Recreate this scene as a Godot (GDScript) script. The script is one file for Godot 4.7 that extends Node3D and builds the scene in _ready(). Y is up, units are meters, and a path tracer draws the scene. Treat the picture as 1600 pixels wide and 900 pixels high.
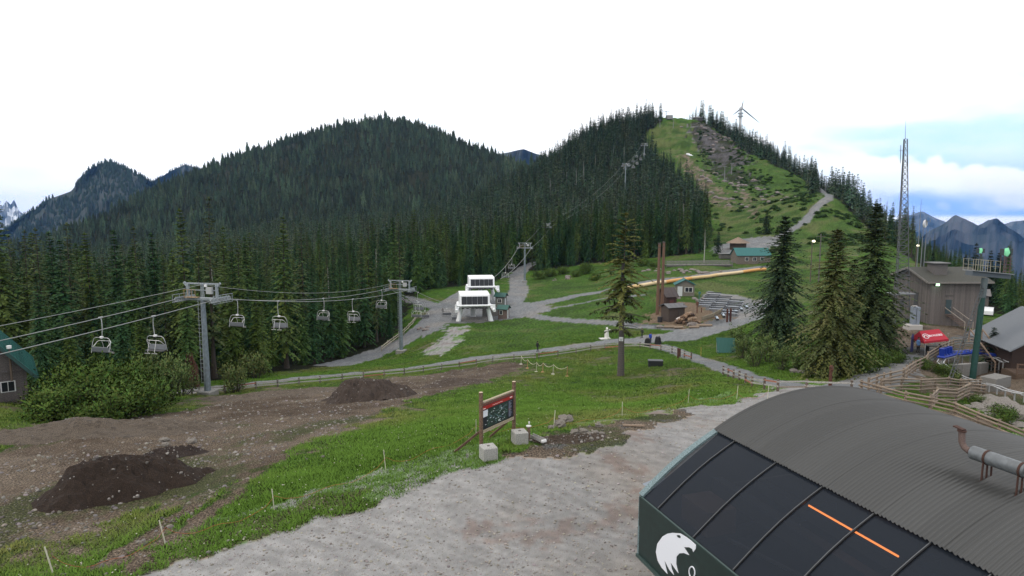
extends Node3D
# A mountain resort under an evening overcast: camera high on a lodge, y up, metres, looking along -Z.
const EYE := 12.0

class B:  # collects triangles for one mesh; col is the vertex colour (linear) of what follows
	var v := PackedVector3Array()
	var n := PackedVector3Array()
	var c := PackedColorArray()
	var u := PackedVector2Array()
	var col := Color.WHITE

	func tri(a: Vector3, b: Vector3, d: Vector3, na: Vector3, nb: Vector3, nd: Vector3) -> void:
		v.append(a)
		n.append(na)
		if (d - a).cross(b - a).dot(na + nb + nd) < 0.0:
			v.append(d); v.append(b); n.append(nd); n.append(nb)
		else:
			v.append(b); v.append(d); n.append(nb); n.append(nd)
		c.append(col); c.append(col); c.append(col)

	func flat(a: Vector3, b: Vector3, d: Vector3, out := Vector3.ZERO) -> void:
		var m := (d - a).cross(b - a).normalized()
		if out != Vector3.ZERO and m.dot(out) < 0.0:
			m = -m
		tri(a, b, d, m, m, m)

	func quad(a: Vector3, b: Vector3, d: Vector3, e: Vector3, out := Vector3.ZERO) -> void:
		flat(a, b, d, out)
		flat(a, d, e, out)

	func fan(p: Array, out: Vector3) -> void:
		for i in range(1, p.size() - 1):
			flat(p[0], p[i], p[i + 1], out)

	func box(at: Vector3, size: Vector3, t := Basis.IDENTITY) -> void:
		var h := size * 0.5
		for ax in 3:
			for s in [-1.0, 1.0]:
				var d := Vector3.ZERO
				var e := Vector3.ZERO
				var f := Vector3.ZERO
				d[ax] = s * h[ax]
				e[(ax + 1) % 3] = h[(ax + 1) % 3]
				f[(ax + 2) % 3] = h[(ax + 2) % 3]
				quad(at + t * (d - e - f), at + t * (d + e - f), at + t * (d + e + f), at + t * (d - e + f), t * d)

	func cbox(at: Vector3, size: Vector3, r: float, t := Basis.IDENTITY) -> void:  # a box with chamfered edges
		var h := size * 0.5
		for ax in 3:
			var a1 := (ax + 1) % 3
			var a2 := (ax + 2) % 3
			for s in [-1.0, 1.0]:
				var q := []
				for k in [[-1, -1], [1, -1], [1, 1], [-1, 1]]:
					var d := Vector3.ZERO
					d[ax] = s * h[ax]
					d[a1] = k[0] * (h[a1] - r)
					d[a2] = k[1] * (h[a2] - r)
					q.append(at + t * d)
				var o := Vector3.ZERO
				o[ax] = s
				fan(q, t * o)
				for s2 in [-1.0, 1.0]:  # the edge between faces ax and a1
					var e := []
					for k in [[0, -1], [0, 1], [1, 1], [1, -1]]:
						var d := Vector3.ZERO
						d[ax] = s * (h[ax] - (r if k[0] else 0.0))
						d[a1] = s2 * (h[a1] - (0.0 if k[0] else r))
						d[a2] = k[1] * (h[a2] - r)
						e.append(at + t * d)
					var oo := Vector3.ZERO
					oo[ax] = s
					oo[a1] = s2
					fan(e, t * oo)
		for i in 8:
			var s := Vector3(1 if i & 1 else -1, 1 if i & 2 else -1, 1 if i & 4 else -1)
			var k := s * (h - Vector3.ONE * r)
			flat(at + t * (k + Vector3(s.x * r, 0, 0)), at + t * (k + Vector3(0, s.y * r, 0)), at + t * (k + Vector3(0, 0, s.z * r)), t * s)

	func beam(a: Vector3, b: Vector3, w: float, h: float, up := Vector3.UP) -> void:
		var z := (b - a).normalized()
		var x := up.cross(z)
		x = x.normalized() if x.length() > 0.01 else Vector3.RIGHT.cross(z).normalized()
		box((a + b) * 0.5, Vector3(w, h, a.distance_to(b)), Basis(x, z.cross(x), z))

	func tube(p: Array, r, sides := 6, caps := true) -> void:  # r: one radius, or one for each point
		var x := Vector3.ZERO
		var last := []
		for i in p.size():
			var z: Vector3 = (p[mini(i + 1, p.size() - 1)] - p[maxi(i - 1, 0)]).normalized()
			if i == 0:
				x = z.cross(Vector3.UP if absf(z.y) < 0.9 else Vector3.RIGHT).normalized()
			x = (x - z * x.dot(z)).normalized()
			var y := z.cross(x)
			var rr: float = r[i] if r is Array else r
			var ring := []
			for k in sides + 1:
				var a := TAU * k / sides
				var o := x * cos(a) + y * sin(a)
				ring.append([p[i] + o * rr, o])
			if i:
				for k in sides:
					tri(last[k][0], last[k + 1][0], ring[k + 1][0], last[k][1], last[k + 1][1], ring[k + 1][1])
					tri(last[k][0], ring[k + 1][0], ring[k][0], last[k][1], ring[k + 1][1], ring[k][1])
			if caps and (i == 0 or i == p.size() - 1):
				var q := []
				for k in sides:
					q.append(ring[k][0])
				fan(q, -z if i == 0 else z)
			last = ring

	func prism(poly: PackedVector2Array, o: Vector3, x: Vector3, y: Vector3, deep: Vector3) -> void:  # an outline with thickness
		var t := Geometry2D.triangulate_polygon(poly)
		var w := func(q: Vector2) -> Vector3: return o + x * q.x + y * q.y
		for i in range(0, t.size(), 3):
			var a: Vector3 = w.call(poly[t[i]])
			var b: Vector3 = w.call(poly[t[i + 1]])
			var d: Vector3 = w.call(poly[t[i + 2]])
			flat(a, b, d, -deep)
			flat(a + deep, b + deep, d + deep, deep)
		var turn := -1.0 if Geometry2D.is_polygon_clockwise(poly) else 1.0
		for i in poly.size():
			var a := poly[i]
			var b := poly[(i + 1) % poly.size()]
			var o2 := Vector2(b.y - a.y, a.x - b.x) * turn
			quad(w.call(a), w.call(b), w.call(b) + deep, w.call(a) + deep, x * o2.x + y * o2.y)

	func rock(at: Vector3, size: Vector3, rnd: RandomNumberGenerator, rows := 5, cols := 7) -> void:
		var g := []
		for i in rows + 1:
			var row := []
			var th := PI * i / rows
			for k in cols:
				var ph := TAU * (k + 0.5 * (i % 2)) / cols
				var m := rnd.randf_range(0.72, 1.12)
				row.append(at + Vector3(sin(th) * cos(ph), cos(th), sin(th) * sin(ph)) * size * m)
			g.append(row)
		for k in cols:
			g[0][k] = g[0][0]
			g[rows][k] = g[rows][0]
		for i in rows:
			for k in cols:
				var a: Vector3 = g[i][k]
				var b: Vector3 = g[i][(k + 1) % cols]
				var d: Vector3 = g[i + 1][(k + 1) % cols]
				var e: Vector3 = g[i + 1][k]
				var o := (a + b + d + e) * 0.25 - at
				if i > 0:
					flat(a, b, d, o)
				if i < rows - 1:
					flat(a, d, e, o)

	func mesh() -> ArrayMesh:
		var a := []
		a.resize(Mesh.ARRAY_MAX)
		a[Mesh.ARRAY_VERTEX] = v
		a[Mesh.ARRAY_NORMAL] = n
		a[Mesh.ARRAY_COLOR] = c
		if u.size() == v.size():
			a[Mesh.ARRAY_TEX_UV] = u
		var m := ArrayMesh.new()
		m.add_surface_from_arrays(Mesh.PRIMITIVE_TRIANGLES, a)
		return m

var rng := RandomNumberGenerator.new()
var used := {}
var mats := {}
var texes := {}

func R(a: float, b: float) -> float:
	return rng.randf_range(a, b)

func noise(seed_: int, freq: float, oct := 4) -> FastNoiseLite:
	var f := FastNoiseLite.new()
	f.seed = seed_
	f.noise_type = FastNoiseLite.TYPE_SIMPLEX_SMOOTH
	f.frequency = freq
	f.fractal_octaves = oct
	return f

func tex(kind: String) -> Texture2D:  # grey patterns that multiply a colour
	if texes.has(kind):
		return texes[kind]
	var spec = {"grain": [11, 0.06, 5, 0.55], "fine": [12, 0.05, 6, 0.84], "blotch": [13, 0.012, 5, 0.8], "wood": [14, 0.03, 4, 0.5], "bump": [15, 0.12, 4, 0.0], "clod": [16, 0.05, 5, 0.35]}[kind]
	var t := NoiseTexture2D.new()
	t.width = 512
	t.height = 512
	t.seamless = true
	t.noise = noise(spec[0], spec[1], spec[2])
	var r := Gradient.new()
	r.set_color(0, Color(spec[3], spec[3], spec[3]))
	r.set_color(1, Color.WHITE)
	r.set_offset(0, 0.2)
	r.set_offset(1, 0.8)
	t.color_ramp = r
	texes[kind] = t
	return t

# a material from a linear base colour; kind is a grey pattern, size its repeat in metres
func mat(c: Color, rough := 0.8, metal := 0.0, kind := "", size := Vector3.ONE, relief := 0.0) -> StandardMaterial3D:
	var key := "%s %s %s %s %s %s" % [c, rough, metal, kind, size, relief]
	if mats.has(key):
		return mats[key]
	var m := StandardMaterial3D.new()
	m.vertex_color_use_as_albedo = true
	m.roughness = rough
	m.metallic = metal
	if kind:
		c = Color(minf(c.r * 1.25, 1), minf(c.g * 1.25, 1), minf(c.b * 1.25, 1), c.a)
		m.albedo_texture = tex(kind)
		m.uv1_triplanar = true
		m.uv1_scale = Vector3.ONE / size
	if relief > 0.0:
		m.heightmap_enabled = true
		m.heightmap_texture = tex("bump")
		m.heightmap_scale = relief
		m.uv1_triplanar = true
		m.uv1_scale = Vector3.ONE / size
	m.albedo_color = c.linear_to_srgb()
	m.albedo_color.a = c.a
	mats[key] = m
	return m

func wood(c: Color) -> StandardMaterial3D:
	return mat(c, 0.85, 0.0, "wood", Vector3(0.5, 2.0, 0.5))

func numbered(called: String) -> String:
	used[called] = used.get(called, -1) + 1
	return called if used[called] == 0 else "%s_%03d" % [called, used[called]]

func tag(o: Node3D, label: String, category: String, group := "") -> Node3D:
	o.set_meta("label", label)
	o.set_meta("category", category)
	if group:
		o.set_meta("group", group)
	return o

func thing(called: String, label: String, category: String, at := Vector3.ZERO, turn := 0.0, group := "") -> Node3D:
	var o := Node3D.new()
	o.name = numbered(called)
	add_child(o)
	o.position = at
	o.rotation.y = turn
	return tag(o, label, category, group)

func obj(called: String, b: B, m: Material, parent: Node = null) -> MeshInstance3D:
	var o := MeshInstance3D.new()
	o.mesh = b.mesh()
	o.material_override = m
	if parent == null:
		o.name = numbered(called)
		add_child(o)
	else:
		o.name = called
		parent.add_child(o, true)
	return o

func single(called: String, b: B, m: Material, label: String, category: String, at := Vector3.ZERO, turn := 0.0, group := "") -> MeshInstance3D:
	var o := obj(called, b, m)
	o.position = at
	o.rotation.y = turn
	tag(o, label, category, group)
	return o

func dup(o: Node3D, at: Vector3, turn := 0.0, label := "", scale_ := 1.0) -> Node3D:
	var base := String(o.name)
	if base.length() > 4 and base[-4] == "_" and base.right(3).is_valid_int():
		base = base.left(-4)
	var r: Node3D = o.duplicate()
	r.name = numbered(base)
	add_child(r)
	r.position = at
	r.rotation.y = turn
	r.scale = Vector3.ONE * scale_
	if label:
		r.set_meta("label", label)
	return r

func structure(called: String, m: Mesh, material: Material) -> MeshInstance3D:
	var o := MeshInstance3D.new()
	o.mesh = m
	o.material_override = material
	o.name = numbered(called)
	add_child(o)
	o.set_meta("kind", "structure")
	return o

func bars(p: Array, w: float, h: float) -> B:
	var b := B.new()
	for i in range(0, p.size(), 2):
		b.beam(p[i], p[i + 1], w, h)
	return b

# ---------------------------------------------------------------- the land
# heights known at places (x, height, z), joined by a thin-plate surface in (bearing, log distance) of height above the eye over distance
func known() -> Array:
	return [
		Vector3(-8.47, 1.32, -13), Vector3(0, 1.7, -13.5), Vector3(9.12, 0.49, -14), Vector3(-16.61, 1.31, -14), Vector3(17.91, -0.33, -15), Vector3(-18.18, -0.24, -21.5), Vector3(-11.93, 0.1, -20.5), Vector3(-6.35, 0.28, -20),
		Vector3(-1.06, 0.28, -20), Vector3(3.47, -0.02, -20.5), Vector3(-22.62, -0.98, -27), Vector3(-17.1, -0.94, -26.3), Vector3(-10.71, -0.1, -27), Vector3(-5.63, 0.2, -27), Vector3(-1.12, 0.71, -28.5), Vector3(0.39, 0.52, -31),
		Vector3(4.51, 0.58, -29), Vector3(7.42, -0.06, -36), Vector3(-29.08, -0.86, -24), Vector3(-47.83, -3.64, -42), Vector3(25.43, 0.16, -20), Vector3(49.81, -3.76, -40), Vector3(-33.13, -2.9, -40), Vector3(-30.2, -3.09, -43),
		Vector3(-20.19, -2.52, -39), Vector3(-14.11, -2.11, -39), Vector3(-12.1, -3.64, -49), Vector3(-5.04, -3.12, -49), Vector3(4.73, -2.19, -46), Vector3(-42.76, -3.94, -52), Vector3(-58.3, -4.66, -54), Vector3(-39.63, -5.55, -55),
		Vector3(-29.82, -5.9, -58), Vector3(-23.44, -5.59, -57), Vector3(16.78, -0.91, -43), Vector3(26.63, -1.69, -50), Vector3(17.5, -3.19, -57), Vector3(24.15, -2.35, -53), Vector3(30.76, -2.11, -50), Vector3(33.86, -3, -47),
		Vector3(35.95, -3.36, -43.5), Vector3(36.13, -2.59, -57), Vector3(-35.07, -8.55, -72), Vector3(-43.06, -7.76, -70), Vector3(-26.88, -8.46, -75), Vector3(-16.77, -8.99, -82), Vector3(-7.35, -9.63, -90), Vector3(4.19, -9.98, -103),
		Vector3(-7.16, -6.65, -70), Vector3(3.88, -7.06, -76), Vector3(12.51, -6.28, -72), Vector3(14.27, -9.22, -104), Vector3(0, -8.43, -85), Vector3(-59.02, -7.94, -72), Vector3(-81.2, -8.32, -72), Vector3(23.82, -7.58, -90),
		Vector3(24.58, -5.55, -73), Vector3(17.82, -6.42, -78), Vector3(11.69, -4.39, -57), Vector3(22.04, -5.31, -72), Vector3(-30.78, -10.2, -86), Vector3(-28.38, -14.68, -116), Vector3(-21.84, -14.84, -124), Vector3(-27.77, -15.2, -130),
		Vector3(-16.06, -12.21, -132), Vector3(-8.35, -12.44, -150), Vector3(-1.82, -11.98, -150), Vector3(-23.75, -11.94, -168), Vector3(-20.18, -11.15, -182), Vector3(-32.22, -11.41, -200), Vector3(-15.71, -10.83, -195), Vector3(0, -10.75, -172),
		Vector3(7.34, -11.62, -145), Vector3(12.37, -10.38, -122), Vector3(-63.13, -12.32, -95), Vector3(-97.12, -12.32, -95), Vector3(-48.22, -13.24, -105), Vector3(-92.71, -19.47, -140), Vector3(-68.61, -18.61, -150), Vector3(-54.64, -17.32, -180),
		Vector3(-121.98, -18.61, -150), Vector3(-162.64, -20.65, -160), Vector3(-55.47, -17.11, -220), Vector3(-109.04, -22.19, -240), Vector3(-169.81, -24.64, -240), Vector3(-230.46, -24.64, -240), Vector3(4.62, -11.43, -230), Vector3(19.28, -10.03, -240),
		Vector3(24.85, -9.28, -190), Vector3(35.2, -6.71, -175), Vector3(53.91, -6.29, -185), Vector3(77.27, -5.55, -200), Vector3(28.27, -7.95, -140), Vector3(30.37, -8.16, -120), Vector3(38.81, -7.54, -128), Vector3(48.77, -7.66, -138),
		Vector3(41.04, -6.56, -152), Vector3(58.14, -7.32, -165), Vector3(30.22, -7.85, -130), Vector3(45.37, -7.22, -118), Vector3(62.5, -4.71, -215), Vector3(84.12, -4.95, -230), Vector3(90.75, -0.81, -258), Vector3(54.07, -6, -270),
		Vector3(26.26, -8.1, -262), Vector3(98.76, 1.89, -300), Vector3(109.8, 1.09, -275), Vector3(105.82, -2.49, -235), Vector3(31.36, -7.72, -92), Vector3(35.45, -5.78, -85), Vector3(30.87, -3.74, -61), Vector3(40.34, -4.18, -72),
		Vector3(32.31, -4.93, -72), Vector3(47.6, -3.06, -72), Vector3(37.29, -3.14, -63), Vector3(47.57, -3.92, -78), Vector3(57.52, -3.97, -98), Vector3(67.46, -4.27, -98), Vector3(49.93, -4.9, -66), Vector3(50.71, -3.87, -62),
		Vector3(47.05, -5.26, -64), Vector3(54.28, -4.63, -74), Vector3(90.29, -6.45, -125), Vector3(84.6, -5.92, -110), Vector3(85.1, -6.18, -105), Vector3(69.12, -5.34, -85), Vector3(73.35, -5.98, -80), Vector3(56.42, -3.81, -55),
		Vector3(127.07, -7.84, -150), Vector3(121.7, -10.01, -120), Vector3(137.29, 9.03, -300), Vector3(164.21, 22.55, -335), Vector3(126.37, 5.57, -295), Vector3(153.03, 7.12, -290), Vector3(138.09, -2.18, -230), Vector3(114.4, -6.71, -175),
		Vector3(119.88, -8.76, -170), Vector3(145.39, -13.65, -180), Vector3(121.77, 11.31, -350), Vector3(133.01, 27.7, -420), Vector3(146.06, 57.62, -530), Vector3(167.66, 83.91, -600), Vector3(174.18, 108.81, -660), Vector3(155.25, 111, -662),
		Vector3(194.2, 97.91, -640), Vector3(170.07, 58.48, -540), Vector3(179.91, 43.99, -480), Vector3(166.44, 23.58, -420), Vector3(187.04, 27.7, -420), Vector3(212.76, 86.3, -620), Vector3(212.59, 58.48, -540), Vector3(218.03, 39.32, -480),
		Vector3(198.25, 21.06, -400), Vector3(191.59, 0.26, -320), Vector3(172, -7.94, -260), Vector3(188.78, -17.27, -250), Vector3(236.79, -30.36, -260), Vector3(125.6, 85.11, -610), Vector3(94.07, 91.78, -640), Vector3(58.37, 78.38, -660),
		Vector3(31.58, 51.54, -640), Vector3(49.48, 30.69, -500), Vector3(81.94, 29.19, -460), Vector3(108.86, 28.44, -440), Vector3(97.52, 7.85, -350), Vector3(52.3, 4.38, -350), Vector3(16.97, -2.17, -340), Vector3(18.27, 15.63, -460),
		Vector3(-13.21, -8.35, -330), Vector3(0, 6.66, -450), Vector3(-519.49, -45.21, -700), Vector3(-733.19, -23.39, -1050), Vector3(-684.73, 26.74, -1150), Vector3(-617.16, 83.15, -1250), Vector3(-519.26, 134.56, -1320), Vector3(-426.83, 171.07, -1360),
		Vector3(-340.11, 199.93, -1390), Vector3(-260.23, 206.64, -1400), Vector3(-190.59, 191.93, -1390), Vector3(-104.47, 154.75, -1330), Vector3(-24.61, 115.96, -1250), Vector3(32.57, 79.97, -1100), Vector3(-133.6, 45.63, -900), Vector3(-267.49, 36.81, -900),
		Vector3(-380.21, 10.32, -850), Vector3(-449.54, -23, -750), Vector3(-77.79, -4.49, -520), Vector3(-149.85, -11.33, -500), Vector3(-216.14, -17.59, -480), Vector3(-270.78, -24.78, -450), Vector3(-362.25, -38.4, -450), Vector3(-603.08, -49.13, -600),
		Vector3(-902.59, -69.73, -1000), Vector3(-50.47, 43.77, -850), Vector3(-1046.62, -150, -1339.62), Vector3(-950, -120, -1645.45), Vector3(-684.04, -20, -1879.39), Vector3(-426.22, 20, -2005.2), Vector3(-169.95, 10, -1942.58), Vector3(29.67, -20, -1699.74),
		Vector3(139.17, 40, -990.27), Vector3(224.95, 40, -974.37), Vector3(293.57, 30, -903.5), Vector3(332.12, 0, -782.43), Vector3(328.63, -30, -618.06), Vector3(326.78, -60, -503.2), Vector3(307.83, -60, -394.01), Vector3(282.84, -70, -282.84),
		Vector3(689.44, -160, -578.51), Vector3(771.35, -160, -919.25), Vector3(700, -150, -1212.44), Vector3(547.23, -100, -1503.51), Vector3(-982.98, -100, -688.29), Vector3(-433.01, -20, -250), Vector3(-129.9, -10, -75), Vector3(-43.3, -3, -25),
		Vector3(34.64, -3, -20), Vector3(129.9, -20, -75), Vector3(259.81, -60, -150), Vector3(-17.32, 0, -10), Vector3(17.32, 0, -10), Vector3(-1416.02, -200, -1812.42), Vector3(-820.85, -200, -2255.26), Vector3(0, -200, -2400),
		Vector3(820.85, -250, -2255.26), Vector3(1542.69, -250, -1838.51), Vector3(-2078.46, -200, -1200), Vector3(2078.46, -250, -1200),
	]
const NA := 80
const NV := 150
const A1 := 1.15
var v0 := log(8.0)
var v1 := log(2400.0)
var kgrid := PackedFloat64Array()
var n_small := noise(1, 0.16, 3)
var n_mid := noise(2, 0.02, 4)
var n_warp := noise(3, 0.35, 3)
var n_big := noise(4, 0.006, 3)
var n_fine := noise(5, 1.3, 2)

func fit_land() -> void:
	var P := known()
	var n := P.size()
	var ca := PackedFloat64Array()
	var cv := PackedFloat64Array()
	var m := []
	for p in P:
		ca.append(atan2(p.x, -p.z) * 2.2)
		cv.append(0.5 * log(p.x * p.x + p.z * p.z))
	for i in n + 3:
		var row := PackedFloat64Array()
		row.resize(n + 4)
		m.append(row)
	for i in n:
		for j in n:
			var d := (ca[i] - ca[j]) ** 2 + (cv[i] - cv[j]) ** 2
			m[i][j] = d * log(d) if d > 1e-12 else 0.002
		m[i][n] = 1.0
		m[i][n + 1] = ca[i]
		m[i][n + 2] = cv[i]
		m[n][i] = 1.0
		m[n + 1][i] = ca[i]
		m[n + 2][i] = cv[i]
		m[i][n + 3] = (P[i].y - EYE) / exp(cv[i])
	var k := n + 3
	for i in k:
		var best := i
		for j in range(i + 1, k):
			if absf(m[j][i]) > absf(m[best][i]):
				best = j
		var sw = m[i]
		m[i] = m[best]
		m[best] = sw
		var top: PackedFloat64Array = m[i]
		for j in range(i + 1, k):
			var row: PackedFloat64Array = m[j]
			var f := row[i] / top[i]
			if f != 0.0:
				for q in range(i, k + 1):
					row[q] -= f * top[q]
				m[j] = row
	var w := PackedFloat64Array()
	w.resize(k)
	for i in range(k - 1, -1, -1):
		var s: float = m[i][k]
		for q in range(i + 1, k):
			s -= m[i][q] * w[q]
		w[i] = s / m[i][i]
	kgrid.resize(NA * NV)
	for i in NA:
		var a := 2.2 * lerpf(-A1, A1, i / (NA - 1.0))
		for j in NV:
			var v := lerpf(v0, v1, j / (NV - 1.0))
			var s := w[n] + a * w[n + 1] + v * w[n + 2]
			for q in n:
				var d := (a - ca[q]) * (a - ca[q]) + (v - cv[q]) * (v - cv[q])
				if d > 1e-12:
					s += w[q] * d * log(d)
			kgrid[i * NV + j] = s

func cubic(a: float, b: float, c: float, d: float, t: float) -> float:
	return b + 0.5 * t * (c - a + t * (2.0 * a - 5.0 * b + 4.0 * c - d + t * (3.0 * (b - c) + d - a)))

func kof(a: float, v: float) -> float:
	var fa := clampf((a + A1) / (2 * A1), 0, 1) * (NA - 1)
	var fv := clampf((v - v0) / (v1 - v0), 0, 1) * (NV - 1)
	var i := clampi(int(fa), 1, NA - 3)
	var j := clampi(int(fv), 1, NV - 3)
	var s := fv - j
	var o := (i - 1) * NV + j - 1
	var r0 := cubic(kgrid[o], kgrid[o + 1], kgrid[o + 2], kgrid[o + 3], s)
	o += NV
	var r1 := cubic(kgrid[o], kgrid[o + 1], kgrid[o + 2], kgrid[o + 3], s)
	o += NV
	var r2 := cubic(kgrid[o], kgrid[o + 1], kgrid[o + 2], kgrid[o + 3], s)
	o += NV
	var r3 := cubic(kgrid[o], kgrid[o + 1], kgrid[o + 2], kgrid[o + 3], s)
	return cubic(r0, r1, r2, r3, fa - i)

func hgt(x: float, z: float) -> float:
	var d := maxf(x * x + z * z, 64.0)
	var r := sqrt(d)
	var az := atan2(x, -z)
	var v := log(r)
	var k: float
	if absf(az) > A1:  # beside and behind the camera, outside the photograph: the two sides meet smoothly
		var t := smoothstep(A1, PI, absf(az)) * 0.5
		k = lerpf(kof(A1 * signf(az), v), kof(-A1 * signf(az), v), t)
	else:
		k = kof(az, v)
	var h := EYE + r * k
	if r > 2400.0:
		h = EYE + 2400.0 * k - (r - 2400.0) * 0.06
	h += n_small.get_noise_2d(x, z) * 0.16
	if r > 150.0:
		h += n_mid.get_noise_2d(x, z) * 6.0 * smoothstep(250.0, 700.0, r)
	return h

func g(p: Vector2, up := 0.0) -> Vector3:
	return Vector3(p.x, hgt(p.x, p.y) + up, p.y)

# ---- what covers the land: each cover is an outline or a line with a width, later ones lie over earlier ones
var covers := []
const GRASS := 0
const LOT := 1
const PATH := 2
const DIRT := 3
const FOREST := 4
const RUN := 5
const ROCK := 6
const CHIPS := 7
const NAMES := ["meadow_ground", "gravel_ground", "footpath", "bare_dirt_ground", "forest_terrain", "ski_slope_terrain", "rock_terrain", "wood_chip_ground"]
var TINT := [Color(0.066, 0.148, 0.016), Color(0.2, 0.197, 0.194), Color(0.215, 0.225, 0.235), Color(0.225, 0.174, 0.13), Color(0.026, 0.03, 0.016), Color(0.075, 0.145, 0.026), Color(0.22, 0.21, 0.215), Color(0.3, 0.22, 0.15)]

func area(kind: int, p: Array, warp := 0.5, full := 1.0) -> void:
	var q := PackedVector2Array(p)
	if full >= 1.0 and kind in [LOT, DIRT, CHIPS]:  # a ragged fringe where one ground wears into the next
		for f in [[3.0, 0.24], [1.3, 0.44]]:
			for o in Geometry2D.offset_polygon(q, f[0]):
				area(kind, Array(o), warp, f[1])
	var r := Rect2(q[0], Vector2.ZERO)
	for e in q:
		r = r.expand(e)
	covers.append({"kind": kind, "poly": q, "box": r.grow(warp * 2), "warp": warp, "full": full, "w": 0.0})

func strip(kind: int, p: Array, w: float, warp := 0.15, full := 1.0) -> void:
	var q := PackedVector2Array(p)
	for i in range(0, q.size() - 1):
		var r := Rect2(q[i], Vector2.ZERO).expand(q[i + 1]).grow(w)
		covers.append({"kind": kind, "poly": PackedVector2Array([q[i], q[i + 1]]), "box": r, "warp": warp, "full": full, "w": w * 0.5})

func cover(x: float, z: float) -> Array:  # [kind, how fully it covers, the kind below]
	var p := Vector2(x, z)
	var wx := n_warp.get_noise_2d(x, z)
	var wz := n_warp.get_noise_2d(x + 300.0, z)
	var kind := GRASS
	var full := 1.0
	var below := GRASS
	for c in covers:
		if not c.box.has_point(p):
			continue
		var q: Vector2 = p + Vector2(wx, wz) * c.warp * 3.0
		var inside: bool
		if c.w > 0.0:
			inside = q.distance_squared_to(Geometry2D.get_closest_point_to_segment(q, c.poly[0], c.poly[1])) < c.w * c.w
		else:
			inside = Geometry2D.is_point_in_polygon(q, c.poly)
		if inside:
			if c.full >= 1.0:
				below = c.kind
			kind = c.kind
			full = c.full
	return [kind, full, below]

func shade(x: float, z: float, k: Array) -> Color:
	var a := n_small.get_noise_2d(x * 0.6 + 70.0, z * 0.6)
	var b := n_mid.get_noise_2d(x * 3.0, z * 3.0 + 90.0)
	var f := n_fine.get_noise_2d(x, z)
	var w := n_warp.get_noise_2d(x * 0.7, z * 0.7 + 40.0)
	var kind: int = k[0]
	var c: Color = TINT[kind]
	if k[1] < 1.0:
		var patch := smoothstep(0.5 - k[1], 0.7 - k[1], 0.5 * w + 0.5 * a + 0.3 * f)
		c = TINT[k[2]].lerp(c, patch)
	match kind:
		GRASS:
			c = c.lerp(Color(0.11, 0.135, 0.03), clampf(b * 1.0 + a * 0.5, 0, 0.7))
			c = c.lerp(Color(0.035, 0.075, 0.014), clampf(-b * 0.9 - a * 0.8 + w * 0.6, 0, 0.75))
			c = c.lerp(Color(0.2, 0.165, 0.125), smoothstep(0.3, 0.5, w * 0.7 + b * 0.5 + f * 0.25) * 0.7)
		LOT:
			c = c.lerp(Color(0.18, 0.15, 0.12), clampf(b * 1.0 + a * 0.3 - 0.25, 0, 0.4))
			c = c.lerp(Color(0.245, 0.242, 0.24), clampf(-b * 1.2 - a * 0.3, 0, 0.6))
			c = c.lerp(Color(0.14, 0.1, 0.085), smoothstep(0.3, 0.6, w * 0.75 + b * 0.5 + f * 0.35) * 0.6)
			f *= 0.45
			c = c * (1.0 + 0.3 * n_fine.get_noise_2d(x * 0.22 + z * 0.35, z * 1.5 - x * 0.9) + 0.12 * n_fine.get_noise_2d(x * 2.5, z * 2.5))
		PATH:
			c = c.lerp(Color(0.26, 0.24, 0.22), clampf(b + a * 0.5, 0, 0.6))
		DIRT:
			c = c.lerp(Color(0.1, 0.07, 0.05), clampf(-b * 1.3 - w * 0.9, 0, 0.65))
			c = c.lerp(Color(0.27, 0.22, 0.17), clampf(a + w * 0.4, 0, 0.6))
			c = c.lerp(Color(0.08, 0.11, 0.035), smoothstep(0.18, 0.4, b * 0.7 - a * 0.5 + f * 0.2) * 0.75)
		RUN:
			c = c.lerp(Color(0.17, 0.165, 0.075), clampf(b * 1.4 + n_big.get_noise_2d(x, z) * 0.8, 0, 0.55))
			c = c.lerp(Color(0.045, 0.08, 0.02), clampf(-b * 1.6 - w * 0.5, 0, 0.7))
		ROCK:
			c = c.lerp(Color(0.07, 0.09, 0.035), smoothstep(-0.05, 0.25, b + a * 0.4))
			c = c.lerp(Color(0.11, 0.095, 0.1), clampf(w * 1.5, 0, 0.7))
	return c * (1.0 + 0.28 * f + 0.12 * a)

func ground_material(kind: int) -> StandardMaterial3D:
	var m := StandardMaterial3D.new()
	m.vertex_color_use_as_albedo = true
	m.roughness = 0.95
	m.metallic_specular = 0.25
	m.albedo_texture = tex("clod" if kind in [DIRT, CHIPS, ROCK] else ("fine" if kind == LOT else "grain"))
	m.uv1_triplanar = true
	m.uv1_world_triplanar = true
	m.uv1_scale = Vector3.ONE * [0.45, 0.9, 0.9, 0.3, 0.1, 0.05, 0.08, 0.5][kind]
	m.albedo_color = Color(1.3, 1.3, 1.3).linear_to_srgb()
	m.heightmap_enabled = true
	m.heightmap_texture = tex("bump")
	m.heightmap_scale = [5.0, 0.25, 0.6, 6.0, 20.0, 25.0, 60.0, 5.0][kind]
	return m

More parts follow.
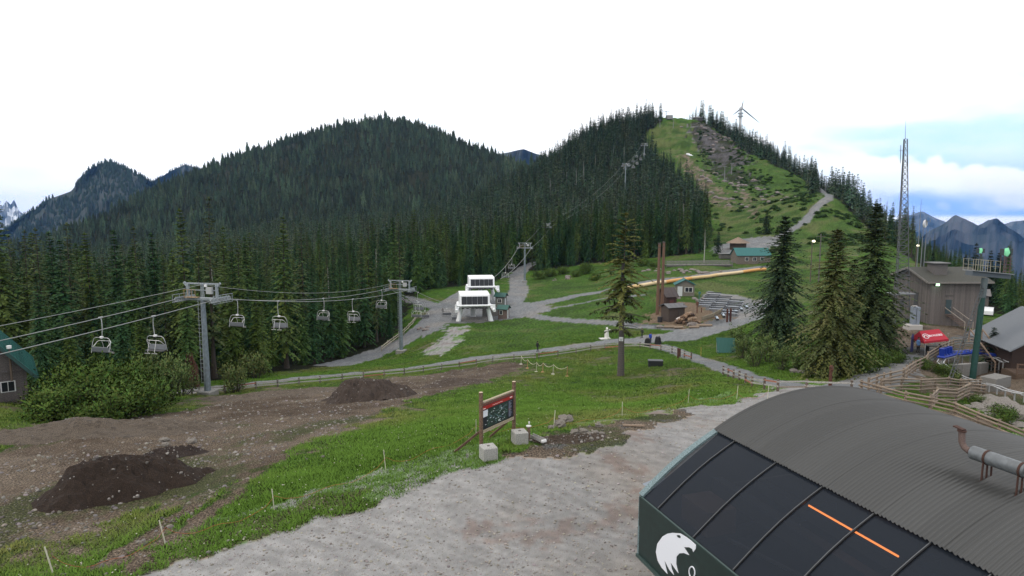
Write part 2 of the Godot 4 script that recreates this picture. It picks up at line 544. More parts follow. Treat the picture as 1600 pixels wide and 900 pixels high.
func build_land() -> void:
	var az := PackedFloat64Array()
	var step := deg_to_rad(0.155)
	var a := -deg_to_rad(42.0)
	while a <= deg_to_rad(42.0):
		az.append(a)
		a += step
	var wide := []
	var s := step
	while a < PI:
		a += s
		s = minf(s * 1.35, 0.12)
		wide.append(minf(a, PI))
	for w in wide:
		az.append(w)
		az.insert(0, -w)
	var rr := PackedFloat64Array()
	var r := 8.5
	while r < 2400.0:
		rr.append(r)
		r *= 1.0085 if r < 900.0 else 1.013
	for far in [2600.0, 3200.0, 4200.0, 6000.0, 9000.0, 14000.0]:
		rr.append(far)
	var na := az.size()
	var nr := rr.size()
	var V := PackedVector3Array()
	V.resize(na * nr)
	var C := PackedColorArray()
	C.resize(na * nr)
	var K := PackedByteArray()
	K.resize(na * nr)
	for i in na:
		var sx := sin(az[i])
		var sz := -cos(az[i])
		var out := absf(az[i]) > 0.8
		for j in nr:
			var x := sx * rr[j]
			var z := sz * rr[j]
			var k := [FOREST, 1.0, FOREST] if rr[j] > 900.0 or (out and rr[j] > 120.0) else cover(x, z)
			V[i * nr + j] = Vector3(x, hgt(x, z), z)
			K[i * nr + j] = k[0]
			C[i * nr + j] = shade(x, z, k)
	var N := PackedVector3Array()
	N.resize(na * nr)
	for i in na:
		var i0 := maxi(i - 1, 0) * nr
		var i1 := mini(i + 1, na - 1) * nr
		for j in nr:
			N[i * nr + j] = (V[i1 + j] - V[i0 + j]).cross(V[i * nr + mini(j + 1, nr - 1)] - V[i * nr + maxi(j - 1, 0)]).normalized() * -1.0
			if N[i * nr + j].y < 0:
				N[i * nr + j] *= -1.0
	for kind in 8:
		var map := PackedInt32Array()
		map.resize(na * nr)
		map.fill(-1)
		var vv := PackedVector3Array()
		var nn := PackedVector3Array()
		var cc := PackedColorArray()
		var idx := PackedInt32Array()
		for i in na - 1:
			for j in nr - 1:
				var o := i * nr + j
				if K[o] != kind:
					continue
				for q in [o, o + nr, o + nr + 1, o, o + nr + 1, o + 1]:
					if map[q] < 0:
						map[q] = vv.size()
						vv.append(V[q])
						nn.append(N[q])
						cc.append(C[q])
					idx.append(map[q])
		if vv.is_empty():
			continue
		for t in range(0, idx.size(), 3):  # clockwise seen from above
			if (vv[idx[t + 2]] - vv[idx[t]]).cross(vv[idx[t + 1]] - vv[idx[t]]).y < 0:
				var sw := idx[t + 1]
				idx[t + 1] = idx[t + 2]
				idx[t + 2] = sw
		var arr := []
		arr.resize(Mesh.ARRAY_MAX)
		arr[Mesh.ARRAY_VERTEX] = vv
		arr[Mesh.ARRAY_NORMAL] = nn
		arr[Mesh.ARRAY_COLOR] = cc
		arr[Mesh.ARRAY_INDEX] = idx
		var m := ArrayMesh.new()
		m.add_surface_from_arrays(Mesh.PRIMITIVE_TRIANGLES, arr)
		structure(NAMES[kind], m, ground_material(kind))

# a far mountain: its crest given as points, its flanks running down with gullies on both sides
func far_mountain(crest: Array, reach: float, foot: float, c1: Color, c2: Color, rough: float, snow := 0.0, woods := 0) -> void:
	var b_v := []
	var cols := 150
	var total := 0.0
	var at := [0.0]
	for i in range(1, crest.size()):
		total += crest[i].distance_to(crest[i - 1])
		at.append(total)
	var nz := noise(int(crest[0].x), 3.2 / reach, 5)
	var rows := [[-1.0, 0.0], [-0.8, 0.12], [-0.62, 0.27], [-0.46, 0.43], [-0.33, 0.58], [-0.22, 0.71], [-0.14, 0.81], [-0.08, 0.89], [-0.035, 0.95], [0.0, 1.0], [0.06, 0.92], [0.2, 0.7], [0.5, 0.3], [0.8, 0.0]]
	for i in cols:
		var d := total * i / (cols - 1)
		var s := 1
		while s < at.size() - 1 and at[s] < d:
			s += 1
		var p: Vector3 = crest[s - 1].lerp(crest[s], (d - at[s - 1]) / (at[s] - at[s - 1]))
		var back := Vector3(p.x, 0, p.z).normalized()
		var row := []
		for e in rows:
			var q: Vector3 = p + back * reach * e[0]
			q.y = lerpf(foot, p.y, e[1])
			var off := nz.get_noise_3d(q.x, q.y, q.z) + 0.7 * nz.get_noise_2d(d * 2.5, 50.0)
			q += back * off * reach * 0.22 * (1.0 if e[0] != 0.0 else 0.0)
			q.y += nz.get_noise_2d(q.x * 3.0, q.z * 3.0) * rough * (1.0 if e[0] != 0.0 else 0.35)
			row.append(q)
		b_v.append(row)
	var b := B.new()
	for i in cols - 1:
		for k in rows.size() - 1:
			var a: Vector3 = b_v[i][k]
			var e: Vector3 = b_v[i + 1][k]
			var f: Vector3 = b_v[i + 1][k + 1]
			var h: Vector3 = b_v[i][k + 1]
			var t := nz.get_noise_3d(a.x * 4.0, a.y * 4.0, a.z * 4.0)
			b.col = c1.lerp(c2, clampf(0.5 + t * 1.8 - 0.2 * (1.0 if k < 4 else 0.0), 0, 1))
			if snow > 0.0 and t > 0.25 - snow:
				b.col = Color(0.7, 0.72, 0.75)
			b.quad(a, e, f, h, Vector3.UP)
	structure("mountain", b.mesh(), mat(Color.WHITE, 0.95))
	if woods:  # conifers over all but its cliffs
		rng.seed = 808
		var where := []
		var tints := []
		for n in woods:
			var i := rng.randi() % (cols - 1)
			var k := 2 + rng.randi() % (rows.size() - 4)
			var u := R(0, 1)
			var w := R(0, 1)
			var p: Vector3 = (b_v[i][k] as Vector3).lerp(b_v[i + 1][k], u).lerp((b_v[i][k + 1] as Vector3).lerp(b_v[i + 1][k + 1], u), w)
			if nz.get_noise_3d(p.x * 2.0, p.y * 2.0, p.z * 2.0) > 0.2:
				continue
			var s := R(14, 27)
			where.append(Transform3D(Basis(Vector3.UP, R(0, TAU)) * Basis.from_scale(Vector3(s * 1.3, s, s * 1.3)), p - Vector3(0, 2, 0)))
			var v := R(0.5, 1.4)
			tints.append(Color(0.03 * v, 0.055 * v, 0.032 * v))
		scatter("mountain_conifer_forest", far_tree(330, 9, 6), where, tints, mat(Color.WHITE, 0.95))

# ---------------------------------------------------------------- trees and plants
var leaf_mat: StandardMaterial3D
var bark_mat: StandardMaterial3D

func kite(b: B, p: Vector3, d: Vector3, side: Vector3, l: float, w: float) -> void:  # one spray of needles
	var e := p + d * l
	var m := p + d * l * 0.45
	var up := (d.cross(side)).normalized()
	if up.y < 0:
		up = -up
	var o := Vector3(p.x, 0, p.z).normalized() * 0.5
	var na := (up + o).normalized()
	b.tri(p, m + side * w, e, na, (na + side * 0.5).normalized(), na)
	b.tri(p, m - side * w, e, na, (na - side * 0.5).normalized(), na)

# a conifer h tall: whorls of drooping branches, each a row of needle sprays. Returns [trunk, crown].
func conifer(seed_: int, h: float, rad: float, whorls: int, arms: int, sprays: int, len_: float, tint: Color, clear := 0.06, gap := 0.0, slim := 1.0) -> Array:
	rng.seed = seed_
	var t := B.new()
	var lean := Vector3(R(-0.02, 0.02), 0, R(-0.02, 0.02)) * h
	var spine := []
	var rads := []
	for i in 9:
		var s := i / 8.0
		spine.append(Vector3(lean.x * s * s, h * s, lean.z * s * s))
		rads.append(lerpf(h * 0.0135, 0.02, pow(s, 0.8)) * (1.5 if i == 0 else 1.0))
	t.tube(spine, rads, 7)
	var c := B.new()
	for w in whorls:
		var s := clear + (1.0 - clear) * pow((w + R(0.0, 0.6)) / whorls, 0.92)
		var y := h * minf(s, 0.985)
		var reach := rad * minf(1.0, pow((1.0 - s) * 1.1, slim) + 0.02) * (1.0 if s > clear + 0.1 else 0.75)
		var drop := lerpf(-0.55, 0.55, pow(s, 1.5))
		var a0 := R(0, TAU)
		for k in arms:
			if R(0, 1) < gap:
				continue
			var a := a0 + TAU * (k + R(-0.35, 0.35)) / arms
			var l := reach * R(0.5, 1.15) * (1.0 + 0.28 * sin(a * 2.0 + y * 1.3 + seed_)) + 0.15
			var centre := Vector3(lean.x * s * s, minf(y + R(-1.3, 1.3) * h / whorls * (1.0 - s), h * 0.985), lean.z * s * s)
			var d := Vector3(cos(a), drop + R(-0.25, 0.2), sin(a)).normalized()
			var acr := Vector3(-sin(a), 0, cos(a))
			var shade_ := R(0.55, 1.25)
			c.col = Color(tint.r * shade_ * R(0.9, 1.15), tint.g * shade_, tint.b * shade_ * R(0.85, 1.1))
			for q in sprays:
				var f := (q + R(0.3, 1.0)) / sprays
				var p := centre + d * l * f + Vector3(0, -0.22 * l * f * f + 0.05 * l, 0)
				var sd := 1.0 if q % 2 else -1.0
				var turn := R(0.35, 1.0) * sd
				var dd := (d * cos(turn) + acr * sin(turn) + Vector3(0, R(-0.5, 0.05), 0)).normalized()
				var ln := len_ * R(0.7, 1.25) * (1.15 - 0.45 * f) * (0.4 + 0.6 * minf(1.0, (1.0 - s) * 1.6))
				var side := (dd.cross(Vector3.UP) + Vector3(0, R(-0.6, 0.6), 0)).normalized()
				kite(c, p, dd, side, ln, ln * R(0.2, 0.34))
			kite(c, centre + d * l * 0.75 + Vector3(0, -0.12 * l, 0), (d + Vector3(0, -0.2, 0)).normalized(), acr, len_ * (0.35 + 0.7 * (1.0 - s)), len_ * 0.2)
	for k in 5:  # the leader
		var a := TAU * k / 5.0
		kite(c, spine[8] - Vector3(0, len_ * 0.7, 0), Vector3(cos(a) * 0.3, 1, sin(a) * 0.3).normalized(), Vector3(-sin(a), 0, cos(a)), len_ * 0.9, len_ * 0.1)
	return [t, c]

func tree_thing(kind: Array, label: String, at: Vector3, turn: float, group := "", called := "conifer_tree") -> Node3D:
	var o := thing(called, label, "tree", at, turn, group)
	obj("trunk", kind[0], bark_mat, o)
	obj("crown", kind[1], leaf_mat, o)
	return o

func joined(kind: Array) -> ArrayMesh:  # trunk and crown as one mesh for scattered copies
	var m: ArrayMesh = kind[1].mesh()
	var t: ArrayMesh = kind[0].mesh()
	m.add_surface_from_arrays(Mesh.PRIMITIVE_TRIANGLES, t.surface_get_arrays(0))
	m.surface_set_material(0, leaf_mat)
	m.surface_set_material(1, bark_mat)
	return m

# a tree seen from half a kilometre on: ragged tiers of boughs round a stem
func far_tree(seed_: int, tiers: int, points: int) -> ArrayMesh:
	rng.seed = seed_
	var c := B.new()
	for i in tiers:
		var s := float(i) / tiers
		var y := 0.06 + 0.94 * s
		var r := 0.165 * pow(1.0 - s, 0.85) + 0.012
		var top := Vector3(R(-0.01, 0.01), minf(y + 1.9 / tiers, 1.0), R(-0.01, 0.01))
		var ring := []
		for k in points * 2:
			var a := PI * (k + R(-0.3, 0.3)) / points
			var q := r * (R(0.8, 1.25) if k % 2 else R(0.3, 0.55))
			ring.append(Vector3(cos(a) * q, y - (0.035 if k % 2 else -0.01) + R(-0.02, 0.02), sin(a) * q))
		for k in points * 2:
			var a: Vector3 = ring[k]
			var b: Vector3 = ring[(k + 1) % (points * 2)]
			var sh := R(0.6, 1.3)
			c.col = Color(sh, sh, sh)
			c.flat(top, a, b, (a + b) * Vector3(1, 0, 1) + Vector3(0, 0.1, 0))
	return c.mesh()

func scatter(called: String, m: Mesh, at: Array, tints: Array, material: Material = null) -> void:
	var mm := MultiMesh.new()
	mm.transform_format = MultiMesh.TRANSFORM_3D
	mm.use_colors = true
	mm.mesh = m
	mm.instance_count = at.size()
	for i in at.size():
		mm.set_instance_transform(i, at[i])
		mm.set_instance_color(i, tints[i])
	var o := MultiMeshInstance3D.new()
	o.multimesh = mm
	o.name = numbered(called)
	if material:
		o.material_override = material
	add_child(o)
	o.set_meta("kind", "stuff")

func in_forest(x: float, z: float) -> bool:
	var p := Vector2(x, z)
	var inside := false
	for c in covers:
		if c.kind == FOREST:
			if not inside and c.box.has_point(p) and Geometry2D.is_point_in_polygon(p, c.poly):
				inside = true
		elif inside and c.w > 0.0 and c.box.has_point(p):
			if p.distance_to(Geometry2D.get_closest_point_to_segment(p, c.poly[0], c.poly[1])) < c.w + 1.5:
				return false
	return inside

func where_of(x: float, z: float, kind: int) -> String:
	return ["full crowned ", "dark dense ", "pale olive ", "broad ", "slim half bare ", "short bright "][kind] + site_of(x, z)

func site_of(x: float, z: float) -> String:
	var az := rad_to_deg(atan2(x, -z))
	var r := sqrt(x * x + z * z)
	if az > 20.0 and r < 260.0:
		return "conifer standing in the wood beside the grey building"
	if az > 12.0:
		return "conifer growing on the right ridge of the ski hill"
	if r > 280.0:
		return "conifer on the steep slope beside the ski run"
	if az < -28.0:
		return "conifer in the wood behind the brown house and its bushes"
	if az < -14.0:
		return "conifer in the wood behind the two lift towers"
	if az < 0.0:
		return "conifer at the forest edge behind the white lift stations"
	return "conifer at the forest edge above the curving gravel road"

func build_forest() -> void:
	var kinds := [
		conifer(101, 24, 3.6, 44, 8, 13, 0.8, Color(0.066, 0.125, 0.039)),
		conifer(102, 22, 3.2, 42, 8, 12, 0.75, Color(0.044, 0.098, 0.041), 0.1, 0.05),
		conifer(103, 25, 3.2, 42, 7, 12, 0.78, Color(0.090, 0.135, 0.039), 0.15, 0.15, 0.8),
		conifer(104, 19, 3.4, 38, 8, 13, 0.8, Color(0.055, 0.115, 0.048), 0.02),
		conifer(105, 26, 2.7, 42, 6, 11, 0.72, Color(0.077, 0.106, 0.046), 0.22, 0.3, 0.7),
		conifer(106, 15, 3.0, 32, 8, 12, 0.75, Color(0.099, 0.156, 0.039), 0.0)]
	rng.seed = 5
	var all := []  # [size in view, x, z, r, scale]
	var r := 62.0
	while r < 1650.0:
		var gap := 4.3 if r < 260.0 else (4.4 if r < 420 else (4.5 if r < 720.0 else lerpf(6.5, 9.5, (r - 720.0) / 900.0)))
		var da := gap / r
		var a := -0.9
		while a < 0.84:
			var aa := a + R(-0.45, 0.45) * da
			var q := r + R(-0.45, 0.45) * gap
			var x := sin(aa) * q
			var z := -cos(aa) * q
			var big := R(0.5, 1.06) * (1.0 if aa < 0.5 else (0.85 if aa < 0.56 else 0.5)) * (1.0 if R(0, 1) < 0.85 else 0.6)
			if in_forest(x, z) and not (aa < -0.05 and q > 1480.0):
				all.append([big / q, x, z, q, big])
			a += da
		r += gap
	all.sort_custom(func(p, s): return p[0] > s[0])
	var protos := []
	var near := []
	var near_tint := []
	for k in kinds.size():
		near.append([])
		near_tint.append([])
	var mids := [conifer(151, 18, 2.3, 17, 6, 4, 1.5, Color(1.0, 1.45, 0.95), 0.05, 0.1, 0.9), conifer(152, 18, 1.9, 16, 6, 4, 1.4, Color(1.0, 1.45, 1.0), 0.18, 0.25, 0.75), conifer(153, 18, 2.6, 17, 6, 4, 1.6, Color(1.15, 1.45, 0.9), 0.0, 0.05, 1.0)]
	var mid := [[], [], []]
	var mid_tint := [[], [], []]
	var far := [[], [], []]
	var far_tint := [[], [], []]
	var made := 0
	for k in kinds.size():
		protos.append(null)
	for e in all:
		var x: float = e[1]
		var z: float = e[2]
		var k := rng.randi() % kinds.size()
		if R(0, 1) < 0.25:
			k = 1
		var s: float = e[4]
		var y := hgt(x, z) - 0.3
		var turn := R(0, TAU)
		var az := atan2(x, -z)
		if made < 270 and absf(az) < 0.74:
			made += 1
			if protos[k] == null:
				protos[k] = tree_thing(kinds[k], where_of(x, z, k), Vector3(x, y, z), turn, "conifers of the forest")
				protos[k].scale = Vector3.ONE * s
				continue
			dup(protos[k], Vector3(x, y, z), turn, where_of(x, z, k), s)
		elif e[3] < 330.0:
			var sh := R(0.75, 1.2)
			near[k].append(Transform3D(Basis(Vector3.UP, turn) * Basis.from_scale(Vector3(s, s * R(0.85, 1.1), s)), Vector3(x, y, z)))
			near_tint[k].append(Color(sh, sh * R(0.95, 1.08), sh))
		else:
			var q := rng.randi() % 3
			if e[3] < 760.0:
				var f := s * R(0.6, 1.25)
				var w := f * R(0.85, 1.2)
				mid[q].append(Transform3D(Basis(Vector3.UP, turn) * Basis.from_scale(Vector3(w, f, w)), Vector3(x, hgt(x, z) - 0.6, z)))
				var dk := R(0.65, 1.35)
				mid_tint[q].append(Color(0.085 * dk * R(0.85, 1.25), 0.118 * dk, 0.09 * dk))
				continue
			var stand := n_mid.get_noise_2d(x * 0.6, z * 0.6)
			if stand < -0.32 and R(0, 1) < 0.5:
				continue
			var size: float = s * 19.0 * R(0.5, 1.3) * (1.0 + 0.5 * stand)
			var wide := size * R(0.85, 1.3)
			far[q].append(Transform3D(Basis(Vector3.UP, turn) * Basis.from_scale(Vector3(wide, size, wide)), Vector3(x, hgt(x, z) - 1.0, z)))
			var sh := R(0.5, 1.5)
			var dry := R(0.9, 1.25)
			sh *= 1.0 + stand
			far_tint[q].append(Color(0.036 * sh * dry, 0.062 * sh, 0.036 * sh))
	for k in kinds.size():
		if near[k].size():
			scatter("conifer_forest", joined(kinds[k]), near[k], near_tint[k])
	for q in 3:
		scatter("hillside_conifer_forest", joined(mids[q]), mid[q], mid_tint[q])
		scatter("distant_conifer_forest", far_tree(300 + q, 11, 7), far[q], far_tint[q], mat(Color.WHITE, 0.95))
	print("trees ", all.size(), " single ", made)

func leaf(b: B, p: Vector3, d: Vector3, l: float, w: float, out: Vector3) -> void:
	var s := d.cross(out + Vector3(0.01, 0.02, 0)).normalized() * w
	var m := p + d * l * 0.5
	b.tri(p, m + s, p + d * l, out, out, out)
	b.tri(p, m - s, p + d * l, out, out, out)

# a bush: woody stems and leaves in uneven clumps, more at the outside. Returns [stems, leaves].
func bush(seed_: int, w: float, h: float, clumps: int, each: int, size: float, tint: Color, upright := 0.0) -> Array:
	rng.seed = seed_
	var st := B.new()
	var lv := B.new()
	for i in clumps:
		var a := R(0, TAU)
		var e := R(0.0, 1.0)
		var rr := w * sqrt(R(0.05, 1.0)) * (1.0 - 0.55 * e * (1.0 - upright))
		var c := Vector3(cos(a) * rr, h * lerpf(0.2, 1.0, e) * R(0.8, 1.05), sin(a) * rr)
		if upright == 0.0:
			c.y = h * R(0.15, 1.0) * sqrt(maxf(0.06, 1.0 - rr * rr / (w * w * 1.15)))
		if i % 3 == 0:
			st.tube([Vector3(c.x * 0.25, 0, c.z * 0.25), Vector3(c.x * 0.7, c.y * 0.55, c.z * 0.7), c], [0.035, 0.025, 0.01], 4, false)
		var sh := R(0.55, 1.35)
		var cr := w * R(0.16, 0.34)
		for k in each:
			var o := Vector3(rng.randfn(), rng.randfn() * (0.8 + upright), rng.randfn()) * 0.55
			var p := c + o * cr
			if p.y < 0.05:
				p.y = R(0.05, 0.4)
			lv.col = Color(tint.r * sh * R(0.8, 1.25), tint.g * sh * R(0.9, 1.15), tint.b * sh)
			var d := (o.normalized() + Vector3(R(-1, 1), R(-0.3, 0.9) + upright, R(-1, 1))).normalized()
			leaf(lv, p, d, size * R(0.7, 1.4), size * R(0.2, 0.34), (o.normalized() + Vector3(0, 0.6, 0) + Vector3(c.x, 0, c.z).normalized() * 0.6).normalized())
	return [st, lv]

func bush_thing(kind: Array, label: String, at: Vector3, turn: float, group: String, called := "leafy_bush") -> Node3D:
	var o := thing(called, label, "bush", at, turn, group)
	obj("stem", kind[0], bark_mat, o)
	obj("foliage", kind[1], leaf_mat, o)
	return o

func build_grass() -> void:  # blades on the near meadow, stones on the bare ground
	rng.seed = 77
	var t := B.new()
	for i in 8:
		var a := R(0, TAU)
		var p := Vector3(R(-0.12, 0.12), -0.02, R(-0.12, 0.12))
		var s := Vector3(-sin(a), 0, cos(a)) * 0.011
		var e := p + Vector3(cos(a) * R(0.02, 0.1), R(0.06, 0.14), sin(a) * R(0.02, 0.1))
		var sh := R(0.8, 1.25)
		t.col = Color(sh, sh, sh)
		var n := Vector3(R(-0.3, 0.3), 1, R(-0.3, 0.3)).normalized()
		t.tri(p - s, p + s, e, n, n, n)
	var st := B.new()
	st.rock(Vector3.ZERO, Vector3(1, 0.7, 1), rng, 4, 6)
	var at := []
	var tint := []
	var sat := []
	var stint := []
	for i in 320000:
		var az := R(-0.73, 0.73)
		var r := 17.0 * pow(7.5, R(0, 1))
		var x := sin(az) * r
		var z := -cos(az) * r
		var k := cover(x, z)
		var dry := n_mid.get_noise_2d(x * 3.0, z * 3.0 + 90.0)
		var clump := n_warp.get_noise_2d(x * 0.7, z * 0.7 + 40.0)
		if k[0] == GRASS or (k[1] < 0.6 and k[2] == GRASS and R(0, 1) < 0.5):
			if clump * 0.7 + dry * 0.5 > 0.34 or R(0, 1) < 0.25:
				continue
			var s := R(0.7, 1.3) * (1.0 + 0.5 * maxf(0, -clump)) * lerpf(0.8, 1.5, r / 130.0)
			at.append(Transform3D(Basis(Vector3.UP, R(0, TAU)) * Basis.from_scale(Vector3(s * 1.7, s, s * 1.7)), Vector3(x, hgt(x, z), z)))
			if R(0, 1) < 0.02:
				var fs := R(0.015, 0.035)
				sat.append(Transform3D(Basis.from_scale(Vector3(fs, fs, fs)), Vector3(x, hgt(x, z) + 0.07, z)))
				stint.append(Color(0.45, 0.43, 0.36))
			var v := R(0.7, 1.3)
			tint.append(Color(0.08, 0.155, 0.02).lerp(Color(0.14, 0.145, 0.042), clampf(dry * 1.2 + R(0, 0.35), 0, 1)) * v)
		elif k[0] in [DIRT, LOT, CHIPS] and (k[1] > 0.9 or R(0, 1) < 0.2):
			if R(0, 1) < (0.75 if k[0] == DIRT else 0.78):
				continue
			var s := 0.012 + 0.06 * pow(R(0, 1), 7.0) * (1.6 if k[0] == DIRT else 0.7) + r * 0.0002
			if k[0] == DIRT and n_small.get_noise_2d(x, z) < -0.1 and R(0, 1) < 0.7:
				continue
			sat.append(Transform3D(Basis(Vector3.UP, R(0, TAU)) * Basis.from_scale(Vector3(s * R(0.8, 1.4), s, s)), Vector3(x, hgt(x, z) + s * 0.2, z)))
			var v := R(0.09, 0.27) if k[0] == DIRT else R(0.15, 0.36)
			stint.append(Color(v, v * R(0.86, 0.97), v * R(0.75, 0.93)))
	scatter("meadow_grass", t.mesh(), at, tint, leaf_mat)
	scatter("gravel_stones", st.mesh(), sat, stint, mat(Color.WHITE, 0.9))
	print("tufts ", at.size(), " stones ", sat.size())

# ---------------------------------------------------------------- the lift station in the foreground
func build_station() -> void:
	var A := Vector3(6.811, 5.0, -20.501)  # far end of the eave; a runs along the eave, w across the roof
	var a := Vector3(0.31116, 0, 0.95036)
	var w := Vector3(0.95036, 0, -0.31116)
	var at := func(t: float, s: float, y: float) -> Vector3: return A + a * t + w * s + Vector3.UP * y
	var vault := func(s: float) -> float: return sqrt(8.5 * 8.5 - (s - 4.0) * (s - 4.0)) - 7.5
	var st := thing("lift_station", "dark lift station with arched corrugated roof and sloping black glazing", "lift station", Vector3.ZERO)
	var L := 13.0
	# the roof: a corrugated sheet bent over the vault
	var b := B.new()
	var pitch := 0.115
	var n := int(L / pitch) * 6
	var last := []
	var sheet := 0.0
	for i in n + 1:
		var t := L * i / n
		var ph := TAU * t / pitch
		sheet = floorf(t / 1.04)
		var lift := 0.07 * pow(0.5 + 0.5 * cos(ph), 1.7) + (0.022 if fmod(t, 1.61) < 0.12 else 0.0)
		var row := []
		for k in 29:
			var s := 8.24 * k / 28.0 - 0.12
			var c: Vector3 = Vector3.UP * (8.5 - 7.5 + sqrt(8.5 * 8.5 - (s - 4.0) * (s - 4.0)) - 8.5 + 0.03)
			var nn := (w * (s - 4.0) + Vector3.UP * 8.5).normalized()
			row.append([A + a * t + w * s + c + nn * lift, (nn + a * 0.035 * sin(ph) * TAU / pitch * pow(0.5 + 0.5 * cos(ph), 0.7)).normalized()])
		if i:
			var v := 0.95 + 0.05 * sin(sheet * 2.4)
			b.col = Color(v, v, v)
			for k in 28:
				b.tri(last[k][0], row[k][0], row[k + 1][0], last[k][1], row[k][1], row[k + 1][1])
				b.tri(last[k][0], row[k + 1][0], last[k + 1][0], last[k][1], row[k + 1][1], last[k + 1][1])
		last = row
	var roof_m := mat(Color(0.088, 0.088, 0.086), 0.36, 0.65)
	var roof := obj("corrugated_roof", b, roof_m, st)
	b = B.new()  # the deck under the sheet, its gable ends and the closing soffit at the eave
	for k in 14:
		var s0 := 8.0 * k / 14.0
		var s1 := 8.0 * (k + 1) / 14.0
		b.quad(at.call(0.1, s0, vault.call(s0) - 0.05), at.call(0.1, s1, vault.call(s1) - 0.05), at.call(L - 0.1, s1, vault.call(s1) - 0.05), at.call(L - 0.1, s0, vault.call(s0) - 0.05), Vector3.DOWN)
		for e in [0.06, L - 0.06]:
			b.quad(at.call(e, s0, vault.call(s0) - 0.03), at.call(e, s1, vault.call(s1) - 0.03), at.call(e, s1, -1.9), at.call(e, s0, -1.9), a * (e - 1.0))
	b.beam(at.call(0, 0.02, -0.1), at.call(L, 0.02, -0.1), 0.1, 0.14)
	for e in [0.07, L - 0.07]:
		b.quad(at.call(e, 0, -0.1), at.call(e, -2.78, -1.93), at.call(e, -2.78, -3.8), at.call(e, 0, -3.8), a * (e - 1.0))
		b.quad(at.call(e, 0, -1.9), at.call(e, 8, -1.9), at.call(e, 8, -3.8), at.call(e, 0, -3.8), a * (e - 1.0))
	obj("roof_deck", b, mat(Color(0.012, 0.012, 0.014), 0.8), roof)
	# the glazing leans out from the eave in a slight curve
	var prof := []
	for k in 7:
		var f := k / 6.0
		prof.append(Vector2(-0.03 - 2.755 * f, -0.05 - 1.85 * f + 0.14 * sin(f * PI)))
	var ts := [0.06, 1.0, 2.86, 4.6, 6.2, 7.65, 8.95, 10.2, 11.5, L - 0.06]
	var glass := StandardMaterial3D.new()
	glass.albedo_color = Color(0.14, 0.16, 0.19, 0.82)
	glass.transparency = BaseMaterial3D.TRANSPARENCY_ALPHA
	glass.roughness = 0.04
	glass.metallic_specular = 0.2
	for i in ts.size() - 1:
		b = B.new()
		for k in 6:
			b.quad(at.call(ts[i] + 0.03, prof[k].x, prof[k].y), at.call(ts[i + 1] - 0.03, prof[k].x, prof[k].y), at.call(ts[i + 1] - 0.03, prof[k + 1].x, prof[k + 1].y), at.call(ts[i] + 0.03, prof[k + 1].x, prof[k + 1].y), -w + Vector3.UP)
		obj("pane", b, glass, st)
		if i == 0:
			continue
		b = B.new()
		for k in 6:
			b.beam(at.call(ts[i], prof[k].x - 0.01, prof[k].y + 0.015), at.call(ts[i], prof[k + 1].x - 0.01, prof[k + 1].y + 0.015), 0.052, 0.05, Vector3.UP)
		var mu := obj("mullion", b, mat(Color(0.012, 0.012, 0.014), 0.45), st)
		b = B.new()
		for k in 6:
			b.beam(at.call(ts[i], prof[k].x - 0.02, prof[k].y + 0.046), at.call(ts[i], prof[k + 1].x - 0.02, prof[k + 1].y + 0.046), 0.016, 0.012, Vector3.UP)
		obj("cap_strip", b, mat(Color(0.12, 0.125, 0.13), 0.4, 0.5), mu)
	b = B.new()
	for k in 6:  # weathered metal flashing down the far edge
		b.beam(at.call(0.0, prof[k].x - 0.03, prof[k].y + 0.02), at.call(0.0, prof[k + 1].x - 0.03, prof[k + 1].y + 0.02), 0.24, 0.07, Vector3.UP)
	b.beam(at.call(0.0, -2.8, -1.9), at.call(0.0, -2.82, -3.86), 0.14, 0.09, a)
	obj("edge_flashing", b, mat(Color(0.26, 0.36, 0.38), 0.6, 0.25, "clod", Vector3(0.9, 0.9, 0.9)), st)
	# the green fascia below the glass
	b = B.new()
	b.box(at.call(L * 0.5, -2.84, -2.88), Vector3(0.08, 1.93, L), Basis(w, Vector3.UP, -a) if Basis(w, Vector3.UP, -a).determinant() > 0 else Basis(w, Vector3.UP, a))
	obj("fascia", b, mat(Color(0.008, 0.022, 0.02), 0.35, 0.0, "blotch", Vector3(2, 2, 2)), st)
	b = B.new()
	b.beam(at.call(-0.05, -2.86, -3.88), at.call(L, -2.86, -3.88), 0.16, 0.1)
	b.beam(at.call(0.03, -2.85, -1.9), at.call(L, -2.85, -1.9), 0.05, 0.04)
	obj("fascia_rail", b, mat(Color(0.045, 0.075, 0.07), 0.5, 0.2), st)
	var O: Vector3 = at.call(0.0, -2.887, -1.9)
	var poly := PackedVector2Array([Vector2(1.95, 0.27), Vector2(2.37, 0.08), Vector2(2.67, 0.04), Vector2(2.90, 0.03), Vector2(3.13, 0.04), Vector2(3.12, 0.16), Vector2(3.02, 0.30), Vector2(2.97, 0.24), Vector2(2.83, 0.26), Vector2(2.57, 0.39), Vector2(2.69, 0.44), Vector2(2.83, 0.49), Vector2(2.58, 0.56), Vector2(2.35, 0.69), Vector2(2.21, 0.87), Vector2(2.21, 1.09), Vector2(2.33, 1.30), Vector2(2.11, 1.25), Vector2(1.92, 1.19), Vector2(1.99, 1.36), Vector2(2.11, 1.48), Vector2(1.87, 1.46), Vector2(1.58, 1.30), Vector2(1.68, 1.49), Vector2(1.77, 1.64), Vector2(1.45, 1.62), Vector2(1.21, 1.52), Vector2(1.10, 1.30), Vector2(1.17, 1.00), Vector2(1.45, 0.63), Vector2(1.70, 0.42)])
	b = B.new()
	b.prism(poly, O, a, Vector3.DOWN, -w * 0.012)
	var white := mat(Color(0.74, 0.76, 0.82), 0.45)
	var logo := obj("emblem", b, white, st)
	b = B.new()
